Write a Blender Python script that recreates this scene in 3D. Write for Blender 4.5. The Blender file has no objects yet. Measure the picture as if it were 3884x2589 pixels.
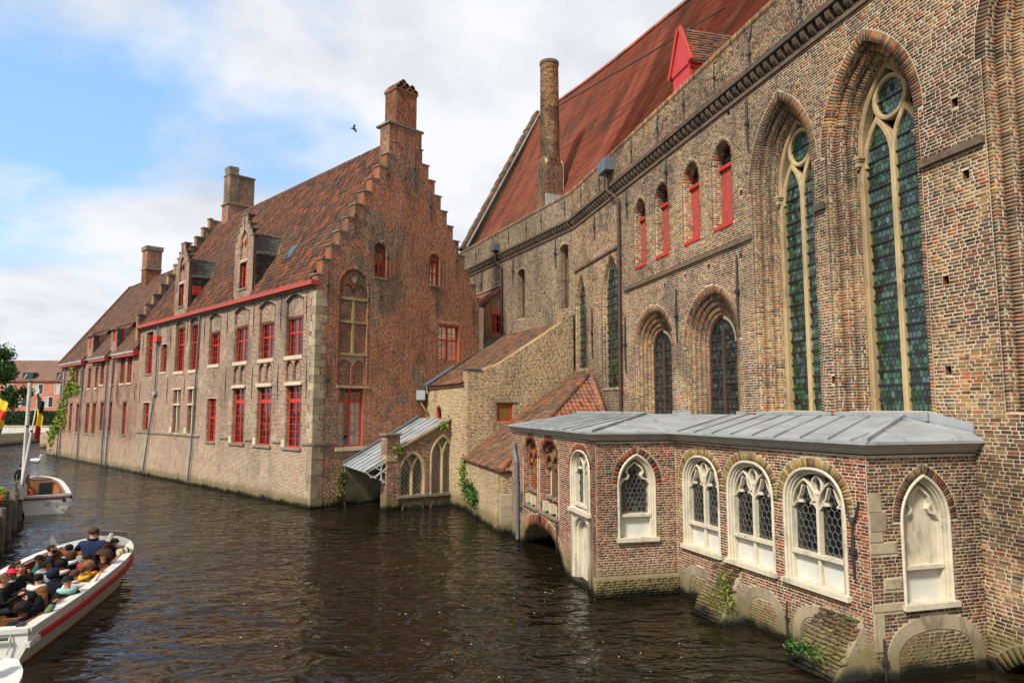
import bpy, bmesh, math, random
import numpy as np
from mathutils import Vector, Matrix
from mathutils.geometry import tessellate_polygon

R = math.radians
scene = bpy.context.scene
COL = scene.collection

# ------------------------------------------------------------------ camera
cam_d = bpy.data.cameras.new('camera')
cam_d.sensor_width = 36.0
cam_d.lens = 24.0
cam_d.clip_end = 2000.0
cam = bpy.data.objects.new('camera', cam_d)
cam.location = (0, 0, 5.0)
cam.rotation_euler = (R(90 + 5.68), 0, 0)
COL.objects.link(cam)
scene.camera = cam

# ------------------------------------------------------------------ sky
SUN_AZ, SUN_EL = -143.0, 45.0          # degrees, azimuth clockwise from +Y
world = bpy.data.worlds.new('World')
scene.world = world
world.use_nodes = True
wn = world.node_tree
wn.nodes.clear()


def wnode(t, **k):
    n = wn.nodes.new(t)
    for a, b in k.items():
        setattr(n, a, b)
    return n


w_out = wnode('ShaderNodeOutputWorld')
w_bg = wnode('ShaderNodeBackground')
w_bg.inputs['Strength'].default_value = 0.13
wn.links.new(w_bg.outputs[0], w_out.inputs[0])
sky = wnode('ShaderNodeTexSky', sky_type='NISHITA')
sky.sun_disc = False
sky.sun_elevation = R(SUN_EL)
sky.sun_rotation = R(SUN_AZ)
sky.air_density = 1.0
sky.dust_density = 0.6
sky.ozone_density = 2.2
w_tc = wnode('ShaderNodeTexCoord')
w_sep = wnode('ShaderNodeSeparateXYZ')
wn.links.new(w_tc.outputs['Generated'], w_sep.inputs[0])


def wmath(op, a, b=None, clamp=False):
    n = wnode('ShaderNodeMath', operation=op, use_clamp=clamp)
    for i, x in enumerate((a, b)):
        if x is None:
            continue
        if hasattr(x, 'name') and hasattr(x, 'links'):
            wn.links.new(x, n.inputs[i])
        else:
            n.inputs[i].default_value = x
    return n.outputs[0]


w_h = wmath('ADD', wmath('MAXIMUM', w_sep.outputs[2], 0.0), 0.26)
w_cmb = wnode('ShaderNodeCombineXYZ')
wn.links.new(wmath('DIVIDE', w_sep.outputs[0], w_h), w_cmb.inputs[0])
wn.links.new(wmath('DIVIDE', w_sep.outputs[1], w_h), w_cmb.inputs[1])


def wnoise(scale, detail, rough, off, dist=0.0):
    mp = wnode('ShaderNodeMapping')
    mp.inputs['Location'].default_value = off
    wn.links.new(w_cmb.outputs[0], mp.inputs[0])
    n = wnode('ShaderNodeTexNoise')
    n.inputs['Scale'].default_value = scale
    n.inputs['Detail'].default_value = detail
    n.inputs['Roughness'].default_value = rough
    n.inputs['Distortion'].default_value = dist
    wn.links.new(mp.outputs[0], n.inputs['Vector'])
    return n.outputs['Fac']


# cloud cover: broad fields of cumulus with an open gap
w_dot = wnode('ShaderNodeVectorMath', operation='DOT_PRODUCT')
w_dot.inputs[1].default_value = (-0.44, 0.77, 0.46)
w_nrm = wnode('ShaderNodeVectorMath', operation='NORMALIZE')
wn.links.new(w_tc.outputs['Generated'], w_nrm.inputs[0])
wn.links.new(w_nrm.outputs[0], w_dot.inputs[0])
w_gap = wnode('ShaderNodeMapRange', interpolation_type='SMOOTHSTEP')
w_gap.inputs['From Min'].default_value = 0.92
w_gap.inputs['From Max'].default_value = 0.985
w_gap.inputs['To Min'].default_value = 0.0
w_gap.inputs['To Max'].default_value = 0.17
wn.links.new(w_dot.outputs['Value'], w_gap.inputs['Value'])
cov = wmath('ADD', wmath('MULTIPLY', wnoise(1.05, 7, 0.54, (3.1, 7.7, 0), 0.15), 0.62),
            wmath('MULTIPLY', wnoise(0.62, 3, 0.5, (11.3, 2.2, 0)), 0.38))
cov = wmath('SUBTRACT', wmath('ADD', cov, 0.085), w_gap.outputs[0])
w_mask = wnode('ShaderNodeMapRange', interpolation_type='SMOOTHSTEP')
w_mask.inputs['From Min'].default_value = 0.40
w_mask.inputs['From Max'].default_value = 0.51
wn.links.new(cov, w_mask.inputs['Value'])
w_shade = wnode('ShaderNodeValToRGB')
w_shade.color_ramp.elements[0].position = 0.36
w_shade.color_ramp.elements[0].color = (3.0, 3.15, 3.5, 1)
w_shade.color_ramp.elements[1].position = 0.60
w_shade.color_ramp.elements[1].color = (4.25, 4.32, 4.45, 1)
wn.links.new(wnoise(1.9, 7, 0.6, (5.1, 9.4, 0), 0.2), w_shade.inputs[0])
w_mix = wnode('ShaderNodeMix', data_type='RGBA')
wn.links.new(w_mask.outputs[0], w_mix.inputs['Factor'])
w_sky2 = wnode('ShaderNodeMix', data_type='RGBA', blend_type='MIX')
w_sky2.inputs['Factor'].default_value = 0.45
wn.links.new(sky.outputs[0], w_sky2.inputs[6])
w_sky2.inputs[7].default_value = (1.9, 3.6, 5.9, 1)     # thin high veil
wn.links.new(w_sky2.outputs[2], w_mix.inputs[6])
wn.links.new(w_shade.outputs[0], w_mix.inputs[7])
wn.links.new(w_mix.outputs[2], w_bg.inputs['Color'])

# ------------------------------------------------------------------ sun (through thin cloud)
sun_d = bpy.data.lights.new('sun', 'SUN')
sun_d.energy = 3.3
sun_d.angle = R(7)
sun_d.color = (1.0, 0.94, 0.85)
sun = bpy.data.objects.new('sun', sun_d)
sv = Vector((math.sin(R(SUN_AZ)) * math.cos(R(SUN_EL)), math.cos(R(SUN_AZ)) * math.cos(R(SUN_EL)), math.sin(R(SUN_EL))))
sun.rotation_euler = (-sv).to_track_quat('-Z', 'Y').to_euler()
sun.location = sv * 80
COL.objects.link(sun)

# ------------------------------------------------------------------ colour management
vs = scene.view_settings
vs.view_transform = 'Standard'
vs.look = 'None'
vs.exposure = 0.78
vs.gamma = 1.0
vs.use_curve_mapping = False

random.seed(5)
RNG = np.random.default_rng(11)


# ================================================================== helpers
def hx(h):
    h = h.lstrip('#')
    o = []
    for i in (0, 2, 4):
        v = int(h[i:i + 2], 16) / 255
        o.append(v / 12.92 if v <= 0.04045 else ((v + 0.055) / 1.055) ** 2.4)
    return (o[0], o[1], o[2], 1.0)


def rgb(r_, g, b):
    f = lambda v: v / 12.92 if v <= 0.04045 else ((v + 0.055) / 1.055) ** 2.4
    return (f(r_ / 255), f(g / 255), f(b / 255), 1.0)


def tag(o, label=None, cat=None, group=None, kind=None):
    if label:
        o['label'] = label
    if cat:
        o['category'] = cat
    if group:
        o['group'] = group
    if kind:
        o['kind'] = kind
    return o


def empty(name, loc, label, cat, group=None, az=None):
    o = bpy.data.objects.new(name, None)
    o.empty_display_size = 0.3
    COL.objects.link(o)
    o.location = loc
    if az is not None:
        o.rotation_euler = (0, 0, -R(az))
        o['local_parts'] = 1
    return tag(o, label, cat, group)


def attach(o, parent):
    """parts of unrotated things are modelled in place (world metres)"""
    if parent is None:
        return o
    o.parent = parent
    root = parent
    chain = Vector((0, 0, 0))
    while root is not None:
        if root.type == 'EMPTY':
            if 'local_parts' in root:
                return o
            chain = Vector(root.location)
        root = root.parent
    if parent.type == 'EMPTY':
        o.matrix_parent_inverse = Matrix.Translation(-chain)
    return o


class Fr:
    """wall frame: u along the wall, z up, o outwards (towards the water / viewer)"""
    def __init__(s, o, az, flip=False):
        s.ox, s.oy = o
        s.az = az
        s.dx, s.dy = math.sin(R(az)), math.cos(R(az))
        nx, ny = s.dy, -s.dx
        if nx * (-s.ox) + ny * (-s.oy) < 0:
            nx, ny = -nx, -ny
        if flip:
            nx, ny = -nx, -ny
        s.nx, s.ny = nx, ny

    def p(s, u, z, o=0.0):
        return (s.ox + s.dx * u + s.nx * o, s.oy + s.dy * u + s.ny * o, z)

    def pv(s, u, z, o):
        return np.stack([s.ox + s.dx * u + s.nx * o, s.oy + s.dy * u + s.ny * o, z + 0 * u], -1)

    def sub(s, u, o=0.0, az=None):
        x, y, _ = s.p(u, 0, o)
        return Fr((x, y), s.az if az is None else az)


class Cyl:
    def __init__(s, cx, cy, rad, taper=0.0, z0=0.0):
        s.cx, s.cy, s.r, s.t, s.z0 = cx, cy, rad, taper, z0

    def pv(s, u, z, o):
        a = u / s.r
        rr = s.r - s.t * (z - s.z0) + o
        return np.stack([s.cx + np.cos(a) * rr, s.cy + np.sin(a) * rr, z + 0 * u], -1)


class MB:
    """collects shapes; build() links them as ONE mesh object"""
    def __init__(s):
        s.v, s.f, s.m = [], [], []

    def add(s, verts, faces, mi=0):
        n = len(s.v)
        s.v.extend([tuple(v) for v in verts])
        s.f.extend([tuple(n + i for i in f) for f in faces])
        s.m.extend([mi] * len(faces))
        return s

    def box(s, fr, u0, u1, z0, z1, o0, o1, mi=0):
        P = [fr.p(u, z, o) for o in (o0, o1) for z in (z0, z1) for u in (u0, u1)]
        return s.add(P, [(0, 1, 3, 2), (4, 6, 7, 5), (0, 4, 5, 1), (2, 3, 7, 6), (0, 2, 6, 4), (1, 5, 7, 3)], mi)

    def cube(s, x0, x1, y0, y1, z0, z1, mi=0):
        P = [(x, y, z) for z in (z0, z1) for y in (y0, y1) for x in (x0, x1)]
        return s.add(P, [(0, 1, 3, 2), (4, 6, 7, 5), (0, 4, 5, 1), (2, 3, 7, 6), (0, 2, 6, 4), (1, 5, 7, 3)], mi)

    def prism(s, fr, poly, o0, o1, mi=0):
        n = len(poly)
        P = [fr.p(u, z, o0) for u, z in poly] + [fr.p(u, z, o1) for u, z in poly]
        F = [tuple(range(n)), tuple(range(2 * n - 1, n - 1, -1))]
        F += [(i, (i + 1) % n, n + (i + 1) % n, n + i) for i in range(n)]
        return s.add(P, F, mi)

    def extr(s, poly3, vec, mi=0):
        n = len(poly3)
        vec = Vector(vec)
        P = [Vector(p) for p in poly3] + [Vector(p) + vec for p in poly3]
        F = [tuple(range(n)), tuple(range(2 * n - 1, n - 1, -1))]
        F += [(i, (i + 1) % n, n + (i + 1) % n, n + i) for i in range(n)]
        return s.add(P, F, mi)

    def band(s, fr, path, wi, wo, o0, o1, mi=0, closed=False, ch=0.0, inner=None):
        """ribbon along a 2-d path: wi to its right, wo to its left, from depth o0 to o1, front edges chamfered by ch"""
        a = inner if inner else offset(path, -wi, closed)
        b = offset(path, wo, closed)
        n = len(path)
        P = []
        if ch > 0:
            fa = ch / (wi + wo)
            a2 = [(p[0] + (q[0] - p[0]) * fa, p[1] + (q[1] - p[1]) * fa) for p, q in zip(a, b)]
            b2 = [(q[0] + (p[0] - q[0]) * fa, q[1] + (p[1] - q[1]) * fa) for p, q in zip(a, b)]
            for k in range(n):
                P += [fr.p(*a[k], o0), fr.p(*a[k], o1 - ch), fr.p(*a2[k], o1), fr.p(*b2[k], o1), fr.p(*b[k], o1 - ch), fr.p(*b[k], o0)]
            m = 6
        else:
            for k in range(n):
                P += [fr.p(*a[k], o0), fr.p(*a[k], o1), fr.p(*b[k], o1), fr.p(*b[k], o0)]
            m = 4
        F = []
        for k in range(n if closed else n - 1):
            i, j = k * m, ((k + 1) % n) * m
            for q in range(m):
                F.append((i + q, i + (q + 1) % m, j + (q + 1) % m, j + q))
        if not closed:
            F += [tuple(range(m)), tuple((n - 1) * m + q for q in range(m - 1, -1, -1))]
        return s.add(P, F, mi)

    def tube(s, pts, rad, n=8, mi=0, caps=True):
        pts = [Vector(p) for p in pts]
        rs = rad if isinstance(rad, (list, tuple)) else [rad] * len(pts)
        rings = []
        prev = None
        for i, p in enumerate(pts):
            t = (pts[min(i + 1, len(pts) - 1)] - pts[max(i - 1, 0)]).normalized()
            a = t.orthogonal().normalized() if prev is None else (prev - t * prev.dot(t)).normalized()
            prev = a
            b = t.cross(a)
            rings.append([p + (a * math.cos(2 * math.pi * k / n) + b * math.sin(2 * math.pi * k / n)) * rs[i] for k in range(n)])
        V = [v for r_ in rings for v in r_]
        F = []
        for i in range(len(pts) - 1):
            for k in range(n):
                F.append((i * n + k, i * n + (k + 1) % n, (i + 1) * n + (k + 1) % n, (i + 1) * n + k))
        if caps:
            F += [tuple(range(n - 1, -1, -1)), tuple((len(pts) - 1) * n + k for k in range(n))]
        return s.add(V, F, mi)

    def bar(s, p, q, w, h, up=(0, 0, 1), mi=0):
        p, q = Vector(p), Vector(q)
        t = (q - p).normalized()
        up = Vector(up)
        sd = t.cross(up)
        sd = sd.normalized() if sd.length > 1e-6 else t.orthogonal().normalized()
        n = sd.cross(t).normalized()
        P = []
        for e in (p, q):
            P += [e - sd * w / 2, e + sd * w / 2, e + sd * w / 2 + n * h, e - sd * w / 2 + n * h]
        return s.add(P, [(3, 2, 1, 0), (4, 5, 6, 7), (0, 1, 5, 4), (1, 2, 6, 5), (2, 3, 7, 6), (3, 0, 4, 7)], mi)

    def ell(s, cx, cy, cz, rx, ry, rz, nu=12, nv=8, mi=0, jit=0.0, zmin=-1.0, rot=0.0):
        V, F = [], []
        ca, sa = math.cos(rot), math.sin(rot)
        for j in range(nv + 1):
            zz = zmin + (1 - zmin) * j / nv
            ph = math.asin(max(-1, min(1, zz)))
            for i in range(nu):
                t = 2 * math.pi * i / nu
                k = 1 + (random.random() - 0.5) * 2 * jit
                x, y, z = math.cos(t) * math.cos(ph) * rx * k, math.sin(t) * math.cos(ph) * ry * k, zz * rz * k
                V.append((cx + x * ca - y * sa, cy + x * sa + y * ca, cz + z))
        for j in range(nv):
            for i in range(nu):
                F.append((j * nu + i, j * nu + (i + 1) % nu, (j + 1) * nu + (i + 1) % nu, (j + 1) * nu + i))
        F.append(tuple(range(nu - 1, -1, -1)))
        F.append(tuple(nv * nu + i for i in range(nu)))
        return s.add(V, F, mi)

    def lathe(s, cx, cy, prof, n=16, mi=0):
        V, F = [], []
        for r_, z in prof:
            for k in range(n):
                t = 2 * math.pi * k / n
                V.append((cx + math.cos(t) * r_, cy + math.sin(t) * r_, z))
        for j in range(len(prof) - 1):
            for k in range(n):
                F.append((j * n + k, j * n + (k + 1) % n, (j + 1) * n + (k + 1) % n, (j + 1) * n + k))
        F += [tuple(range(n - 1, -1, -1)), tuple((len(prof) - 1) * n + k for k in range(n))]
        return s.add(V, F, mi)

    def build(s, name, mats, parent=None, smooth=False, recalc=True):
        me = bpy.data.meshes.new(name)
        me.from_pydata(s.v, [], s.f)
        if not isinstance(mats, (list, tuple)):
            mats = [mats]
        for m in mats:
            me.materials.append(m)
        me.polygons.foreach_set('material_index', s.m)
        if recalc:
            bm = bmesh.new()
            bm.from_mesh(me)
            bmesh.ops.recalc_face_normals(bm, faces=bm.faces)
            bm.to_mesh(me)
            bm.free()
        if smooth:
            me.polygons.foreach_set('use_smooth', [True] * len(me.polygons))
        me.update()
        o = bpy.data.objects.new(name, me)
        COL.objects.link(o)
        return attach(o, parent)


def offset(path, d, closed=False):
    """2-d polyline moved by d to its left"""
    n = len(path)
    out = []
    for i in range(n):
        p = path[i]
        a = path[i - 1] if (i > 0 or closed) else None
        b = path[(i + 1) % n] if (i < n - 1 or closed) else None
        ns = []
        for q, r_ in ((a, p), (p, b)):
            if q is None or r_ is None:
                continue
            dx, dz = r_[0] - q[0], r_[1] - q[1]
            L = math.hypot(dx, dz) or 1e-9
            ns.append((-dz / L, dx / L))
        if len(ns) == 1:
            nx, nz, k = ns[0][0], ns[0][1], 1.0
        else:
            nx, nz = ns[0][0] + ns[1][0], ns[0][1] + ns[1][1]
            L = math.hypot(nx, nz) or 1e-9
            nx, nz = nx / L, nz / L
            k = 1 / max(0.5, nx * ns[0][0] + nz * ns[0][1])
        out.append((p[0] + nx * d * k, p[1] + nz * d * k))
    return out


def rect(a, b, z0, z1):
    return [(a, z0), (a, z1), (b, z1), (b, z0)]


def arch(a, b, z0, zs, za, kind='point', n=9):
    """open path: bottom a, up, over the arch, bottom b"""
    m, w, h = (a + b) / 2, (b - a) / 2, za - zs
    pts = [(a, z0)]
    if kind == 'point':
        r_ = (w * w + h * h) / (2 * w)
        t1 = math.atan2(h, m - (a + r_))
        L = []
        for i in range(n + 1):
            t = math.pi + (t1 - math.pi) * i / n
            L.append((a + r_ + math.cos(t) * r_, zs + math.sin(t) * r_))
        pts += L + [(2 * m - x, z) for x, z in reversed(L[:-1])]
    elif kind == 'ell':
        for i in range(2 * n + 1):
            t = math.pi - math.pi * i / (2 * n)
            cx, sx = math.cos(t), math.sin(t)
            pts.append((m + w * math.copysign(abs(cx) ** 0.85, cx), zs + h * abs(sx) ** 0.85))
    else:   # segmental
        r_ = (w * w + h * h) / (2 * h)
        t0 = math.atan2(r_ - h, w)
        for i in range(2 * n + 1):
            t = (math.pi - t0) + (2 * t0 - math.pi) * i / (2 * n)
            pts.append((m + math.cos(t) * r_, zs - (r_ - h) + math.sin(t) * r_))
    pts.append((b, z0))
    return pts


def inset(par, w, n=9):
    """the same arch drawn w inside (or outside, w < 0) the given one: par = (a, b, z0, zs, za, kind)"""
    a, b, z0, zs, za, kind = par
    W, h = (b - a) / 2, za - zs
    if kind == 'point':
        r_ = (W * W + h * h) / (2 * W)
        za2 = zs + math.sqrt(max(0.01, (r_ - w) ** 2 - (r_ - W) ** 2))
    else:
        za2 = za - w
    q = (a + w, b - w, z0, zs, za2, kind)
    return arch(*q[:5], kind, n), q


def scan(poly, z):
    xs = []
    n = len(poly)
    for i in range(n):
        (x0, z0), (x1, z1) = poly[i], poly[(i + 1) % n]
        if (z0 <= z) != (z1 <= z):
            xs.append(x0 + (x1 - x0) * (z - z0) / (z1 - z0))
    xs.sort()
    return [(xs[i], xs[i + 1]) for i in range(0, len(xs) - 1, 2)]


def inpoly(poly, x, z):
    return any(a <= x <= b for a, b in scan(poly, z))


def subtract(iv, cuts):
    for c0, c1 in cuts:
        new = []
        for a, b in iv:
            if c1 <= a or c0 >= b:
                new.append((a, b))
            else:
                if c0 > a:
                    new.append((a, c0))
                if c1 < b:
                    new.append((c1, b))
        iv = new
    return iv


def quad_mesh(name, V, F, tone, mat, parent=None, smooth=False):
    me = bpy.data.meshes.new(name)
    V = np.asarray(V, np.float32)
    F = np.asarray(F, np.int32)
    me.vertices.add(len(V))
    me.vertices.foreach_set('co', V.ravel())
    me.loops.add(F.size)
    me.loops.foreach_set('vertex_index', F.ravel())
    me.polygons.add(len(F))
    me.polygons.foreach_set('loop_start', np.arange(0, F.size, F.shape[1], dtype=np.int32))
    me.update(calc_edges=True)
    at = me.attributes.new('tone', 'FLOAT', 'POINT')
    at.data.foreach_set('value', np.asarray(tone, np.float32))
    if smooth:
        me.polygons.foreach_set('use_smooth', np.ones(len(F), bool))
    me.materials.append(mat)
    o = bpy.data.objects.new(name, me)
    COL.objects.link(o)
    return attach(o, parent)


_unit = {}


def unit_brick(mat):
    if mat.name not in _unit:
        me = bpy.data.meshes.new('brick')
        e = 0.47
        V = [(-.5, -.5, -.5), (.5, -.5, -.5), (.5, .5, -.5), (-.5, .5, -.5), (-e, -e + .02, .5), (e, -e + .02, .5), (e, e - .02, .5), (-e, e - .02, .5)]
        me.from_pydata(V, [], [(4, 5, 6, 7), (0, 1, 5, 4), (1, 2, 6, 5), (2, 3, 7, 6), (3, 0, 4, 7)])
        me.materials.append(mat)
        _unit[mat.name] = me
    return _unit[mat.name]


class Bricks:
    def __init__(s, fr):
        s.fr = fr
        s.q, s.o0, s.o1, s.rc = [], [], [], []
        s.bed = MB()

    def quad(s, q, o0, o1, rc=False):
        s.q.append(q)
        s.o0.append(o0)
        s.o1.append(o1)
        s.rc.append(rc)

    def rows(s, outline, excl=(), z0=None, z1=None, h=0.072, L=0.235, j=0.015, o=0.0, back=0.03, rough=0.004, wav=0.0):
        zs = [p[1] for p in outline]
        z = min(zs) if z0 is None else z0
        zt = max(zs) if z1 is None else z1
        row = 0
        boxes = [(min(p[1] for p in e), max(p[1] for p in e), e) for e in excl]
        rnd = random.random
        while z + h * 0.6 < zt:
            za, zb = z + 0.12 * h, z + 0.86 * h
            iv = scan(outline, za)
            iv2 = scan(outline, zb)
            if iv and iv2:
                iv = [(max(a, c_), min(b, d_)) for a, b in iv for c_, d_ in iv2 if min(b, d_) > max(a, c_)]
                cuts = []
                for e0, e1, e in boxes:
                    if e1 > z and e0 < z + h:
                        cuts += scan(e, za) + scan(e, zb)
                iv = subtract(iv, cuts)
                for a, b in iv:
                    if b - a < 0.03:
                        continue
                    x = a
                    k = row % 2
                    first = True
                    while x < b - 0.02:
                        ln = L if (k % 2 == 0) else L * 0.5
                        if row % 4 in (1, 2) and rnd() < 0.4:
                            ln = L
                        if first:
                            ln *= (0.5 if row % 2 else 0.9)
                            first = False
                        ln *= 0.88 + 0.24 * rnd()
                        e = min(x + ln, b)
                        if b - e < 0.06:
                            e = b
                        g = j / 2
                        dz = (rnd() - 0.5) * 0.006
                        t0 = (rnd() - 0.5) * 0.005
                        s.quad(((x + g, z + g + dz), (e - g, z + g + dz + t0), (e - g, z + h - g + dz + t0), (x + g, z + h - g + dz)),
                               o - back, o + 0.002 + rnd() * rough * 1.6, True)
                        x = e
                        k += 1
            z += h
            row += 1

    def ring(s, path, w, o0, o1, piece=0.075, j=0.012, wj=0.03, skip=None):
        """blocks laid side by side along a path, reaching w to its left"""
        out = offset(path, w)
        s.bed.band(s.fr, path, -0.005, w - 0.004, o0, o1 - 0.012)
        for (p0, p1, q0, q1) in zip(path[:-1], path[1:], out[:-1], out[1:]):
            L = math.hypot(p1[0] - p0[0], p1[1] - p0[1])
            if L < 0.02:
                continue
            n = max(1, round(L / piece))
            for i in range(n):
                a, b = i / n, (i + 1) / n
                ga = j / 2 / L
                a, b = a + ga, b - ga
                k = 1 - wj * random.random()
                lerp = lambda A, B, t: (A[0] + (B[0] - A[0]) * t, A[1] + (B[1] - A[1]) * t)
                i0, i1, e0, e1 = lerp(p0, p1, a), lerp(p0, p1, b), lerp(q0, q1, a), lerp(q0, q1, b)
                if skip and skip(i0):
                    continue
                e0, e1 = lerp(i0, e0, k), lerp(i1, e1, k)
                of_ = o1 - 0.006 + random.random() * 0.007
                if o1 - o0 > 0.19 and random.random() < 0.75:
                    om = o0 + (o1 - o0) * random.choice((0.36, 0.5, 0.64))
                    s.quad((i0, i1, e1, e0), o0, om - 0.008)
                    s.quad((i0, i1, e1, e0), om + 0.004, of_)
                else:
                    s.quad((i0, i1, e1, e0), o0, of_)

    def finish(s, name, mat, parent, singles=0, ch=0.004, eye=(0, 0, 5), wallobj=None):
        if not s.q:
            return
        Q = np.array(s.q, float)
        o0, o1 = np.array(s.o0), np.array(s.o1)
        n = len(Q)
        keep = np.ones(n, bool)
        if singles:
            cen = s.fr.pv(Q[:, :, 0].mean(1), Q[:, :, 1].mean(1), o1)
            dist = np.linalg.norm(cen - np.array(eye), axis=1)
            inview = (np.abs(cen[:, 0] / cen[:, 1]) < 0.745)
            wid = np.abs(Q[:, 1, 0] - Q[:, 0, 0])
            dist = np.where(np.array(s.rc) & inview & (wid > 0.15), dist, 1e9)
            idx = np.argsort(dist)[:singles]
            me = unit_brick(mat)
            for i in idx:
                if dist[i] > 1e8:
                    continue
                keep[i] = False
                q = Q[i]
                w_, h_, d_ = q[1, 0] - q[0, 0], q[3, 1] - q[0, 1], o1[i] - o0[i]
                cu, cz, co = q[:, 0].mean(), q[:, 1].mean(), (o0[i] + o1[i]) / 2
                ob = bpy.data.objects.new('brick', me)
                COL.objects.link(ob)
                ob.parent = wallobj
                ux = Vector((s.fr.dx, s.fr.dy, 0))
                no = Vector((s.fr.nx, s.fr.ny, 0))
                mx = Matrix.Identity(4)
                mx.col[0][:3] = ux * w_
                mx.col[1][:3] = Vector((0, 0, 1)) * h_
                mx.col[2][:3] = no * d_
                mx.col[3][:3] = Vector(s.fr.p(cu, cz, co))
                ob.matrix_local = mx
        Q, o0, o1 = Q[keep], o0[keep], o1[keep]
        n = len(Q)
        c_ = Q.mean(1, keepdims=True)
        jit = RNG.uniform(-0.0025, 0.0025, Q.shape)
        d = Q - c_
        Qf = Q - np.sign(d) * np.minimum(ch, np.abs(d) * 0.3) + jit
        Vb = s.fr.pv(Q[:, :, 0], Q[:, :, 1], np.repeat(o0[:, None], 4, 1))
        of = np.repeat(o1[:, None], 4, 1) + RNG.uniform(-0.0025, 0.0025, (n, 4))
        Vf = s.fr.pv(Qf[:, :, 0], Qf[:, :, 1], of)
        V = np.concatenate([Vb, Vf], 1).reshape(-1, 3)
        base = (np.arange(n) * 8)[:, None]
        F = np.concatenate([base + np.array(f) for f in ((4, 5, 6, 7), (0, 1, 5, 4), (1, 2, 6, 5), (2, 3, 7, 6), (3, 0, 4, 7))], 0)
        tone = np.repeat(RNG.random(n), 8)
        o = quad_mesh(name, V, F, tone, mat, parent)
        o['kind'] = 'stuff'
        if s.bed.v:
            tag(s.bed.build('mortar_bed', M[BED.get(mat.name, 'm_church')], parent, recalc=False), kind='stuff')
        return o


BED = {'brick_pavilion': 'm_pav', 'brick_pavilion_dark': 'm_pav', 'brick_gable': 'm_gable', 'brick_facade': 'm_fac', 'brick_yellow': 'm_yel', 'brick_passage': 'm_pav'}


def wall_core(parent, fr, outline, holes, thick, mats, name='wall'):
    """mortar body of a wall: front sheet with holes, reveals, hole backs (material 1) and edges; holes: (poly, depth, hasback)"""
    loops = [outline] + [h_[0] for h_ in holes]
    flat = [p for l in loops for p in l]
    tris = tessellate_polygon([[Vector((u, z, 0)) for u, z in l] for l in loops])
    mb = MB()
    em = len(mats) - 1 if len(mats) > 2 else 0
    mb.add([fr.p(u, z, 0) for u, z in flat], tris, 0)
    n = len(outline)
    mb.add([fr.p(u, z, 0) for u, z in outline] + [fr.p(u, z, -thick) for u, z in outline],
           [(i, (i + 1) % n, n + (i + 1) % n, n + i) for i in range(n)] + [tuple(range(n, 2 * n))] * 0, em)
    for poly, dep, back in holes:
        k = len(poly)
        mb.add([fr.p(u, z, 0) for u, z in poly] + [fr.p(u, z, -dep) for u, z in poly],
               [(i, (i + 1) % k, k + (i + 1) % k, k + i) for i in range(k)], em)
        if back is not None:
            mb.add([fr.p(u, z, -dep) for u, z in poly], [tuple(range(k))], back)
    return mb.build(name, mats, parent, recalc=False)
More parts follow.
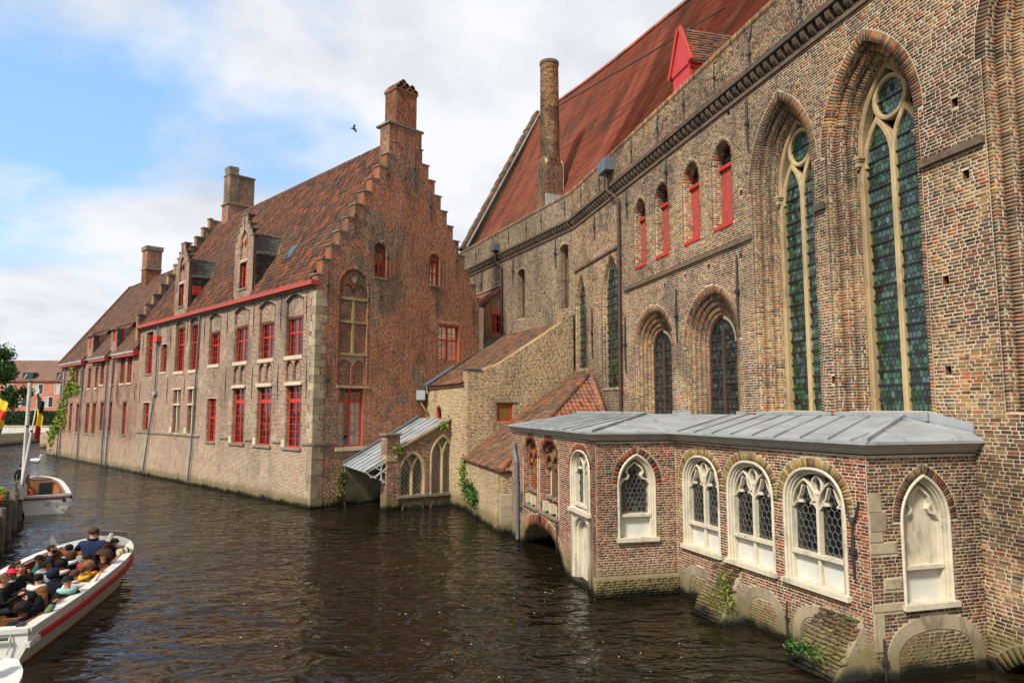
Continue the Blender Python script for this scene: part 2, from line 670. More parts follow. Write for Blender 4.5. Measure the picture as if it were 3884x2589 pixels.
# ================================================================== materials
class NT:
    def __init__(s, name):
        s.m = bpy.data.materials.new(name)
        s.m.use_nodes = True
        s.t = s.m.node_tree
        s.t.nodes.clear()
        s.out = s.n('ShaderNodeOutputMaterial')
        s.b = s.n('ShaderNodeBsdfPrincipled')
        s.l(s.b.outputs[0], s.out.inputs[0])

    def n(s, t, **k):
        x = s.t.nodes.new(t)
        for a, b in k.items():
            setattr(x, a, b)
        return x

    def l(s, a, b):
        s.t.links.new(a, b)

    def val(s, sock, x):
        if hasattr(x, 'links'):
            s.l(x, sock)
        else:
            sock.default_value = x

    def math(s, op, a, b=None, c_=None, clamp=False):
        x = s.n('ShaderNodeMath', operation=op, use_clamp=clamp)
        for i, v in enumerate((a, b, c_)):
            if v is not None:
                s.val(x.inputs[i], v)
        return x.outputs[0]

    def noise(s, scale, detail=4, rough=0.55, vec=None, dist=0.0):
        x = s.n('ShaderNodeTexNoise')
        x.inputs['Scale'].default_value = scale
        x.inputs['Detail'].default_value = detail
        x.inputs['Roughness'].default_value = rough
        x.inputs['Distortion'].default_value = dist
        s.l(vec if vec is not None else s.pos(), x.inputs['Vector'])
        return x.outputs['Fac']

    def pos(s):
        if not hasattr(s, '_p'):
            s._g = s.n('ShaderNodeNewGeometry')
            s._p = s._g.outputs['Position']
        return s._p

    def mapped(s, scale=(1, 1, 1), rot=(0, 0, 0)):
        x = s.n('ShaderNodeMapping')
        x.inputs['Scale'].default_value = scale
        x.inputs['Rotation'].default_value = rot
        s.l(s.pos(), x.inputs[0])
        return x.outputs[0]

    def posz(s):
        x = s.n('ShaderNodeSeparateXYZ')
        s.l(s.pos(), x.inputs[0])
        return x.outputs[2]

    def rng(s, v, a, b, c_=0.0, d=1.0, smooth=True):
        x = s.n('ShaderNodeMapRange', interpolation_type='SMOOTHSTEP' if smooth else 'LINEAR')
        s.val(x.inputs['Value'], v)
        for k, q in zip(('From Min', 'From Max', 'To Min', 'To Max'), (a, b, c_, d)):
            x.inputs[k].default_value = q
        return x.outputs[0]

    def ramp(s, fac, stops, const=False):
        x = s.n('ShaderNodeValToRGB')
        r_ = x.color_ramp
        r_.interpolation = 'CONSTANT' if const else 'LINEAR'
        while len(r_.elements) < len(stops):
            r_.elements.new(0.5)
        for e, (p, col) in zip(r_.elements, stops):
            e.position = p
            e.color = hx(col) if isinstance(col, str) else col
        s.l(fac, x.inputs[0])
        return x.outputs[0]

    def mix(s, fac, a, b, blend='MIX'):
        x = s.n('ShaderNodeMix', data_type='RGBA', blend_type=blend)
        s.val(x.inputs['Factor'], fac)
        for i, v in ((6, a), (7, b)):
            s.val(x.inputs[i], hx(v) if isinstance(v, str) else v)
        return x.outputs[2]

    def bump(s, h_, strength=0.3, dist=0.01):
        x = s.n('ShaderNodeBump')
        x.inputs['Strength'].default_value = strength
        x.inputs['Distance'].default_value = dist
        s.l(h_, x.inputs['Height'])
        s.l(x.outputs[0], s.b.inputs['Normal'])

    def tone(s):
        a = s.n('ShaderNodeAttribute', attribute_name='tone')
        o = s.n('ShaderNodeObjectInfo')
        return s.math('FRACT', s.math('ADD', a.outputs['Fac'], o.outputs['Random']))

    def grime(s, col, soot=0.5, lime=0.3, moss=True, sc=0.55, mosslev=0.35, pale=None):
        """soot, broad stains and lime in irregular streaky patches, algae along the waterline"""
        vec = s.mapped((1, 1, 0.45))
        n1 = s.noise(sc, 8, 0.72, vec, 0.5)
        sm = s.math('MULTIPLY', s.rng(n1, 0.49, 0.66), soot, clamp=True)
        col = s.mix(sm, col, '2c2520')
        br = s.math('MULTIPLY', s.rng(s.noise(sc * 0.33, 5, 0.62, s.mapped((1, 1, 0.7), (0.1, 0.3, 0.4)), 0.6), 0.44, 0.66), soot * 0.8, clamp=True)
        col = s.mix(br, col, '5b4b3c')
        lm = s.math('MULTIPLY', s.rng(s.noise(sc * 1.7, 7, 0.72, s.mapped((1.1, 1.0, 0.8), (0.3, 0.2, 0.9)), 0.2), 0.53, 0.68), lime, clamp=True)
        col = s.mix(lm, col, 'c0ae90')
        if pale:
            z = s.math('ADD', s.posz(), s.math('MULTIPLY', s.math('SUBTRACT', s.noise(0.7, 6, 0.7), 0.5), pale[1] * 1.6))
            pm_ = s.math('MULTIPLY', s.rng(z, pale[0] + pale[1], pale[0] - pale[1], 0, 1), s.rng(s.noise(1.4, 7, 0.72), 0.36, 0.58, 0.25, 1.0))
            col = s.mix(s.math('MULTIPLY', pm_, pale[2]), col, pale[3])
        if moss:
            z = s.math('ADD', s.posz(), s.math('MULTIPLY', s.math('SUBTRACT', s.noise(1.3, 5, 0.65), 0.5), 0.55))
            col = s.mix(s.math('MULTIPLY', s.rng(z, mosslev * 2.1, mosslev * 0.9, 0, 1), 0.7), col, '625a32')
            col = s.mix(s.rng(z, mosslev * 0.85, mosslev * 0.15, 0, 1), col, '12130a')
        return col


def pset(m, **k):
    for a, b in k.items():
        m.inputs[a.replace('_', ' ')].default_value = b


def plain(name, col, rough=0.6, var=0.12, sc=6.0, metal=0.0, bump=0.0, spec=0.5, dirt=0.0, col2=None, bsc=None):
    t = NT(name)
    base = hx(col) if isinstance(col, str) else col
    f = t.noise(sc, 5, 0.6)
    dark = tuple(x * (1 - var * 2.2) for x in base[:3]) + (1,)
    lite = tuple(min(1, x * (1 + var)) for x in base[:3]) + (1,)
    c_ = t.ramp(f, [(0.25, dark), (0.72, lite if col2 is None else hx(col2))])
    if dirt:
        c_ = t.mix(t.math('MULTIPLY', t.rng(t.noise(sc * 0.6, 6, 0.7, t.mapped((1, 1, 0.35))), 0.5, 0.72), dirt), c_, '4a4238')
    t.l(c_, t.b.inputs['Base Color'])
    pset(t.b, Roughness=rough, Metallic=metal)
    t.b.inputs['Specular IOR Level'].default_value = spec
    if bump:
        t.bump(t.noise(bsc or sc * 4, 4, 0.6), bump, 0.01)
    return t.m


def brick_mat(name, stops, soot=0.5, lime=0.3, moss=True, mosslev=0.35, sc=0.55, alt=None, pale=None, var=1.0):
    t = NT(name)
    tn = t.tone()
    c_ = t.ramp(tn, stops)
    if alt:      # patches rebuilt in another brick
        f = t.rng(t.noise(alt[1], 5, 0.6, t.mapped((1, 1, 1.2), (0.2, 0.1, 0.7)), 0.4), alt[2], alt[2] + 0.06)
        c_ = t.mix(f, c_, t.ramp(tn, alt[0]))
    t2 = t.math('FRACT', t.math('MULTIPLY', tn, 7.37))
    g_ = lambda x: (1 + (x - 1) * var, 1 + (x * 0.99 - 1) * var, 1 + (x * 0.97 - 1) * var, 1)
    c_ = t.mix(1.0, c_, t.ramp(t2, [(0.0, g_(0.55)), (0.25, g_(0.86)), (0.8, g_(1.08)), (1.0, g_(1.3))]), 'MULTIPLY')
    c_ = t.mix(1.0, c_, t.ramp(t.noise(22, 4, 0.7), [(0.3, (0.66, 0.66, 0.66, 1)), (0.7, (1.2, 1.17, 1.12, 1))]), 'MULTIPLY')
    c_ = t.grime(c_, soot, lime, moss, sc, mosslev, pale)
    t.l(c_, t.b.inputs['Base Color'])
    pset(t.b, Roughness=0.9)
    t.b.inputs['Specular IOR Level'].default_value = 0.25
    t.bump(t.noise(60, 3, 0.7), 0.35, 0.006)
    return t.m


def mortar_mat(name, col, soot=0.4, lime=0.1, moss=True, mosslev=0.35, pale=None):
    t = NT(name)
    b = hx(col)
    c_ = t.ramp(t.noise(9, 5, 0.7), [(0.28, tuple(x * 0.55 for x in b[:3]) + (1,)), (0.62, b)])
    c_ = t.grime(c_, soot, lime, moss, 0.55, mosslev, pale)
    t.l(c_, t.b.inputs['Base Color'])
    pset(t.b, Roughness=0.95)
    t.b.inputs['Specular IOR Level'].default_value = 0.2
    t.bump(t.noise(40, 3, 0.7), 0.4, 0.01)
    return t.m


def far_brick(name, fr_az, stops, mort, bl=0.22, bh=0.07, soot=0.5, lime=0.2, moss=True):
    """brickwork too far off to tell the bricks apart"""
    t = NT(name)
    v = t.n('ShaderNodeVectorRotate', rotation_type='Z_AXIS')
    t.l(t.pos(), v.inputs['Vector'])
    v.inputs['Angle'].default_value = -(math.pi / 2 - R(fr_az))
    sp = t.n('ShaderNodeSeparateXYZ')
    t.l(v.outputs[0], sp.inputs[0])
    cm = t.n('ShaderNodeCombineXYZ')
    t.l(sp.outputs[0], cm.inputs[0])
    t.l(sp.outputs[2], cm.inputs[1])
    br = t.n('ShaderNodeTexBrick')
    t.l(cm.outputs[0], br.inputs['Vector'])
    br.inputs['Scale'].default_value = 1
    br.inputs['Brick Width'].default_value = bl
    br.inputs['Row Height'].default_value = bh
    br.inputs['Mortar Size'].default_value = 0.006
    br.inputs['Color1'].default_value = (0, 0, 0, 1)
    br.inputs['Color2'].default_value = (1, 1, 1, 1)
    br.inputs['Mortar'].default_value = (0.5, 0.5, 0.5, 1)
    c_ = t.ramp(br.outputs['Color'], stops)
    c_ = t.mix(br.outputs['Fac'], c_, mort)
    c_ = t.grime(c_, soot, lime, moss, pale=(2.6, 1.0, 0.5, 'a8987c') if moss else None)
    t.l(c_, t.b.inputs['Base Color'])
    pset(t.b, Roughness=0.9)
    return t.m


PAL_PAV = [(0, '3c2824'), (0.14, '5f3129'), (0.3, '84402a'), (0.5, '98492b'), (0.62, '6e382c'), (0.72, 'b05e32'), (0.82, '523931'), (0.9, '957750'), (1, '32282a')]
PAL_PAV2 = [(0, '3c2d28'), (0.2, '5e4034'), (0.4, '704936'), (0.55, '4e3a31'), (0.7, '8a5136'), (0.8, '6f5f4a'), (0.92, '8a754e'), (1, '2f2926')]
PAL_TAN = [(0, '6a5a40'), (0.3, '94804f'), (0.6, 'a89260'), (0.8, '8a5c3a'), (1, '5a4b3a')]
PAL_CHURCH = [(0, '564739'), (0.12, '866c4a'), (0.27, 'a38356'), (0.42, '8f6e44'), (0.55, 'ae8e5c'), (0.66, '9e5e36'), (0.74, '735f49'), (0.83, '86806c'), (0.91, 'ae5e32'), (1, '3e342b')]
PAL_CHURCH2 = [(0, '3a322b'), (0.25, '5d4c3b'), (0.5, '74593f'), (0.75, '86492c'), (1, '4a4036')]
PAL_CHURCHF = [(0, rgb(82, 70, 58)), (0.2, rgb(108, 92, 72)), (0.4, rgb(130, 110, 80)), (0.6, rgb(115, 96, 75)), (0.75, rgb(134, 92, 64)), (0.88, rgb(118, 110, 94)), (1, rgb(70, 62, 52))]
PAL_GABLE = [(0, rgb(90, 58, 46)), (0.12, rgb(132, 74, 48)), (0.32, rgb(160, 86, 50)), (0.5, rgb(172, 96, 54)), (0.65, rgb(150, 82, 54)), (0.78, rgb(178, 108, 66)), (0.9, rgb(118, 78, 60)), (1, rgb(80, 56, 46))]
PAL_GABLE2 = [(0, '362c28'), (0.25, '5a4438'), (0.5, '795442'), (0.75, '8d6a50'), (1, '4a3a32')]
PAL_FAC = [(0, rgb(78, 60, 52)), (0.16, rgb(116, 76, 62)), (0.34, rgb(146, 90, 68)), (0.52, rgb(132, 90, 74)), (0.66, rgb(164, 106, 76)), (0.78, rgb(98, 74, 64)), (0.9, rgb(164, 126, 96)), (1, rgb(72, 58, 50))]
PAL_FAC2 = [(0, '4a4036'), (0.25, '7d6a54'), (0.5, '98805f'), (0.75, '6a5646'), (1, 'a8906c')]
PAL_Y = [(0, rgb(120, 102, 74)), (0.16, rgb(158, 130, 86)), (0.34, rgb(176, 148, 104)), (0.52, rgb(184, 158, 114)), (0.66, rgb(166, 110, 66)), (0.76, rgb(162, 136, 92)), (0.9, rgb(190, 166, 126)), (1, rgb(106, 90, 68))]
PAL_W = [(0, rgb(66, 46, 40)), (0.2, rgb(104, 56, 46)), (0.42, rgb(132, 68, 48)), (0.6, rgb(150, 80, 52)), (0.78, rgb(98, 68, 56)), (0.9, rgb(158, 104, 70)), (1, rgb(62, 46, 42))]

M = {}
FP = (3.0, 1.1, 0.42, 'b8a88c')
M['pav'] = brick_mat('brick_pavilion', PAL_PAV, 0.4, 0.25, mosslev=0.42, alt=(PAL_TAN, 0.6, 0.58), pale=(0.75, 0.5, 0.75, 'a08f74'))
M['pav2'] = brick_mat('brick_pavilion_dark', PAL_PAV2, 0.5, 0.3, mosslev=0.42, alt=(PAL_PAV, 0.7, 0.57), pale=(0.6, 0.5, 0.6, '94866a'))
M['tan'] = brick_mat('brick_tan_arch', PAL_TAN, 0.3, 0.2)
M['church'] = brick_mat('brick_church', PAL_CHURCH, 0.75, 0.22, mosslev=0.5, var=0.85, alt=(PAL_CHURCH2, 0.3, 0.51))
M['churchf'] = brick_mat('brick_church_old', PAL_CHURCHF, 0.75, 0.22, var=0.5)
M['gable'] = brick_mat('brick_gable', PAL_GABLE, 0.62, 0.22, mosslev=0.42, alt=(PAL_GABLE2, 0.28, 0.52), pale=(2.4, 1.2, 0.35, '9a8a74'), var=0.45)
M['fac'] = brick_mat('brick_facade', PAL_FAC, 0.7, 0.4, mosslev=0.36, alt=(PAL_FAC2, 0.25, 0.54), pale=FP, var=0.5)
M['yel'] = brick_mat('brick_yellow', PAL_Y, 0.45, 0.4, mosslev=0.42, var=0.5)
M['wred'] = brick_mat('brick_passage', PAL_W, 0.4, 0.25, mosslev=0.42, pale=(0.35, 0.3, 0.6, '9a8b72'))
M['m_pav'] = mortar_mat('mortar_pavilion', 'cbbba0', 0.3, mosslev=0.42, pale=(0.75, 0.5, 0.75, 'a08f74'))
M['m_church'] = mortar_mat('mortar_church', 'd2c2a8', 0.38, mosslev=0.5)
M['m_gable'] = mortar_mat('mortar_gable', 'c2ae98', 0.4, mosslev=0.42)
M['m_fac'] = mortar_mat('mortar_facade', 'dccdb6', 0.3, mosslev=0.36, pale=FP)
M['m_yel'] = mortar_mat('mortar_yellow', 'dccdb0', 0.25, mosslev=0.42)
M['facfar'] = far_brick('brick_far_wing', -45, PAL_FAC, 'b5a48f', soot=0.75, lime=0.35)
M['modern'] = far_brick('brick_modern', 90, [(0, '9a5a48'), (0.5, 'a9664f'), (1, 'b87860')], 'b58470', bl=0.4, bh=0.12, soot=0.05, lime=0.1, moss=False)
M['quay'] = far_brick('brick_quay', 90, PAL_Y, 'c0b098', bl=0.5, bh=0.2, soot=0.3)


def stone_mat(name, a, b, dirt=0.35, moss=True):
    t = NT(name)
    o = t.n('ShaderNodeObjectInfo')
    f = t.math('ADD', t.math('MULTIPLY', t.noise(5, 6, 0.7), 0.75), t.math('MULTIPLY', o.outputs['Random'], 0.35))
    c_ = t.ramp(f, [(0.25, a), (0.8, b)])
    c_ = t.grime(c_, dirt, 0.1, moss, 1.6)
    t.l(c_, t.b.inputs['Base Color'])
    pset(t.b, Roughness=0.85)
    t.bump(t.noise(30, 5, 0.7), 0.4, 0.012)
    return t.m


M['stone'] = stone_mat('stone_quoin', '7d705a', 'b3a484', 0.55)
M['plaster'] = stone_mat('stone_plaster', '857860', 'ab9c80', 0.5)
M['tracery'] = stone_mat('stone_tracery', '97805a', 'b8a276', 0.35, False)
M['coping'] = stone_mat('stone_coping', '6c6353', '8b806b', 0.5, False)
M['corbel'] = stone_mat('stone_corbel', '3a322a', '6d5a45', 0.6, False)
M['white'] = plain('white_paint_window', 'c8bea6', 0.6, 0.09, 5.0, dirt=0.55, bump=0.3)
M['white2'] = plain('white_paint', 'c6c4ba', 0.42, 0.06, 3.0, dirt=0.2)
M['cream'] = plain('cream_sill', 'bfb295', 0.8, 0.08, 4.0, dirt=0.3)
M['moulding'] = plain('painted_moulding', '9d9480', 0.6, 0.08, 3.0, dirt=0.25)
M['red'] = plain('red_paint', 'bd2f22', 0.45, 0.10, 5.0, dirt=0.10)
M['redl'] = plain('red_paint_faded', 'a8433a', 0.65, 0.15, 4.0, dirt=0.25)
M['iron'] = plain('iron', '3a3836', 0.6, 0.2, 8.0, metal=0.3)
M['zinc'] = plain('zinc_sheet', '9ea2a3', 0.55, 0.14, 1.3, metal=0.15, dirt=0.42)
M['zincd'] = plain('zinc_pipe', '6a7076', 0.5, 0.12, 2.0, metal=0.3)
M['brownpipe'] = plain('brown_pipe', '4b342a', 0.55, 0.15, 3.0)
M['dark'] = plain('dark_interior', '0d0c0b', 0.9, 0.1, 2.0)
M['lead'] = plain('lead_cames', '6d6e6c', 0.6, 0.1, 3.0, metal=0.2)
M['leadlight'] = plain('lead_cames_pale', 'a3a297', 0.6, 0.1, 3.0)
M['barsdark'] = plain('saddle_bars', '1f2123', 0.6, 0.1, 3.0)
M['curtain'] = plain('curtain_cloth', 'b5b0a6', 0.9, 0.15, 3.0)
M['ply'] = plain('brown_board', '7a5a28', 0.35, 0.12, 2.0)
M['wood'] = plain('varnished_wood', '7a4a22', 0.35, 0.2, 5.0)
M['oldwood'] = plain('weathered_wood', '54463a', 0.85, 0.22, 3.0, bump=0.4)
M['oldwood2'] = plain('grey_wood', '6c6154', 0.85, 0.22, 3.0, bump=0.4)
M['hullw'] = plain('hull_white', 'd8d5cc', 0.32, 0.04, 1.2, dirt=0.12)
M['hullin'] = plain('hull_inside_ochre', 'a06a3a', 0.5, 0.12, 2.0)
M['redrub'] = plain('red_rubbing_strake', 'a81f1c', 0.45, 0.08, 4.0)
M['black'] = plain('black_rubber', '15151a', 0.6, 0.1, 3.0)
M['seatgreen'] = plain('green_vinyl', '6f8f80', 0.5, 0.06, 3.0)
M['orange'] = plain('orange_buoy', 'd24a1c', 0.5, 0.06, 3.0)


def tile_mat(name, stops, soot=0.4, lime=0.1, lichen=0.0, sc=0.5):
    t = NT(name)
    c_ = t.ramp(t.tone(), stops)
    c_ = t.grime(c_, soot, lime, False, sc)
    if lichen:
        c_ = t.mix(t.math('MULTIPLY', t.rng(t.noise(0.9, 8, 0.75), 0.58, 0.72), lichen), c_, '8f6a22')
    t.l(c_, t.b.inputs['Base Color'])
    pset(t.b, Roughness=0.75)
    t.bump(t.noise(35, 3, 0.6), 0.3, 0.008)
    return t.m


M['pantile'] = tile_mat('pantile_hall', [(0, '302219'), (0.25, '4f3020'), (0.5, '6c3d23'), (0.75, '8c4c28'), (1, '3f2e22')], 0.65, 0.03, 0.0)
M['pantiled'] = tile_mat('pantile_brown', [(0, '44362c'), (0.3, '604434'), (0.6, '6f4c38'), (1, '7d5038')], 0.5, 0.1, 0.3)
M['pantileT'] = tile_mat('pantile_old', [(0, '3f372e'), (0.3, '5c4633'), (0.6, '714e33'), (0.85, '855433'), (1, '98552c')], 0.5, 0.12, 0.25, 1.2)
M['pantileO'] = tile_mat('pantile_orange', [(0, '5a4032'), (0.3, '8a5034'), (0.6, 'a05a36'), (0.85, '7d5a48'), (1, 'b2602f')], 0.5, 0.15, 0.35, 1.2)
M['slate'] = tile_mat('slate', [(0, '26282b'), (0.4, '33363a'), (0.8, '3f4246'), (1, '5a5d60')], 0.15, 0.12)
M['slateroof'] = tile_mat('slate_roof', [(0, '3a3a36'), (0.5, '4b4b45'), (1, '5b5a50')], 0.3, 0.1, 0.15)


def church_roof_mat():
    t = NT('plain_tile_roof')
    c_ = t.ramp(t.tone(), [(0, '8d4c36'), (0.5, 'a65e44'), (1, 'b56e54')])
    vec = t.mapped((1, 1, 0.22))
    c_ = t.mix(t.rng(t.noise(0.42, 7, 0.65, vec, 0.3), 0.45, 0.70), c_, '765240')
    c_ = t.mix(t.math('MULTIPLY', t.rng(t.noise(0.8, 6, 0.7, t.mapped((1, 1, 0.3), (0, 0, 0.8))), 0.55, 0.7), 0.6), c_, '85563f')
    c_ = t.mix(1.0, c_, t.ramp(t.noise(9, 3, 0.6), [(0.3, (0.8, 0.8, 0.8, 1)), (0.7, (1.15, 1.12, 1.1, 1))]), 'MULTIPLY')
    t.l(c_, t.b.inputs['Base Color'])
    pset(t.b, Roughness=0.8)
    return t.m


M['churchroof'] = church_roof_mat()


def glass_mat(name, stops, rough=0.07, spec=0.6, alpha=1.0):
    t = NT(name)
    c_ = t.ramp(t.tone(), stops)
    t.l(c_, t.b.inputs['Base Color'])
    pset(t.b, Roughness=rough)
    t.b.inputs['Specular IOR Level'].default_value = spec
    t.bump(t.noise(3.5, 2, 0.5), 0.12, 0.02)
    return t.m


M['quarry'] = glass_mat('leaded_glass_green', [(0, '0c1410'), (0.2, '16261d'), (0.4, '26402f'), (0.52, '24521f'), (0.64, '324a50'), (0.78, '41604f'), (0.88, '101a14'), (1, '506a66')], 0.16, 0.7)
M['quarryd'] = glass_mat('leaded_glass_dark', [(0, '181c1a'), (0.3, '27302c'), (0.6, '343c3a'), (0.85, '455250'), (1, '1c2220')], 0.14, 0.6)


def window_glass(name, tint=(0.9, 0.95, 0.93, 1), fac=0.22):
    t = NT(name)
    t.t.nodes.remove(t.b)
    g = t.n('ShaderNodeBsdfGlossy')
    g.inputs['Roughness'].default_value = 0.03
    tr = t.n('ShaderNodeBsdfTransparent')
    tr.inputs['Color'].default_value = tint
    lw = t.n('ShaderNodeFresnel')
    lw.inputs['IOR'].default_value = 1.6
    mx = t.n('ShaderNodeMixShader')
    t.l(t.math('ADD', lw.outputs[0], fac * 0.3, clamp=True), mx.inputs[0])
    t.l(tr.outputs[0], mx.inputs[1])
    t.l(g.outputs[0], mx.inputs[2])
    t.l(mx.outputs[0], t.out.inputs[0])
    bp = t.n('ShaderNodeBump')
    bp.inputs['Strength'].default_value = 0.1
    bp.inputs['Distance'].default_value = 0.02
    t.l(t.noise(2.5, 2, 0.5), bp.inputs['Height'])
    t.l(bp.outputs[0], g.inputs['Normal'])
    return t.m


M['glass'] = window_glass('window_glass')
M['screen'] = window_glass('acrylic_screen', (0.93, 0.93, 0.95, 1), 0.3)


def water_mat():
    t = NT('canal_water')
    pset(t.b, Roughness=0.045)
    t.b.inputs['IOR'].default_value = 1.33
    t.b.inputs['Base Color'].default_value = (0.010, 0.0068, 0.003, 1)
    big = t.noise(0.45, 2, 0.4, t.mapped((1.0, 1.3, 1), (0, 0, 0.5)), 0.5)
    mid = t.noise(1.6, 2, 0.45, t.mapped((0.75, 1.5, 1), (0, 0, 0.35)), 0.9)
    fine = t.noise(4.2, 1, 0.4, t.mapped((0.7, 1.5, 1), (0, 0, 0.15)), 0.8)
    calm = t.rng(t.noise(0.10, 2, 0.5), 0.35, 0.65, 0.6, 1.25)
    hgt = t.math('ADD', t.math('MULTIPLY', big, 0.9), t.math('ADD', t.math('MULTIPLY', mid, 0.55), t.math('MULTIPLY', fine, 0.07)))
    t.bump(t.math('MULTIPLY', hgt, calm), 1.0, 0.25)
    return t.m


M['water'] = water_mat()


def leaf_mat(name, stops):
    t = NT(name)
    c_ = t.ramp(t.tone(), stops)
    t.l(c_, t.b.inputs['Base Color'])
    pset(t.b, Roughness=0.6)
    t.b.inputs['Specular IOR Level'].default_value = 0.3
    return t.m


M['leaf'] = leaf_mat('leaves_tree', [(0, '1d3512'), (0.4, '2d4c19'), (0.8, '3c5e20'), (1, '55732b')])
M['vine'] = leaf_mat('leaves_vine', [(0, '47601a'), (0.4, '667a22'), (0.8, '85922b'), (1, '5a6420')])
M['ivy'] = leaf_mat('leaves_ivy', [(0, '3a4a1a'), (0.4, '556424'), (0.8, '7d8030'), (1, '8f7a2c')])
M['hedge'] = leaf_mat('leaves_hedge', [(0, '14260d'), (0.5, '1f3714'), (1, '2c451a')])
M['mosspl'] = leaf_mat('moss_plants', [(0, '4a4f1e'), (0.5, '66682c'), (1, '3b4a18')])
M['flower'] = leaf_mat('petals', [(0, 'd0421c'), (0.5, 'd8642a'), (0.75, '5a2a4a'), (1, 'd0b020')])
M['bark'] = plain('bark', '4a3d31', 0.9, 0.25, 4.0, bump=0.5)
# ================================================================== builders shared by the buildings
def tiles(parent, name, mat, org, uv, sv, U, S, tw, tl, keep=None, singles=0, amp=0.03, lip=0.028, seg=5, piece='tile', flat=False, curve=None):
    """overlapping roof tiles, each a piece of its own; org + u*uv + s*sv, s up the slope"""
    org, uv, sv = np.array(org, float), np.array(uv, float), np.array(sv, float)
    nv = np.cross(uv, sv)
    nv /= np.linalg.norm(nv)
    if nv[2] < 0:
        nv = -nv
    nu, ns = max(1, int(round(U / tw))), max(1, int(round(S / tl)))
    tw, tl = U / nu, S / ns
    xs = np.linspace(0, 1, seg)
    prof = np.zeros(seg) if flat else amp * (0.5 + 0.5 * np.cos(2 * np.pi * (xs - 0.18)))
    tu, ts, tn = [], [], []
    for srow, nn in ((0.0, 0.0), (0.0, lip), (1.12, 0.004)):
        tu += list(xs * tw * (0.985 if flat else 1.06))
        ts += [srow * tl] * seg
        tn += list(prof + nn)
    T = np.array([tu, ts, tn]).T
    F = []
    for r_ in range(2):
        for k in range(seg - 1):
            F.append((r_ * seg + k, r_ * seg + k + 1, (r_ + 1) * seg + k + 1, (r_ + 1) * seg + k))
    F = np.array(F)
    gi, gj = np.meshgrid(np.arange(nu), np.arange(ns), indexing='ij')
    cu, cs = gi.ravel() * tw, gj.ravel() * tl
    if flat:
        cu = cu + (gj.ravel() % 2) * tw / 2
    if keep is not None:
        k = np.array([keep(a + tw / 2, b + tl / 2) for a, b in zip(cu, cs)])
        cu, cs = cu[k], cs[k]
    n = len(cu)
    if not n:
        return
    off = np.stack([cu + RNG.normal(0, 0.006, n), cs + RNG.normal(0, 0.008, n), np.abs(RNG.normal(0, 0.006, n))], 1)
    if curve is not None:
        off[:, 2] += curve(cu, cs)
    cen = org + off[:, :1] * uv + off[:, 1:2] * sv
    single = np.zeros(n, bool)
    if singles:
        d = np.linalg.norm(cen - np.array((0, 0, 5)), axis=1)
        single[np.argsort(d)[:singles]] = True
        me = bpy.data.meshes.new(piece)
        V = T[:, :1] * uv + T[:, 1:2] * sv + T[:, 2:] * nv
        me.from_pydata([tuple(v) for v in V], [], [tuple(int(i) for i in f) for f in F])
        me.materials.append(mat)
        hold = MB()
        for i in np.nonzero(single)[0]:
            ob = bpy.data.objects.new(piece, me)
            COL.objects.link(ob)
            ob.location = tuple(org + off[i, 0] * uv + off[i, 1] * sv + off[i, 2] * nv)
            ob.rotation_euler = (random.gauss(0, 0.008), random.gauss(0, 0.008), random.gauss(0, 0.01))
            ob.parent = parent
            if parent.type == 'EMPTY':
                ob.matrix_parent_inverse = Matrix.Translation(-Vector(parent.location))
    off = off[~single]
    n = len(off)
    if not n:
        return
    L = off[:, None, :] + T[None] * (1 + 0 * off[:, None, :])
    L[:, :, 2] += RNG.normal(0, 0.004, (n, 1))
    V = org + L[..., :1] * uv + L[..., 1:2] * sv + L[..., 2:] * nv
    m = len(T)
    FF = (np.arange(n) * m)[:, None, None] + F[None]
    o = quad_mesh(name, V.reshape(-1, 3), FF.reshape(-1, 4), np.repeat(RNG.random(n), m), mat, parent)
    o['kind'] = 'stuff'
    return o


def sheet(name, pts, mat, parent, thick=0.06):
    """closed slab under a roof covering"""
    a, b, c_ = Vector(pts[0]), Vector(pts[1]), Vector(pts[2])
    n = (b - a).cross(c_ - a).normalized()
    if n.z < 0:
        n = -n
    return MB().extr(pts, -n * thick).build(name, mat, parent)


def ridge_tiles(parent, p, q, mat, rad=0.13, ln=0.4, name='ridge_tile', n=7):
    p, q = Vector(p), Vector(q)
    d = q - p
    k = max(1, int(d.length / ln))
    t = d.normalized()
    sd = t.cross(Vector((0, 0, 1))).normalized()
    up = sd.cross(t)
    me = None
    for i in range(k):
        if me is None:
            mb = MB()
            V = []
            for s_, rr in ((0, rad * 1.08), (ln * 1.03, rad * 0.95)):
                for j in range(n):
                    a = math.pi * j / (n - 1)
                    V.append(sd * math.cos(a) * rr + up * (math.sin(a) * rr - 0.04) + t * s_)
            F = [(j, j + 1, n + j + 1, n + j) for j in range(n - 1)] + [tuple(range(n)), tuple(range(n, 2 * n))]
            o = mb.add(V, F).build(name, mat, parent)
            me = o.data
        else:
            o = bpy.data.objects.new(name, me)
            COL.objects.link(o)
            attach(o, parent)
        o.location = p + d * (i / k) + Vector((0, 0, random.uniform(-0.008, 0.008)))
        o.rotation_euler = (0, 0, random.gauss(0, 0.012))


def pane(parent, fr, poly, o, mat=None, name='pane'):
    mb = MB()
    mb.add([fr.p(u, z, o) for u, z in poly], [tuple(range(len(poly)))])
    return mb.build(name, mat or M['glass'], parent, recalc=False)


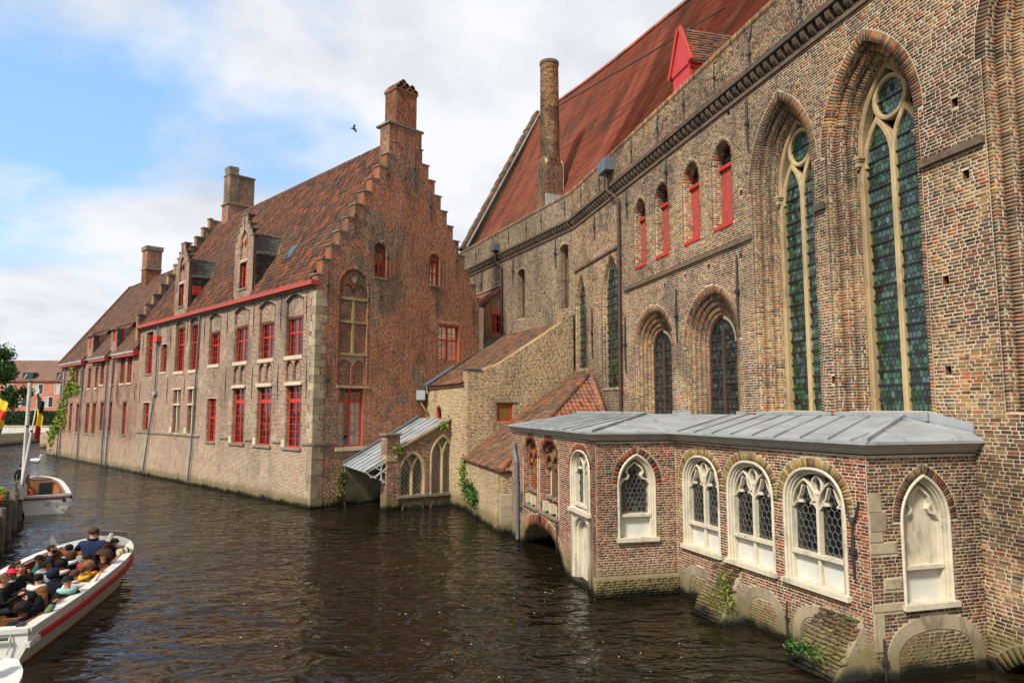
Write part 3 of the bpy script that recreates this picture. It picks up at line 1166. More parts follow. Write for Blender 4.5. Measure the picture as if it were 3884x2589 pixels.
def red_window(parent, fr, a, b, z0, z1, o=-0.2, lights=2, cols=2, rows=(2, 3), tz=None, fw=0.065, bar=0.024, mat=None, curtain=None, tw=0.09, arch_top=None):
    """painted casement: the frame with its mullion is the window, its glazing bars and panes are sub-parts"""
    mat = mat or M['red']
    w = MB()
    w.box(fr, a, a + fw, z0, z1, o - 0.07, o)
    w.box(fr, b - fw, b, z0, z1, o - 0.07, o)
    w.box(fr, a + fw, b - fw, z0, z0 + fw * 1.3, o - 0.07, o + 0.01)
    w.box(fr, a + fw, b - fw, z1 - fw, z1, o - 0.07, o)
    if tz is None and len(rows) == 2:
        tz = z0 + (z1 - z0) * 0.6
    if len(rows) == 2:
        w.box(fr, a + fw, b - fw, tz - tw / 2, tz + tw / 2, o - 0.065, o + 0.012)
    segs = []
    W_ = (b - a) / lights
    for k in range(1, lights):
        w.box(fr, a + k * W_ - fw * 0.55, a + k * W_ + fw * 0.55, z0 + fw, z1 - fw, o - 0.068, o + 0.004)
    win = w.build('window', mat, parent)
    zz = [(z0 + fw * 1.3, tz - tw / 2, rows[1]), (tz + tw / 2, z1 - fw, rows[0])] if len(rows) == 2 else [(z0 + fw * 1.3, z1 - fw, rows[0])]
    g = MB()
    for k in range(lights):
        l0 = a + k * W_ + (fw if k == 0 else fw * 0.55)
        l1 = a + (k + 1) * W_ - (fw if k == lights - 1 else fw * 0.55)
        for y0, y1, nr in zz:
            for c_ in range(1, cols):
                x = l0 + (l1 - l0) * c_ / cols
                g.box(fr, x - bar / 2, x + bar / 2, y0, y1, o - 0.05, o - 0.012)
            for r_ in range(1, nr):
                y = y0 + (y1 - y0) * r_ / nr
                g.box(fr, l0, l1, y - bar / 2, y + bar / 2, o - 0.048, o - 0.014)
            # sash stiles
            for (p0, p1) in ((l0, l0 + 0.03), (l1 - 0.03, l1)):
                g.box(fr, p0, p1, y0, y1, o - 0.055, o - 0.010)
            pane(win, fr, rect(l0, l1, y0, y1), o - 0.035)
    if g.v:
        g.build('glazing_bars', mat, win)
    if curtain:
        for (x0, x1, y0, y1) in curtain:
            cb = MB()
            n = 14
            V = []
            for i in range(n + 1):
                x = x0 + (x1 - x0) * i / n
                d = 0.018 * math.sin(i * 2.1) - 0.1
                V += [fr.p(x, y0, o + d), fr.p(x, y1, o + d)]
            cb.add(V, [(2 * i, 2 * i + 2, 2 * i + 3, 2 * i + 1) for i in range(n)])
            cb.build('curtain', M['curtain'], win, recalc=False)
    return win


def anchor(parent, fr, u, z0, z1, o=0.02, r_=0.022, name='wall_anchor', fork=False):
    mb = MB()
    m = (z0 + z1) / 2
    mb.tube([fr.p(u, z0, o), fr.p(u, m, o + 0.02), fr.p(u, z1, o)], [r_ * 0.55, r_, r_ * 0.6], 6)
    mb.box(fr, u - r_ * 1.8, u + r_ * 1.8, m - r_ * 1.3, m + r_ * 1.3, o - 0.03, o + r_ * 1.6)
    if fork:
        for s_ in (-1, 1):
            mb.tube([fr.p(u, z1, o), fr.p(u + s_ * 0.1, z1 + 0.18, o), fr.p(u + s_ * 0.17, z1 + 0.45, o)], [r_ * 0.8, r_ * 0.8, r_ * 0.5], 6)
    return mb.build(name, M['iron'], parent)


def downpipe(parent, pts, r_=0.055, mat=None, collars=True, name='downpipe'):
    o = MB().tube(pts, r_, 10).build(name, mat or M['zincd'], parent, smooth=False)
    if collars:
        a, b = Vector(pts[-2]), Vector(pts[-1])
        n = max(2, int((a - b).length / 1.9))
        for i in range(n):
            p = a + (b - a) * ((i + 0.5) / n)
            d = (b - a).normalized() * 0.03
            MB().tube([p - d, p + d], r_ * 1.3, 10).build('pipe_collar', mat or M['zincd'], o)
    return o


def hexes(fr, poly, o, w=0.12, h=0.16, tilt=0.012, gap=0.006, shape='hex'):
    """small leaded panes filling a light"""
    us = [p[0] for p in poly]
    zs = [p[1] for p in poly]
    V, res = [], []
    row = 0
    z = min(zs) + h * 0.3
    while z < max(zs):
        u = min(us) + (w / 2 if row % 2 else 0)
        while u < max(us) + w / 2:
            if inpoly(poly, u, z):
                iv = [i for i in scan(poly, z) if i[0] <= u <= i[1]]
                if iv:
                    a, b = iv[0]
                    u0, u1 = max(a, u - w / 2) + gap, min(b, u + w / 2) - gap
                    if u1 - u0 > w * 0.3:
                        res.append((u0, u1, z))
            u += w
        z += h * 0.78
        row += 1
    return [((a, b, z), h) for a, b, z in res]


def quarry_mesh(parent, fr, poly, o, mat, w=0.12, h=0.16, tilt=0.02, singles=0, name='leaded_panes', tint=None):
    ps = hexes(fr, poly, o, w, h)
    if not ps:
        return []
    V, F, T = [], [], []
    out = []
    for i, ((a, b, z), hh) in enumerate(ps):
        g = 0.005
        c_ = [(a, z - hh * 0.22), ((a + b) / 2, z - hh * 0.5 + g), (b, z - hh * 0.22), (b, z + hh * 0.22), ((a + b) / 2, z + hh * 0.5 - g), (a, z + hh * 0.22)]
        tu, tz = random.gauss(0, tilt), random.gauss(0, tilt)
        m_ = (a + b) / 2
        k = len(V)
        V += [fr.p(u, zz, o + (u - m_) * tu + (zz - z) * tz) for u, zz in c_]
        F.append([k + j for j in range(6)])
        T += [random.random()] * 6
    idx = list(range(len(F)))
    single = set(idx[:singles])
    for i in single:
        q = F[i]
        me = bpy.data.meshes.new('leaded_pane')
        me.from_pydata([V[j] for j in q], [], [tuple(range(6))])
        me.materials.append(mat)
        ob = bpy.data.objects.new('leaded_pane', me)
        COL.objects.link(ob)
        attach(ob, parent)
    rest = [i for i in idx if i not in single]
    if rest:
        VV = [V[j] for i in rest for j in F[i]]
        FF = [[6 * n_ + j for j in range(6)] for n_ in range(len(rest))]
        TT = [T[j] for i in rest for j in F[i]]
        ob = quad_mesh(name, VV, FF, TT, mat, parent)
        ob['kind'] = 'stuff'


def lattice(parent, fr, poly, o, mode='diamond', s_=0.16, w=0.012, mat=None, name='lead_lattice', aspect=1.5):
    """lead cames clipped to a light"""
    us = [p[0] for p in poly]
    zs = [p[1] for p in poly]
    a, b, c_, d = min(us), max(us), min(zs), max(zs)
    segs = []
    if mode == 'diamond':
        H = s_ * aspect
        nn = int((b - a) / s_ + (d - c_) / H) + 3
        for sg in (1, -1):
            for i in range(-nn, nn):
                pts = []
                u0 = a + i * s_ if sg > 0 else b - i * s_
                st = 40
                Lz = d - c_
                for k in range(st + 1):
                    z = c_ + Lz * k / st
                    u = u0 + sg * (z - c_) / H * s_
                    if a <= u <= b and inpoly(poly, u, z):
                        pts.append((u, z))
                if len(pts) > 1:
                    segs.append((pts[0], pts[-1]))
    else:
        h_ = s_ * aspect
        row = 0
        z = c_
        while z < d + h_:
            u = a - s_ + (s_ / 2 if row % 2 else 0)
            while u < b + s_:
                P = [(u - s_ / 2, z - h_ * 0.22), (u - s_ / 2, z + h_ * 0.22), (u, z + h_ * 0.5), (u + s_ / 2, z + h_ * 0.22)]
                for p, q in zip(P[:-1], P[1:]):
                    m_ = ((p[0] + q[0]) / 2, (p[1] + q[1]) / 2)
                    if inpoly(poly, *m_) and inpoly(poly, *p) and inpoly(poly, *q):
                        segs.append((p, q))
                u += s_
            z += h_ * 0.72
            row += 1
    mb = MB()
    for p, q in segs:
        mb.bar(fr.p(*p, o), fr.p(*q, o), w, 0.01, up=(fr.nx, fr.ny, 0))
    if mb.v:
        return mb.build(name, mat or M['lead'], parent, recalc=False)


def leaves(parent, name, mat, pts, size=0.06, spread=0.05, per=1, up=0.3, kind=None):
    """leaf-sized faces at given points"""
    P = np.repeat(np.array(pts, float), per, 0)
    n = len(P)
    P = P + RNG.normal(0, spread, P.shape)
    a = RNG.normal(size=(n, 3))
    a /= np.linalg.norm(a, axis=1, keepdims=True)
    b = np.cross(a, RNG.normal(size=(n, 3)))
    b /= np.linalg.norm(b, axis=1, keepdims=True) + 1e-9
    s_ = size * RNG.uniform(0.6, 1.4, (n, 1))
    V = np.stack([P - a * s_, P + b * s_ * 0.55, P + a * s_, P - b * s_ * 0.55], 1).reshape(-1, 3)
    F = np.arange(4 * n).reshape(n, 4)
    o = quad_mesh(name, V, F, np.repeat(RNG.random(n), 4), mat, parent)
    if kind:
        o['kind'] = kind
    return o


def cornice(parent, path, steps, mat, name):
    """mouldings along a plan polyline; steps: (z0, z1, projection)"""
    mb = MB()
    for z0, z1, pr in steps:
        out = offset(path, pr)
        inn = offset(path, -0.2)
        n = len(path)
        V = []
        for i in range(n):
            V += [(inn[i][0], inn[i][1], z0), (out[i][0], out[i][1], z0), (out[i][0], out[i][1], z1), (inn[i][0], inn[i][1], z1)]
        F = []
        for i in range(n - 1):
            for k in range(4):
                F.append((4 * i + k, 4 * i + (k + 1) % 4, 4 * i + 4 + (k + 1) % 4, 4 * i + 4 + k))
        F += [(0, 1, 2, 3), tuple(4 * (n - 1) + k for k in range(4))]
        mb.add(V, F)
    return mb.build(name, mat, parent)
# ================================================================== frames of all walls (metres, water level z = 0)
GF = Fr((-10.2, 35.17), -45)            # long canal front of the gabled hall
GE = Fr((-10.2, 35.17), 45)             # its stepped gable
CN = Fr((9.36, 13.96), -14)             # near flank of the church
KX, KY, _ = CN.p(24.5, 0)
CF = Fr((KX, KY), -26)                  # far flank of the church
YF = Fr((-2.32, 34.63), 64)
YL = Fr((-2.32, 34.63), -26)
TC = Fr((-0.43, 27.96), -16)
TF = Fr((-0.43, 27.96), 74)
WW = Fr((-6.11, 34.54), 55)
AL = Fr((2.27, 18.75), -14)
AF = Fr((2.27, 18.75), 76)
BF = Fr((6.75, 13.2), -19.5)
BR = Fr((6.75, 13.2), 74)

# ================================================================== water and ground
wm = MB()
wm.add([(-400, -60, 0), (160, -60, 0), (160, 420, 0), (-400, 420, 0)], [(0, 1, 2, 3)])
water = wm.build('canal_water', M['water'])
tag(water, kind='structure')
gm = MB()
gm.add([(-900, -200, -1.4), (900, -200, -1.4), (900, 1500, -1.4), (-900, 1500, -1.4)], [(0, 1, 2, 3)])
tag(gm.build('canal_bed', M['plaster']), kind='structure')

# ================================================================== gabled hall
hall = empty('gabled_hall', GF.p(0, 0), 'red brick hall with stepped gable and pantile roof rising from the canal', 'building')
holes, excl = [], []
Bf = Bricks(GF)
niches = [(1.35, 3.18, 7.88, 10.92, 11.2, 9.95), (4.66, 6.5, 7.88, 10.92, 11.2, 9.95), (8.05, 9.98, 7.88, 10.95, 11.22, 10.0), (12.23, 13.96, 7.9, 10.98, 11.24, 10.0),
          (15.7, 17.39, 7.7, 11.08, 11.28, 10.84), (18.43, 20.2, 7.7, 11.08, 11.28, 10.84)]
rects = [(22.0, 23.15, 7.77, 9.88), (25.16, 26.66, 7.76, 11.1)]
low = [(1.3, 2.9, 2.97, 6.27), (4.74, 6.43, 2.97, 6.27), (8.2, 9.81, 2.97, 6.27), (12.42, 13.79, 2.92, 5.72), (15.88, 17.22, 3.34, 6.4), (18.72, 20.07, 3.34, 6.4), (25.33, 26.57, 3.39, 5.54)]
for a, b, z0, zs, za, li in niches:
    p = arch(a, b, z0, zs, za, 'seg')
    holes.append((offset(p, 0.04), 0.5, 1))
    excl.append(offset(p, 0.11))
    Bf.ring(p, 0.11, -0.2, 0.012, 0.07)
    # brick tympanum above the lintel, set back in the niche
    ty = [q for q in p if q[1] > li]
    ty = [(a, li + 0.2)] + ty + [(b, li + 0.2)]
    MB().prism(GF, [(a, li)] + [q for q in p if q[1] > li] + [(b, li)], -0.48, -0.12).build('tympanum', M['m_fac'], hall)
    Bf.rows(ty, z0=li + 0.2, o=-0.12)
    n = int((b - a) / 0.075)
    for i in range(n):
        x0 = a + (b - a) * i / n
        Bf.quad(((x0 + .006, li + .01), (x0 + (b - a) / n - .006, li + .01), (x0 + (b - a) / n - .006, li + .19), (x0 + .006, li + .19)), -0.2, -0.108)
    # hood moulding
    hood = [q for q in arch(a - 0.06, b + 0.06, zs - 0.05, zs, za + 0.03, 'seg')][1:-1]
    MB().band(GF, hood, 0.0, 0.07, -0.05, 0.07).build('hood_mould', M['coping'], hall)
for a, b, z0, z1 in rects + low:
    holes.append((rect(a - 0.04, b + 0.04, z0, z1), 0.5, 1))
    e = rect(a - 0.11, b + 0.11, z0, z1 + 0.02)
    excl.append(e)
    Bf.ring([(a, z0), (a, z1)], 0.11, -0.2, 0.012, 0.07)
    Bf.ring([(b, z1), (b, z0)], 0.11, -0.2, 0.012, 0.07)
# blind twin arches under the first three windows
for (a, b, *_r), (c_, d_, *_q) in zip(niches[:3], low[:3]):
    m_ = (a + b) / 2
    for x0, x1 in ((a + 0.12, m_ - 0.08), (m_ + 0.08, b - 0.12)):
        p = arch(x0, x1, 6.55, 7.25, 7.62)
        holes.append((offset(p, 0.03), 0.12, 0))
        excl.append(offset(p, 0.09))
        Bf.ring(p, 0.09, -0.12, 0.02, 0.07)
        Bf.rows(p, o=-0.12)
    MB().box(GF, c_ - 0.15, d_ + 0.18, 6.3, 6.45, -0.05, 0.10).build('lintel_stone', M['cream'], hall)
    MB().box(GF, c_ - 0.05, d_ + 0.1, 6.27, 6.3, -0.3, 0.14).build('lintel_ledge', M['coping'], hall)
    excl.append(rect(c_ - 0.15, d_ + 0.18, 6.3, 6.45))
# stone quoins of the corner, each a block of its own
z = 0.05
k = 0
while z < 11.2:
    hq = random.uniform(0.34, 0.44)
    la, lb = (0.62, 0.34) if k % 2 else (0.34, 0.62)
    la += random.uniform(-.05, .05)
    lb += random.uniform(-.05, .05)
    excl.append(rect(-0.1, la + 0.012, z, z + hq))
    mb = MB()
    t_ = random.uniform(0.012, 0.022)
    pl = [GF.p(la, z + .008, -0.05), GF.p(la, z + .008, t_), None, GE.p(lb, z + .008, t_), GE.p(lb, z + .008, -0.05)]
    cx = Vector(GF.p(0, z + .008, 0)) + Vector((GF.nx + GE.nx, GF.ny + GE.ny, 0)) * t_
    pl[2] = tuple(cx)
    mb.extr(pl, (0, 0, hq - 0.016))
    mb.build('quoin_stone', M['stone'], hall)
    z += hq
    k += 1
Q_TOP = z
out_f = [(0.03, -0.8), (0.03, 11.45), (28.2, 11.45), (28.2, -0.8)]
wf = wall_core(hall, GF, out_f, holes, 0.6, [M['m_fac'], M['dark'], M['fac']], 'canal_front')
Bf.rows([(0.02, 0.0), (0.02, 11.42), (28.2, 11.42), (28.2, 0.0)], excl)
Bf.finish('brickwork', M['fac'], hall)
for i, (a, b, z0, zs, za, li) in enumerate(niches):
    rr = (2, 3) if i < 4 else (4, 6)
    tz = z0 + (li - z0) * 0.62
    cur = [(a + .1, a + (b - a) * .45, z0, z0 + (li - z0) * .95)] if i in (1, 4) else ([(a + (b - a) * .55, b - .08, z0 + .1, li - .1)] if i in (0, 2) else None)
    red_window(hall, GF, a, b, z0, li, -0.24, 2, 2, rr, tz, curtain=cur)
    MB().box(GF, a - 0.08, b + 0.08, z0 - 0.2, z0 + 0.012, -0.25, 0.06).build('sill', M['cream'], hall)
for i, (a, b, z0, z1) in enumerate(rects):
    red_window(hall, GF, a, b, z0, z1, -0.22, 2 if i else 1, 2, (4, 6) if i else (2, 3), z0 + (z1 - z0) * 0.62)
    MB().box(GF, a - 0.08, b + 0.08, z0 - 0.13, z0 + 0.012, -0.25, 0.06).build('sill', M['coping'] if i else M['cream'], hall)
for i, (a, b, z0, z1) in enumerate(low):
    if i < 3:
        red_window(hall, GF, a, b, z0, z1, -0.17, 2, 2, (2, 6), z0 + 2.5, tw=0.2, curtain=[(a + 0.08, a + 0.55, z0 + .1, z0 + 2.3)] if i < 2 else None)
        MB().box(GF, a - 0.2, b + 0.35, z0 - 0.12, z0 + 0.012, -0.2, 0.1).build('sill', M['coping'], hall)
        MB().box(GF, b + 0.01, b + 0.42, z0 + 0.0, z0 + 0.42, -0.1, 0.05).build('jamb_stone', M['cream'], hall)
    elif i in (4, 5):
        red_window(hall, GF, a, b, z0, z1, -0.28, 2, 1, (1, 1), z0 + 2.0, fw=0.09)
        mb = MB()
        mb.box(GF, (a + b) / 2 - 0.07, (a + b) / 2 + 0.07, z0, z1, -0.2, -0.03)
        mb.box(GF, a, b, z0 + 1.95, z0 + 2.08, -0.2, 0.04)
        mb.build('stone_cross', M['cream'], hall)
        MB().box(GF, a - 0.2, b + 0.15, z1, z1 + 0.12, -0.2, 0.08).build('lintel_stone', M['cream'], hall)
        MB().box(GF, b + 0.01, b + 0.5, z0, z0 + 0.4, -0.1, 0.05).build('jamb_stone', M['cream'], hall)
    else:
        red_window(hall, GF, a, b, z0, z1, -0.2, 2, 1 if i == 6 else 2, (3, 4), z0 + (z1 - z0) * 0.55)
        MB().box(GF, a - 0.15, b + 0.15, z0 - 0.1, z0 + 0.012, -0.2, 0.08).build('sill', M['coping'], hall)
# string course
for a, b in ((0, 1.05), (3.4, 4.4), (6.9, 7.95), (10.3, 11.6), (14.9, 21.5), (21.6, 28.1)):
    MB().box(GF, a, b, 3.18, 3.3, -0.02, 0.085).build('string_course', M['coping'], hall)
for u, z0, z1 in [(3.85, 9.4, 11.3), (7.3, 9.5, 11.3), (11.1, 9.5, 11.3), (0.95, 9.6, 11.3), (14.8, 9.3, 11.2), (17.9, 9.4, 11.2), (21.2, 9.3, 11.2), (24.3, 9.3, 11.2), (27.4, 9.3, 11.0),
                  (3.95, 5.5, 7.5), (7.2, 5.6, 7.5), (11.0, 5.6, 7.6), (0.75, 5.5, 7.5), (18.0, 5.6, 7.4), (21.4, 5.4, 7.3), (27.6, 5.5, 7.2)]:
    anchor(hall, GF, u, z0, z1)
# gutter of red boards
MB().box(GF, -0.05, 28.3, 11.48, 11.72, -0.15, 0.34).build('gutter', M['redl'], hall)
MB().box(GF, 0.3, 28.2, 11.36, 11.48, -0.02, 0.12).build('eaves_moulding', M['coping'], hall)
downpipe(hall, [GF.p(15.5, 11.45, 0.14), GF.p(15.5, 10.8, 0.13), GF.p(15.95, 2.4, 0.13), GF.p(16.3, 0.1, 0.13)])
dp = downpipe(hall, [GF.p(23.6, 10.4, 0.16), GF.p(23.75, 6.3, 0.13), GF.p(25.6, 0.1, 0.13)])
MB().tube([GF.p(23.5, 11.45, 0.15), GF.p(23.55, 10.6, 0.15)], 0.06, 10).build('downpipe', M['zincd'], hall)
MB().box(GF, 23.2, 24.1, 10.12, 10.55, 0.02, 0.34).build('rain_hopper', M['red'], hall)
MB().box(GF, 23.5, 24.05, 6.1, 6.4, 0.02, 0.22).build('pipe_box', M['zinc'], hall)

# ---- stepped gable
steps = [(-0.02, 12.03)] + [(0.27 + 0.4905 * i, 12.88 + 0.8515 * i) for i in range(10)]
MID = 5.72
prof = [(0, -0.8)]
x_prev = 0.0
for i, (x, zt) in enumerate(steps):
    xl = max(0.0, x)
    prof += [(xl, prof[-1][1] if i else 12.03), (xl, zt)] if i else [(0, 12.03)]
prof += [(4.98, prof[-1][1]), (4.98, 21.55)]
right = [(2 * MID - x, z) for x, z in reversed(prof)]
out_g = prof + right
Bg = Bricks(GE)
hg, eg = [], []
def g_open(poly, dep=0.5, back=1, w=0.11, ring=True):
    hg.append((offset(poly, 0.04) if ring else poly, dep, back))
    eg.append(offset(poly, w))
    if ring:
        Bg.ring(poly, w, -0.2, 0.012, 0.07)
sw1 = arch(3.58, 4.31, 12.38, 14.0, 14.3, 'seg')
sw2 = arch(7.46, 8.19, 12.44, 14.02, 14.32, 'seg')
g_open(sw1, w=0.2)
g_open(sw2, w=0.2)
g_open(rect(8.14, 9.75, 7.92, 10.05), w=0.0, ring=False)
g_open(rect(1.46, 2.95, 3.0, 6.14), w=0.0, ring=False)
nich = arch(1.42, 3.12, 6.28, 11.55, 12.6)
g_open(nich, 0.14, 0, 0.18)
for zt, a, b in ((10.05, 8.04, 9.85),):
    n = int((b - a) / 0.075)
    for i in range(n):
        x = a + (b - a) * i / n
        Bg.quad(((x + .006, zt + .01), (x + .069, zt + .01), (x + .069, zt + .26), (x + .006, zt + .26)), -0.1, 0.01)
    eg.append(rect(a, b, zt, zt + .27))
# contents of the niche: blind cross window, twin arches, tracery head
Bg.rows(nich, [rect(1.5, 3.05, 6.28, 7.9)] , o=-0.14, L=0.235)
for x0, x1 in ((1.5, 2.2), (2.34, 3.04)):
    p = arch(x0, x1, 6.3, 7.2, 7.62)
    Bg.ring(p, 0.08, -0.2, -0.05, 0.07)
    Bg.rows(p, o=-0.14)
mb = MB()
mb.box(GE, 2.2, 2.34, 7.95, 10.95, -0.16, -0.04)
mb.box(GE, 1.45, 3.1, 7.9, 8.02, -0.16, -0.02)
mb.box(GE, 1.45, 3.1, 9.65, 9.78, -0.16, -0.03)
mb.box(GE, 1.45, 3.1, 10.92, 11.05, -0.16, -0.02)
mb.build('blind_stone_cross', M['tracery'], hall)
mb = MB()
mb.band(GE, arch(1.55, 2.27, 11.3, 11.4, 11.85), 0.05, 0.05, -0.14, -0.02)
mb.band(GE, arch(2.27, 2.99, 11.3, 11.4, 11.85), 0.05, 0.05, -0.14, -0.02)
mb.build('blind_tracery', M['gable'], hall)
MB().prism(GE, [(2.1, 12.2), (2.1, 12.0), (2.27, 11.8), (2.44, 12.0), (2.44, 12.2)], -0.14, -0.03).build('stone_shield', M['stone'], hall)
wg = wall_core(hall, GE, out_g, hg, 0.55, [M['m_gable'], M['dark'], M['gable']], 'gable_wall')
z = 0.05
random.seed(9)
eg.append(rect(-0.1, 0.45, 0, Q_TOP))
Bg.rows([(0.0 if p[0] < 0.01 else p[0], max(p[1], 0.0)) for p in out_g], eg)
Bg.rows(rect(0.02, 0.45, 0.02, Q_TOP), o=-0.004, rough=0.003)
Bg.finish('brickwork', M['gable'], hall)
for (x, zt), (x2, _z) in zip(steps, steps[1:] + [(4.98, 0)]):
    for a, b in ((max(x, 0) - 0.06, x2 + 0.02), (2 * MID - x2 - 0.02, 2 * MID - max(x, 0) + 0.06)):
        MB().box(GE, a, b, zt, zt + 0.07, -0.6, 0.06).build('coping_stone', M['coping'], hall)
red_window(hall, GE, 3.58, 4.31, 12.38, 13.88, -0.22, 2, 1, (1, 1), 13.2)
red_window(hall, GE, 7.46, 8.19, 12.44, 13.9, -0.22, 2, 1, (1, 1), 13.2)
for a, b, zz in ((3.58, 4.31, 12.38), (7.46, 8.19, 12.44)):
    MB().box(GE, a - 0.1, b + 0.1, zz - 0.1, zz + 0.012, -0.2, 0.07).build('sill', M['coping'], hall)
    MB().prism(GE, [(a, zz + 1.5)] + [q for q in arch(a, b, zz, zz + 1.6, zz + 1.92, 'seg') if q[1] > zz + 1.5] + [(b, zz + 1.5)], -0.4, -0.14).build('tympanum', M['gable'], hall)
red_window(hall, GE, 8.14, 9.75, 7.92, 10.05, -0.16, 2, 2, (2, 3), 9.2, curtain=[(8.2, 8.9, 8.0, 8.95), (9.0, 9.7, 8.0, 8.95)])
red_window(hall, GE, 1.46, 2.95, 3.0, 6.14, -0.12, 2, 2, (1, 4), 5.45, curtain=[(1.5, 1.95, 3.1, 5.4), (2.3, 2.9, 3.1, 5.4)], tw=0.12)
MB().box(GE, 1.3, 3.3, 2.82, 3.012, -0.2, 0.1).build('sill', M['cream'], hall)
MB().box(GE, 1.3, 3.3, 6.14, 6.28, -0.2, 0.07).build('lintel_stone', M['tracery'], hall)
MB().box(GE, 0.02, 1.28, 3.18, 3.3, -0.02, 0.085).build('string_course', M['coping'], hall)
for u, z0, z1 in [(4.3, 17.6, 19.3), (6.2, 17.9, 20.6), (2.2, 14.6, 16.6), (7.4, 16.3, 18.1), (9.5, 13.2, 15.2), (0.65, 10.6, 12.4), (3.95, 10.4, 12.2), (7.95, 10.4, 12.2), (10.9, 10.3, 12.0), (0.75, 5.6, 7.4)]:
    anchor(hall, GE, u, z0, z1, r_=0.04)

# ---- chimney on the gable
MB().box(GE, 4.36, 6.73, 17.5, 21.6, -0.95, -0.04).build('chimney_base', M['m_gable'], hall)
stk2 = Bricks(GE)
stk2.rows(rect(4.36, 5.0, 18.8, 21.6), o=-0.04)
stk2.rows(rect(6.44, 6.73, 19.6, 21.6), o=-0.04)
stk2.rows(rect(4.84, 6.36, 21.72, 23.85), o=-0.08)
GS = Fr(GE.p(4.36, 0, 0)[:2], -45)      # sides facing the canal front
s3 = Bricks(GS)
s3.rows(rect(0.04, 0.95, 18.0, 21.6), o=0.0)
GS2 = Fr(GE.p(4.84, 0, 0)[:2], -45)
s4 = Bricks(GS2)
s4.rows(rect(0.08, 1.2, 21.72, 23.85), o=0.0)
MB().box(GE, 4.27, 6.82, 21.6, 21.72, -1.28, 0.06).build('chimney_ledge', M['coping'], hall)
MB().box(GE, 4.85, 6.35, 21.72, 23.85, -1.2, -0.09).build('chimney_stack', M['m_gable'], hall)
MB().box(GE, 4.78, 6.42, 23.85, 23.97, -1.26, -0.02).build('chimney_crown', M['gable'], hall)
for b_ in (stk2, s3, s4):
    b_.finish('brickwork', M['gable'], hall)
def pot(u, z, o):
    mb = MB()
    n = 8
    V = []
    for k in range(n + 1):
        a = math.pi * k / n
        for rr in (0.20, 0.145):
            for oo in (o, o - 0.55):
                V.append(GE.p(u + math.cos(a) * rr, z + math.sin(a) * rr * 1.15, oo))
    F = []
    for k in range(n):
        i, j = 4 * k, 4 * k + 4
        F += [(i, i + 1, j + 1, j), (i + 2, j + 2, j + 3, i + 3), (i, j, j + 2, i + 2), (i + 1, i + 3, j + 3, j + 1)]
    mb.add(V, F)
    mb.build('chimney_pot', M['pantileT'], hall)
for o_ in (-0.03, -0.7):
    for i in range(4):
        pot(5.0 + 0.41 * i, 23.97, o_)
    for i in range(3):
        pot(5.2 + 0.41 * i, 24.22, o_ - 0.04)
pot(5.5, 24.48, -0.25)
# ---- main roof
EZ, RZ, RV = 11.62, 21.3, 5.72
def gp(u, v, z):
    x, y, _ = GF.p(u, 0, -v)
    return (x, y, z)
SL = math.hypot(RV + 0.15, RZ - EZ)
sv_ = (Vector(gp(0, RV, RZ)) - Vector(gp(0, -0.15, EZ))).normalized()
uv_ = Vector((GF.dx, GF.dy, 0))
U0 = 0.55
DOR = [(9.1, 1.33), (19.55, 1.33)]
def keep_main(u, s_):
    v = -0.15 + s_ * (RV + 0.15) / SL
    zz = EZ + s_ * (RZ - EZ) / SL
    uu = u + U0
    for c_, hw in DOR:
        if zz < 14.4 and abs(uu - c_) < hw - 0.05:
            return False
        if 14.4 <= zz < 15.95 and abs(uu - c_) < (hw) * (15.95 - zz) / 1.55:
            return False
    return True
tiles(hall, 'roof_tiles', M['pantile'], gp(U0, -0.15, EZ), uv_, sv_, 27.1, SL, 0.25, 0.32, keep_main, amp=0.10, lip=0.025)
sheet('roof', [gp(0.5, -0.1, EZ - 0.05), gp(27.7, -0.1, EZ - 0.05), gp(27.7, RV, RZ - 0.06), gp(0.5, RV, RZ - 0.06)], M['pantiled'], hall)
sheet('rear_roof', [gp(0.5, 2 * RV + 0.1, EZ - 0.05), gp(27.7, 2 * RV + 0.1, EZ - 0.05), gp(27.7, RV, RZ - 0.06), gp(0.5, RV, RZ - 0.06)], M['pantiled'], hall)
ridge_tiles(hall, gp(1.4, RV, RZ), gp(27.7, RV, RZ), M['pantiled'], 0.14, 0.42)
MB().prism(Fr(gp(0, 2 * RV, 0)[:2], -45), rect(0, 28.2, -0.8, 11.5), 0, -0.4).build('rear_wall', M['m_gable'], hall)
# skylight in the tiles
c0 = Vector(gp(5.6, -0.15, EZ)) + sv_ * 3.1
nrm = uv_.cross(sv_)
nrm = nrm if nrm.z > 0 else -nrm
fl = [c0 + uv_ * a + sv_ * b + nrm * 0.1 for a, b in ((-0.4, -0.5), (0.4, -0.5), (0.4, 0.5), (-0.4, 0.5))]
sk = MB().extr(fl, nrm * 0.07).build('skylight', M['zincd'], hall)
MB().extr([p + nrm * 0.072 for p in [c0 + uv_ * a + sv_ * b + nrm * 0.1 for a, b in ((-0.32, -0.42), (0.32, -0.42), (0.32, 0.42), (-0.32, 0.42))]], nrm * 0.012).build('pane', M['quarryd'], sk)

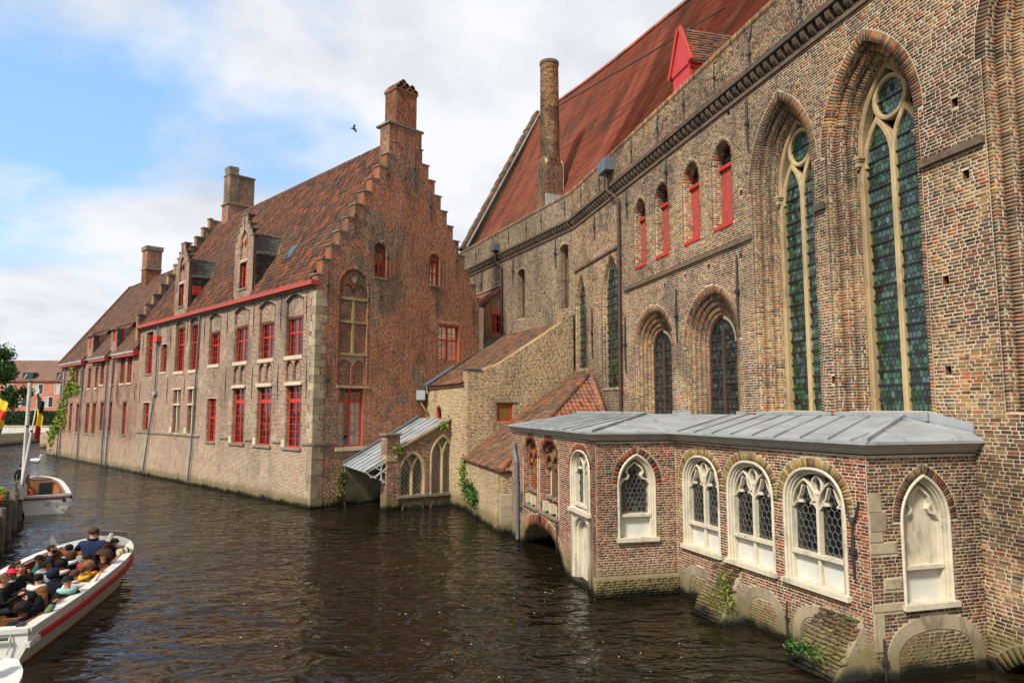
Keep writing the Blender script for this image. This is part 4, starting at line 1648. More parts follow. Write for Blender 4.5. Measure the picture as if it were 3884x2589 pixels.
# ---- dormers with stepped brick fronts
for di, (c_, hw) in enumerate(DOR):
    dm = MB()
    pr = [(-hw, 11.6), (-hw, 15.6), (-1.05, 15.6), (-1.05, 16.05), (-0.75, 16.05), (-0.75, 16.45), (-0.42, 16.45), (-0.42, 17.05)]
    outl = [(c_ + x, z) for x, z in pr] + [(c_ - x, z) for x, z in reversed(pr)]
    wr = (c_ - 0.47, c_ + 0.5, 12.42, 14.08)
    bl = arch(c_ - 0.5, c_ + 0.5, 14.25, 15.3, 16.05)
    d_obj = wall_core(hall, GF, outl, [(rect(*wr), 0.26, 1), (offset(bl, 0.03), 0.1, 0)], 0.27, [M['m_fac'], M['dark'], M['fac']], 'dormer')
    Bd = Bricks(GF)
    Bd.ring(bl, 0.12, -0.1, 0.02, 0.07)
    Bd.rows(bl, o=-0.1)
    Bd.rows(outl, [rect(*wr), offset(bl, 0.12)])
    Bd.finish('brickwork', M['fac'], d_obj)
    red_window(d_obj, GF, wr[0], wr[1], wr[2], wr[3], -0.18, 2, 1, (4,), fw=0.08)
    MB().box(GF, wr[0] - 0.1, wr[1] + 0.1, wr[2] - 0.1, wr[2] + 0.012, -0.2, 0.07).build('sill', M['coping'], d_obj)
    mb = MB()
    mb.band(GF, arch(c_ - 0.42, c_ - 0.02, 15.1, 15.15, 15.5), 0.04, 0.04, -0.1, 0.0)
    mb.band(GF, arch(c_ + 0.02, c_ + 0.42, 15.1, 15.15, 15.5), 0.04, 0.04, -0.1, 0.0)
    mb.build('blind_tracery', M['gable'], d_obj)
    for x0, x1, zt in ((hw, 1.0, 15.6), (1.05, 0.7, 16.05), (0.75, 0.38, 16.45)):
        for sg in (-1, 1):
            a, b = sorted((c_ + sg * x0 + sg * 0.04, c_ + sg * x1))
            MB().box(GF, a, b, zt, zt + 0.06, -0.5, 0.06).build('coping_stone', M['coping'], d_obj)
    MB().box(GF, c_ - 0.46, c_ + 0.46, 17.05, 17.13, -0.5, 0.06).build('coping_stone', M['coping'], d_obj)
    anchor(d_obj, GF, c_ - 0.0, 16.1, 16.95, 0.03, 0.02)
    # slate cheeks and roof
    vz = lambda zz: -0.15 + (zz - EZ) * (RV + 0.15) / (RZ - EZ)
    for sg in (-1, 1):
        uu = c_ + sg * hw
        ck = [gp(uu, 0.3, 11.9), gp(uu, 0.3, 14.5), gp(uu, vz(14.5), 14.5)]
        MB().extr([gp(uu, 0.2, 11.85), gp(uu, 0.2, 14.5), gp(uu, vz(14.5) + 0.02, 14.5), gp(uu, 0.22, 11.85)], uv_ * (-sg * 0.06)).build('cheek', M['slate'], d_obj)
        if sg < 0:
            hv = Vector((-GF.nx, -GF.ny, 0))
            tiles(d_obj, 'cheek_slates', M['slate'], Vector(gp(uu - 0.012, 0.2, 11.95)), hv, Vector((0, 0, 1)), 1.6, 2.55, 0.2, 0.13,
                  lambda a, b, vz=vz: 0.2 + a < vz(11.95 + b) + 0.06, lip=0.008, seg=2, flat=True)
        rz0, rz1 = 14.45, 15.98
        rs = (Vector(gp(c_, 0, rz1)) - Vector(gp(uu + sg * 0.12, 0, rz0)))
        L_ = rs.length
        rs.normalize()
        hv = Vector((-GF.nx, -GF.ny, 0))
        tiles(d_obj, 'dormer_slates', M['slateroof'], Vector(gp(uu + sg * 0.12, 0.2, rz0)), hv, rs, 2.5, L_, 0.22, 0.15,
              lambda a, b, rz0=rz0, rz1=rz1, L_=L_, vz=vz: 0.2 + a < vz(rz0 + b / L_ * (rz1 - rz0)) + 0.1, lip=0.01, seg=2, flat=True)
        p0, p1 = gp(uu + sg * .1, 0.2, rz0 - .02), gp(c_, 0.2, rz1 - .02)
        MB().extr([p0, p1, gp(c_, vz(rz1) + .05, rz1 - .02), gp(uu + sg * .1, vz(rz0) + .05, rz0 - .02)], (0, 0, -0.05)).build('dormer_roof', M['slateroof'], d_obj)
        # lead flashings
        MB().bar(gp(uu + sg * 0.03, vz(11.8), 11.8), gp(uu + sg * 0.03, vz(14.5), 14.5), 0.12, 0.05, up=nrm).build('flashing', M['zinc'], d_obj)
        MB().bar(gp(uu + sg * 0.1, vz(14.45), 14.5), gp(c_, vz(16.0), 16.02), 0.16, 0.06, up=nrm).build('flashing', M['zinc'], d_obj)
    ridge_tiles(d_obj, gp(c_, 0.3, 15.99), gp(c_, vz(16.0), 15.99), M['slateroof'], 0.1, 0.35)
    if di == 1:
        hv = Vector((-GF.nx, -GF.ny, 0))
        q0 = Vector(gp(c_ - hw, 0.0, 0)) - uv_ * 0.03
        pts = [q0 + hv * a + Vector((0, 0, z)) for a, z in ((0.28, 13.15), (0.86, 13.15), (0.86, 13.8), (0.28, 13.8))]
        hatch = MB().extr(pts, -uv_ * 0.06).build('hatch', M['red'], d_obj)
        for z in (13.28, 13.66):
            MB().extr([q0 + hv * a + Vector((0, 0, zz)) - uv_ * 0.062 for a, zz in ((0.3, z - .02), (0.6, z - .02), (0.6, z + .02), (0.3, z + .02))], -uv_ * 0.012).build('hinge', M['iron'], hatch)

# ---- far stepped gable and second chimney
FG = Fr(GF.p(28.2, 0)[:2], 45)
fs = [(-0.25 + 0.53 * i, 12.65 + 0.9 * i) for i in range(11)]
pf = [(-0.25, 10.5)]
for i, (x, zt) in enumerate(fs):
    pf += [(x, pf[-1][1]), (x, zt)] if i else [(x, zt)]
pf += [(5.3, pf[-1][1])]
of = pf + [(2 * MID - x, z) for x, z in reversed(pf)]
fgw = wall_core(hall, FG, of, [], 0.5, [M['facfar'], M['dark'], M['fac']], 'far_gable_wall')
Bq = Bricks(FG)
Bq.rows(of, h=0.075)
Bq.finish('brickwork', M['fac'], hall)
for (x, zt), (x2, _z) in zip(fs, fs[1:] + [(5.3, 0)]):
    MB().box(FG, x - 0.06, x2 + 0.02, zt, zt + 0.08, -0.55, 0.08).build('coping_stone', M['coping'], hall)
C2 = GF.sub(25.0, 0, 45)
C2L = Fr(C2.p(5.3, 0)[:2], -45)
MB().box(C2, 5.3, 7.6, 18.6, 22.4, -1.25, 0).build('chimney_base', M['m_gable'], hall)
MB().box(C2, 5.2, 7.7, 22.4, 22.55, -1.35, 0.1).build('chimney_ledge', M['coping'], hall)
MB().box(C2, 5.36, 7.55, 22.55, 25.0, -1.2, -0.05).build('chimney_stack', M['m_gable'], hall)
bb = Bricks(C2)
bb.rows(rect(5.3, 7.6, 19.0, 22.4))
bb.rows(rect(5.36, 7.55, 22.55, 25.0), o=-0.05)
bb.finish('brickwork', M['gable'], hall)
bb = Bricks(C2L)
bb.rows(rect(0, 1.25, 19.0, 22.4))
bb.rows(rect(0.05, 1.2, 22.55, 25.0), o=-0.06)
bb.finish('brickwork', M['gable'], hall)
MB().box(C2, 5.3, 7.62, 25.0, 25.12, -1.26, 0.02).build('chimney_crown', M['coping'], hall)
MB().prism(C2, [(5.4, 25.12), (5.32, 25.75), (6.1, 25.8), (6.2, 25.6), (6.12, 25.3), (6.3, 25.12)], -1.1, -0.1).build('chimney_crown', M['coping'], hall)
# ================================================================== far wing along the canal
wing = empty('canal_wing', GF.p(41, 0), 'long soot-darkened brick wing beyond the gabled hall, with three red-ended gutters', 'building')
fwin = [(32.13, 33.24, 7.2, 9.6), (30.21, 31.34, 7.2, 9.6), (35.0, 35.87, 7.2, 9.5), (38.16, 39.28, 7.25, 9.4), (40.17, 41.06, 7.0, 8.9), (42.51, 43.45, 7.0, 8.9), (45.18, 46.37, 7.0, 8.9), (47.3, 48.1, 7.0, 8.9), (49.15, 50.01, 7.0, 8.85),
        (31.06, 31.99, 2.9, 5.55), (37.58, 38.66, 3.1, 5.6), (40.12, 41.28, 2.75, 5.55), (42.4, 43.61, 2.75, 5.5), (45.95, 47.16, 2.75, 5.5), (48.76, 49.82, 2.85, 5.6), (35.1, 35.94, 3.1, 5.5)]
END = 53.8
dorm = [(34.7, 36.5), (42.3, 44.4)]
outw = [(28.25, -0.8), (28.25, 9.75)]
for a, b in dorm:
    outw += [(a, 9.75), (a, 12.05), (b, 12.05), (b, 9.75)]
outw += [(END, 9.75), (END, -0.8)]
hw_ = [(rect(a, b, c_, d), 0.45, 1) for a, b, c_, d in fwin]
hw_ += [(rect(35.2, 36.0, 11.0, 11.95), 0.3, 1), (rect(43.1, 43.8, 10.85, 11.9), 0.3, 1)]
wall_core(wing, GF.sub(0, -0.03), outw, hw_, 0.5, [M['facfar'], M['dark']], 'wall')
WGF = GF.sub(0, -0.03)
for a, b, c_, d in fwin:
    red_window(wing, WGF, a, b, c_, d, -0.2, 2, 1, (2, 3), c_ + (d - c_) * 0.6, fw=0.08)
    MB().box(WGF, a - 0.1, b + 0.1, c_ - 0.14, c_ + 0.012, -0.1, 0.07).build('sill', M['cream'] if c_ > 6 else M['coping'], wing)
    MB().box(WGF, a - 0.1, b + 0.1, d + 0.01, d + 0.22, -0.1, 0.05).build('lintel', M['fac'], wing)
for a, b, c_, d in ((35.2, 36.0, 11.0, 11.95), (43.1, 43.8, 10.85, 11.9)):
    MB().box(WGF, a, b, c_, d, -0.2, -0.08).build('shutter', M['red'], wing)
WE, WR, WV = 9.75, 18.95, 6.25
def wp(u, v, z):
    x, y, _ = GF.p(u, 0, -v)
    return (x, y, z)
wl = math.hypot(WV + 0.3, WR - WE)
wsv = (Vector(wp(0, WV, WR)) - Vector(wp(0, -0.3, WE))).normalized()
def keep_w(u, s_):
    zz = WE + s_ * (WR - WE) / wl
    uu = u + 28.6
    return not any(a < uu < b and zz < 12.0 for a, b in dorm)
tiles(wing, 'roof_tiles', M['pantiled'], wp(28.6, -0.3, WE), uv_, wsv, END + 0.2 - 28.6, wl, 0.3, 0.36, keep_w, amp=0.05, lip=0.04)
sheet('roof', [wp(28.5, -0.28, WE - .06), wp(END, -0.28, WE - .06), wp(END, WV, WR - .06), wp(28.5, WV, WR - .06)], M['pantiled'], wing)
sheet('rear_roof', [wp(28.5, 2 * WV, WE - .06), wp(END, 2 * WV, WE - .06), wp(END, WV, WR - .06), wp(28.5, WV, WR - .06)], M['pantiled'], wing)
ridge_tiles(wing, wp(28.6, WV, WR), wp(END, WV, WR), M['pantiled'], 0.17, 0.6)
MB().bar(wp(END + 0.1, -0.3, WE), wp(END + 0.1, WV, WR + 0.05), 0.35, 0.16, up=(-0.5, 0.5, 0.6)).build('verge', M['pantileO'], wing)
EW = Fr(wp(END, 0, 0)[:2], 45)
MB().prism(EW, [(0, -0.8), (0, WE), (WV, WR - 0.1), (2 * WV, WE), (2 * WV, -0.8)], -0.3, 0.0).build('end_wall', M['facfar'], wing)
for i, (a, b) in enumerate(((28.5, 34.6), (36.6, 42.2), (44.5, END + 0.1))):
    MB().prism(Fr(GF.p(0, 0, 0)[:2], -45), rect(a, b, 9.62, 9.78), 0.05, 0.42).build('gutter', M['zinc'], wing)
    MB().prism(Fr(GF.p(0, 0, 0)[:2], -45), [(a, 9.62), (b, 9.62), (b, 9.42), (a, 9.36)], 0.0, 0.36).build('gutter_board', M['redl'], wing)
    MB().prism(Fr(GF.p(0, 0, 0)[:2], -45), rect(a - 0.06, a, 9.38, 9.8), 0.02, 0.44).build('gutter_end', M['red'], wing)
for a, b in dorm:
    vt = -0.3 + (12.05 - WE) * (WV + 0.3) / (WR - WE)
    for uu, sg in ((a, 1), (b, -1)):
        tri = [wp(uu, 0.0, 9.8), wp(uu, 0.0, 12.05), wp(uu, vt + 0.1, 12.35)]
        MB().extr(tri, uv_ * (0.2 * sg)).build('dormer_cheek', M['facfar'], wing)
    vr = -0.3 + (13.0 - WE) * (WV + 0.3) / (WR - WE)
    MB().extr([wp(a - 0.15, -0.15, 12.05), wp(b + 0.15, -0.15, 12.05), wp(b + 0.15, vr, 13.0), wp(a - 0.15, vr, 13.0)], (0, 0, 0.14)).build('dormer_roof', M['pantiled'], wing)
# chimney on the ridge
CH = GF.sub(46.2, -WV + 0.8, 45)
MB().box(CH, 0, 1.5, 17.3, 19.9, -1.5, 0).build('chimney_base', M['gable'], wing)
MB().box(CH, -0.08, 1.58, 19.9, 20.05, -1.58, 0.08).build('chimney_ledge', M['coping'], wing)
b1 = Bricks(CH)
b1.rows(rect(0, 1.5, 17.6, 22.0), h=0.08)
b1.finish('brickwork', M['gable'], wing)
C1L = Fr(CH.p(0, 0)[:2], -45)
b1 = Bricks(C1L)
b1.rows(rect(0, 1.5, 17.6, 22.0), h=0.08)
b1.finish('brickwork', M['gable'], wing)
MB().box(CH, 0, 1.5, 19.95, 22.0, -1.5, 0).build('chimney_stack', M['m_gable'], wing)
MB().box(CH, -0.12, 1.62, 22.0, 22.45, -1.62, 0.12).build('chimney_crown', M['coping'], wing)
for u0, u1 in ((52.1, 52.4), (45.0, 45.2), (36.7, 36.9), (34.9, 35.6)):
    downpipe(wing, [GF.p(u0, 9.5, 0.12), GF.p(u0, 9.0, 0.12), GF.p(u1, 0.1, 0.12)], 0.07)
for u in (29.0, 33.9, 39.9, 41.7, 44.0):
    anchor(wing, WGF, u, 5.6, 7.2)
# low stepped quay at the end, with vines
MB().prism(GF, rect(END, 58.5, -0.8, 2.1), -2.5, 0.05).build('quay_end_wall', M['facfar'], wing)

vine = empty('climbing_vine', GF.p(52, 0), 'bright yellow-green vine climbing the far end of the brick wing', 'vine')
pts = []
random.seed(3)
def vstrip(path, n, w):
    for _ in range(n):
        k = random.random() * (len(path) - 1)
        i = int(k)
        t = k - i
        a, b = path[i], path[i + 1]
        pts.append(GF.p(a[0] + (b[0] - a[0]) * t + random.gauss(0, w), a[1] + (b[1] - a[1]) * t + random.gauss(0, w), random.uniform(0.05, 0.3)))
vstrip([(48.6, 9.4), (48.8, 7.6), (49.6, 7.0), (51.0, 6.6), (51.4, 4.6), (51.2, 2.9)], 650, 0.35)
vstrip([(46.0, 7.0), (48.5, 6.9), (51, 7.0)], 350, 0.25)
vstrip([(52.8, 5.4), (53.4, 3.8), (54.6, 2.8), (56.5, 2.6), (55.5, 1.6)], 900, 0.5)
leaves(vine, 'foliage', M['vine'], pts, 0.14, 0.06)
MB().tube([GF.p(53.6, 0.3, 0.1), GF.p(53.2, 2.6, 0.1), GF.p(51.3, 4.5, 0.1), GF.p(50.8, 6.6, 0.1), GF.p(48.8, 7.4, 0.1), GF.p(48.6, 9.2, 0.1)], 0.035, 6).build('stem', M['bark'], vine)

# ================================================================== far bank
bank = MB()
bank.add([(-300, 129, 2.2), (40, 137, 2.2), (40, 400, 2.2), (-300, 400, 2.2), (-300, 129, -1), (40, 137, -1)], [(0, 1, 2, 3), (4, 5, 1, 0)])
tag(bank.build('far_bank', M['quay']), kind='structure')
bank = MB()
bank.extr([(-66, 78, 1.6), (-140, 78, 1.6), (-140, 128.5, 1.6), (-78, 128.5, 1.6), (-71, 96, 1.6)], (0, 0, -2.6))
tag(bank.build('left_bank', M['quay']), kind='structure')

hed = empty('clipped_hedge', (-93, 134, 2.2), 'dark clipped hedge along the far quay below the modern building', 'hedge')
MB().cube(-125, -72, 133.6, 135.4, 2.2, 4.5).build('hedge_core', M['hedge'], hed)
P_ = [(random.uniform(-118, -78), 133.5, random.uniform(2.2, 4.6)) for _ in range(5000)] + [(random.uniform(-118, -78), random.uniform(133.5, 135.3), 4.6) for _ in range(1500)]
leaves(hed, 'foliage', M['hedge'], P_, 0.16, 0.07)

mod = empty('modern_house', (-98, 140, 2.2), 'plain pink-brick modern building with brown roof behind the hedge', 'building')
MF = Fr((-105, 140), 90)
mw = [(7.02, 9.07, 8.05, 10.18), (11.37, 13.48, 8.0, 10.18), (9.2, 11.31, 5.41, 7.6), (3.76, 5.95, 5.5, 7.6), (6.99, 9.15, 2.9, 5.0), (1.0, 2.81, 8.2, 10.2), (-3.5, -1.4, 8.05, 10.18), (-1.6, 0.5, 5.4, 7.6), (15.8, 17.9, 8.0, 10.2), (14.6, 16.7, 5.4, 7.6)]
wall_core(mod, MF, rect(-25, 34, 1.5, 10.87), [(rect(*w_), 0.3, 1) for w_ in mw], 0.5, [M['modern'], M['dark']], 'wall')
for a, b, c_, d in mw:
    w_ = MB()
    w_.band(MF, rect(a, b, c_, d), 0.1, 0.0, -0.2, 0.03, closed=True)
    w_.box(MF, (a + b) / 2 - 0.05, (a + b) / 2 + 0.05, c_, d, -0.2, 0.02)
    wo = w_.build('window', M['white2'], mod)
    n = 9
    for i in range(n):
        x = a + 0.08 + (b - a) * 0.5 * i / n
        MB().box(MF, x, x + 0.07, c_ + 0.06, d - 0.06, -0.16, -0.06).build('slat', M['white2'], wo)
    pane(wo, MF, rect(a, b, c_, d), -0.22, M['quarryd'])
rs = (Vector((0, 8.5, 15.55 - 10.95))).normalized()
mr = MB()
mr.extr([(-131, 139.6, 10.9), (-70, 139.6, 10.9), (-70, 147, 15.5), (-131, 147, 15.5)], (0, 0, -0.2))
mr.extr([(-131, 154.4, 10.9), (-70, 154.4, 10.9), (-70, 147, 15.5), (-131, 147, 15.5)], (0, 0, -0.2))
mr.build('roof', M['pantiled'], mod)
for a, b in ((4.61, 6.79), (11.64, 13.6), (-2.4, -0.2)):
    dd = MB()
    dd.box(MF, a, b, 10.95, 12.55, -1.5, 0.0)
    do = dd.build('roof_dormer', M['barsdark'], mod)
    pane(do, MF, rect(a + 0.12, b - 0.12, 11.05, 12.45), 0.01, M['quarry'])
    MB().bar(MF.p(a + 0.3, 11.3, 0.02), MF.p(b - 1.2, 12.2, 0.02), 0.12, 0.02, up=(0, -1, 0)).build('opener', M['white2'], do)
MB().box(MF, -25, 34, 10.8, 10.95, -0.1, 0.15).build('gutter', M['barsdark'], mod)

foot = empty('white_footbridge', (-64, 92, 1.6), 'low white beam footbridge across the canal before the far quay', 'bridge')
MB().cube(-71.5, -60.8, 91.4, 92.6, 1.95, 2.45).build('deck_beam', M['white2'], foot)
MB().cube(-71.5, -60.8, 91.35, 91.45, 2.75, 2.83).build('rail', M['white2'], foot)
for x in (-71, -68.5, -66, -63.5, -61.2):
    MB().cube(x - .04, x + .04, 91.36, 91.44, 2.45, 2.75).build('post', M['white2'], foot)
pier = MB().cube(-62, -59.5, 90.5, 93.5, -0.8, 1.95).build('pier', M['quay'], foot)

lamp = empty('street_lamp', (-60.85, 92.0, 2.1), 'black lantern lamp post standing at the end of the quay', 'lamp')
MB().lathe(-60.85, 92.0, [(0.12, 1.9), (0.12, 2.3), (0.05, 2.4), (0.05, 4.6), (0.08, 4.65)], 8).build('post', M['barsdark'], lamp)
MB().lathe(-60.85, 92.0, [(0.12, 4.65), (0.24, 5.1), (0.22, 5.12)], 6).build('lantern', M['curtain'], lamp)
MB().lathe(-60.85, 92.0, [(0.28, 5.1), (0.1, 5.35), (0.03, 5.5)], 6).build('lantern_cap', M['barsdark'], lamp)

def tree(x, y, z, h, rad, label, seed, nl=5200):
    random.seed(seed)
    t = empty('leafy_tree', (x, y, z), label, 'tree')
    mb = MB()
    mb.tube([(x, y, z), (x + .1, y, z + h * .25), (x, y + .1, z + h * .5), (x + .1, y, z + h * .85)], [0.35, 0.28, 0.2, 0.06], 8)
    cl = []
    for k in range(26):
        a = random.uniform(0, 6.28)
        hh = random.uniform(0.2, 1.0)
        rr = rad * random.uniform(0.25, 0.95) * math.sin(math.pi * min(0.95, 0.18 + hh * 0.75))
        c_ = (x + math.cos(a) * rr, y + math.sin(a) * rr, z + h * (0.12 + 0.82 * hh))
        cl.append(c_)
        mb.tube([(x, y, z + h * max(0.15, hh * 0.6)), ((x + c_[0]) / 2, (y + c_[1]) / 2, c_[2] - 0.5), c_], [0.1, 0.06, 0.02], 5)
    mb.build('trunk', M['bark'], t)
    P_ = []
    for c_ in cl:
        s_ = rad * random.uniform(0.16, 0.3)
        for _ in range(nl // 26):
            v = Vector((random.gauss(0, 1), random.gauss(0, 1), random.gauss(0, 0.7)))
            v = v.normalized() * s_ * random.uniform(0.5, 1.05)
            P_.append((c_[0] + v.x, c_[1] + v.y, c_[2] + v.z))
    leaves(t, 'crown', M['leaf'], P_, 0.2, 0.12)
tree(-72.3, 95, 1.6, 13.4, 5.2, 'dense green tree at the left edge beside the flags', 4, 9000)
# ================================================================== church flank
church = empty('hospital_church', CN.p(10, 0), 'tall tan-brick medieval church flank with pointed windows and steep red roof', 'church')
PZ = 17.3
Bc = Bricks(CN)
hc, ec = [], []
PANES = [300]


def ordered_arch(B, holes, excl, a, b, z0, zs, za, orders, depth, ringw=0.26, d0=0.22):
    """pointed opening with stepped brick orders; returns the innermost path"""
    p0 = arch(a, b, z0, zs, za, n=12)
    holes.append((offset(p0, 0.07), depth, 1))
    head = [q for q in p0 if q[1] >= zs - 0.01]
    jl, jr = [(a, z0), (a, zs)], [(b, zs), (b, z0)]
    ex = offset(head, ringw)
    excl.append([(a - 0.12, z0)] + [(a - 0.12, zs)] + ex + [(b + 0.12, zs), (b + 0.12, z0)])
    B.ring(head, ringw, -0.24, 0.012, 0.078)
    B.ring(jl, 0.12, -0.24, 0.012, 0.075)
    B.ring(jr, 0.12, -0.24, 0.012, 0.075)
    par, o = (a, b, z0, zs, za, 'point'), -d0
    for w, d in orders:
        nx, par = inset(par, w, 12)
        B.ring(nx, w * 0.98, o - d - 0.02, o, 0.075)
        o -= d
    return nx, o, par


def big_window(a, b, z0, zs, za, pan):
    pth, o, par = ordered_arch(Bc, hc, ec, a, b, z0, zs, za, ((0.2, 0.2), (0.18, 0.22)), 1.05)
    inn, par2 = inset(par, 0.14, 12)
    fr = MB()
    fr.band(CN, pth, 0.14, 0.02, o - 0.25, o + 0.02, ch=0.03, inner=inn)
    win = fr.build('window', M['tracery'], church)
    u0, u1 = inn[0][0], inn[-1][0]
    m_ = (u0 + u1) / 2
    og = o - 0.14
    ls = za - 2.95
    tr = MB()
    tr.band(CN, [(m_, z0), (m_, ls + 0.3)], 0.075, 0.075, og - 0.1, og + 0.1, ch=0.03)
    for x0, x1 in ((u0 - .02, m_), (m_, u1 + .02)):
        tr.band(CN, arch(x0, x1, ls - 0.05, ls, ls + 1.15)[1:-1], 0.07, 0.07, og - 0.1, og + 0.09, ch=0.025)
    cz, cr = ls + 1.58, 0.50
    tr.band(CN, [(m_ + math.cos(t) * cr, cz + math.sin(t) * cr * 1.05) for t in [2 * math.pi * k / 26 for k in range(26)]], 0.06, 0.06, og - 0.1, og + 0.09, closed=True, ch=0.025)
    tr.build('tracery', M['tracery'], win)
    # leaded lights
    for lp in (arch(u0, m_ - 0.06, z0 + 0.05, ls, ls + 1.12), arch(m_ + 0.06, u1, z0 + 0.05, ls, ls + 1.12),
               [(m_ + math.cos(t) * 0.46, cz + math.sin(t) * 0.48) for t in [2 * math.pi * k / 20 for k in range(20)]]):
        n_ = min(pan, PANES[0])
        PANES[0] -= n_
        quarry_mesh(win, CN, lp, og, M['quarry'], 0.135, 0.2, 0.02, n_)
        pane(win, CN, lp, og - 0.03, M['barsdark'], 'lead_backing')
    bars = MB()
    z = z0 + 0.3
    while z < ls + 0.8:
        bars.box(CN, u0, m_ - 0.06, z - 0.02, z + 0.02, og + 0.005, og + 0.035)
        bars.box(CN, m_ + 0.06, u1, z - 0.02, z + 0.02, og + 0.005, og + 0.035)
        z += 0.36
    bars.box(CN, m_ - cr, m_ + cr, cz - 0.014, cz + 0.014, og + 0.005, og + 0.03)
    bars.build('saddle_bars', M['barsdark'], win)['kind'] = 'stuff'
    for u in (u0, u1):
        sg = 1 if u == u0 else -1
        cp = MB()
        for i, (zz, w_) in enumerate(((0, 0.05), (0.06, 0.09), (0.2, 0.12), (0.26, 0.15))):
            uu = u - sg * 0.15
            cp.box(CN, uu - w_ - .05, uu + w_ + .05, ls + 0.0 + zz, ls + zz + (0.14 if i == 1 else 0.06), o - 0.1, o + 0.06 + w_ * 0.7)
        cp.build('capital', M['tracery'], win)
    MB().box(CN, a + 0.3, b - 0.3, z0 - 0.14, z0 + 0.02, o - 0.2, -0.06).build('sill', M['cream'], win)


big_window(0.98, 3.82, 4.95, 11.75, 14.2, 150)
big_window(4.48, 7.22, 4.95, 11.8, 14.2, 60)
big_window(-4.5, -0.85, 4.95, 12.1, 15.2, 90)


def low_window(a, b, z0, zs, za):
    pth, o, par = ordered_arch(Bc, hc, ec, a, b, z0, zs, za, ((0.2, 0.1), (0.2, 0.1), (0.2, 0.08), (0.14, 0.05)), 1.0, d0=0.14)
    inn, par2 = inset(par, 0.08, 12)
    win = MB().band(CN, pth, 0.08, 0.02, o - 0.12, o - 0.02, inner=inn).build('window', M['brownpipe'], church)
    u0, u1 = inn[0][0], inn[-1][0]
    m_ = (u0 + u1) / 2
    og = o - 0.08
    MB().box(CN, m_ - 0.07, m_ + 0.07, z0, za - 1.15, og - 0.06, og + 0.07).build('mullion', M['brownpipe'], win)
    MB().band(CN, [q for q in offset(pth, 0.02) if q[1] > zs - 0.8][:12], 0.16, 0.0, o - 0.1, o + 0.01).build('plaster_edge', M['plaster'], win)
    quarry_mesh(win, CN, inn, og, M['quarryd'], 0.13, 0.19, 0.02)
    pane(win, CN, inn, og - 0.03, M['barsdark'], 'lead_backing')
    bars = MB()
    z = z0 + 0.3
    while z < za - 0.6:
        for i in scan(inn, z):
            bars.box(CN, i[0], i[1], z - 0.014, z + 0.014, og + 0.005, og + 0.03)
        z += 0.34
    bars.build('saddle_bars', M['barsdark'], win)['kind'] = 'stuff'
    cs = MB()
    cs.band(CN, rect(u0 + 0.06, m_ - 0.08, z0 + 1.15, z0 + 1.95), 0.04, 0.0, og, og + 0.06, closed=True)
    cs.build('casement', M['brownpipe'], win)


low_window(8.37, 11.72, 4.75, 7.3, 9.06)
low_window(12.97, 16.3, 4.75, 7.4, 9.04)

# slit windows with red shutters
for a, b in ((8.42, 9.58), (10.55, 11.7), (12.98, 14.1), (15.08, 16.2)):
    p = arch(a, b, 11.22, 13.45, 14.18)
    hc.append((offset(p, 0.05), 0.7, 1))
    ec.append(offset(p, 0.12))
    Bc.ring(p, 0.12, -0.45, 0.012, 0.075)
    sh = MB()
    sh.box(CN, a + .02, b - .02, 11.25, 13.3, -0.42, -0.34)
    n = 5
    for i in range(n + 1):
        x = a + .03 + (b - a - .06) * i / n
        sh.box(CN, x - .008, x + .008, 11.26, 13.28, -0.342, -0.333)
    so = sh.build('shutter', M['redl'], church)
    MB().box(CN, a, b, 13.3, 13.42, -0.42, -0.24).build('shutter_head', M['red'], so)
    lp = [(a, 13.42)] + [q for q in p if q[1] > 13.42] + [(b, 13.42)]
    quarry_mesh(so, CN, lp, -0.4, M['quarryd'], 0.14, 0.2)
    pane(so, CN, lp, -0.43, M['barsdark'], 'lead_backing')
    bb = MB()
    for z in (13.6, 13.8, 13.97):
        for i in scan(p, z):
            bb.box(CN, i[0], i[1], z - .012, z + .012, -0.39, -0.36)
    bb.build('saddle_bars', M['barsdark'], so)['kind'] = 'stuff'
    MB().box(CN, a - 0.02, b + 0.02, 11.12, 11.235, -0.4, 0.04).build('sill', M['red'], church)
# lancets with stained panels
for a, b, z0, zs, za in ((17.98, 20.1, 6.02, 10.1, 12.4), (22.5, 24.1, 7.15, 10.2, 12.2)):
    p = arch(a, b, z0, zs, za, n=12)
    hc.append((offset(p, 0.05), 0.7, 1))
    ec.append(offset(p, 0.2))
    Bc.ring(p, 0.2, -0.4, 0.012, 0.075)
    win = MB().band(CN, p, 0.06, 0.0, -0.5, -0.16).build('window', M['plaster'], church)
    quarry_mesh(win, CN, offset(p, -0.05), -0.22, M['quarry'], 0.17, 0.2, 0.03)
    pane(win, CN, offset(p, -0.04), -0.25, M['barsdark'], 'lead_backing')
    bb = MB()
    z = z0 + 0.25
    while z < za - 0.3:
        for i in scan(p, z):
            bb.box(CN, i[0], i[1], z - .014, z + .014, -0.2, -0.17)
        z += 0.42
    for x in ((a + b) / 2 - (b - a) * .17, (a + b) / 2 + (b - a) * .17):
        bb.box(CN, x - .014, x + .014, z0, zs + 0.9, -0.202, -0.172)
    bb.build('saddle_bars', M['brownpipe'], win)['kind'] = 'stuff'
    MB().box(CN, a - .05, b + .05, z0 - 0.1, z0 + 0.012, -0.4, 0.05).build('sill', M['plaster'], win)
# putlog holes
for u, z in ((-0.07, 11.46), (-0.22, 9.84), (0.42, 7.74), (0.5, 5.82), (3.98, 5.77), (8.05, 9.95), (10.04, 10.0), (11.74, 9.98), (13.42, 9.93), (8.49, 14.95), (21.4, 11.6), (7.9, 12.0)):
    q = rect(u - 0.08, u + 0.08, z - 0.1, z + 0.1)
    hc.append((q, 0.3, 1))
    ec.append(q)
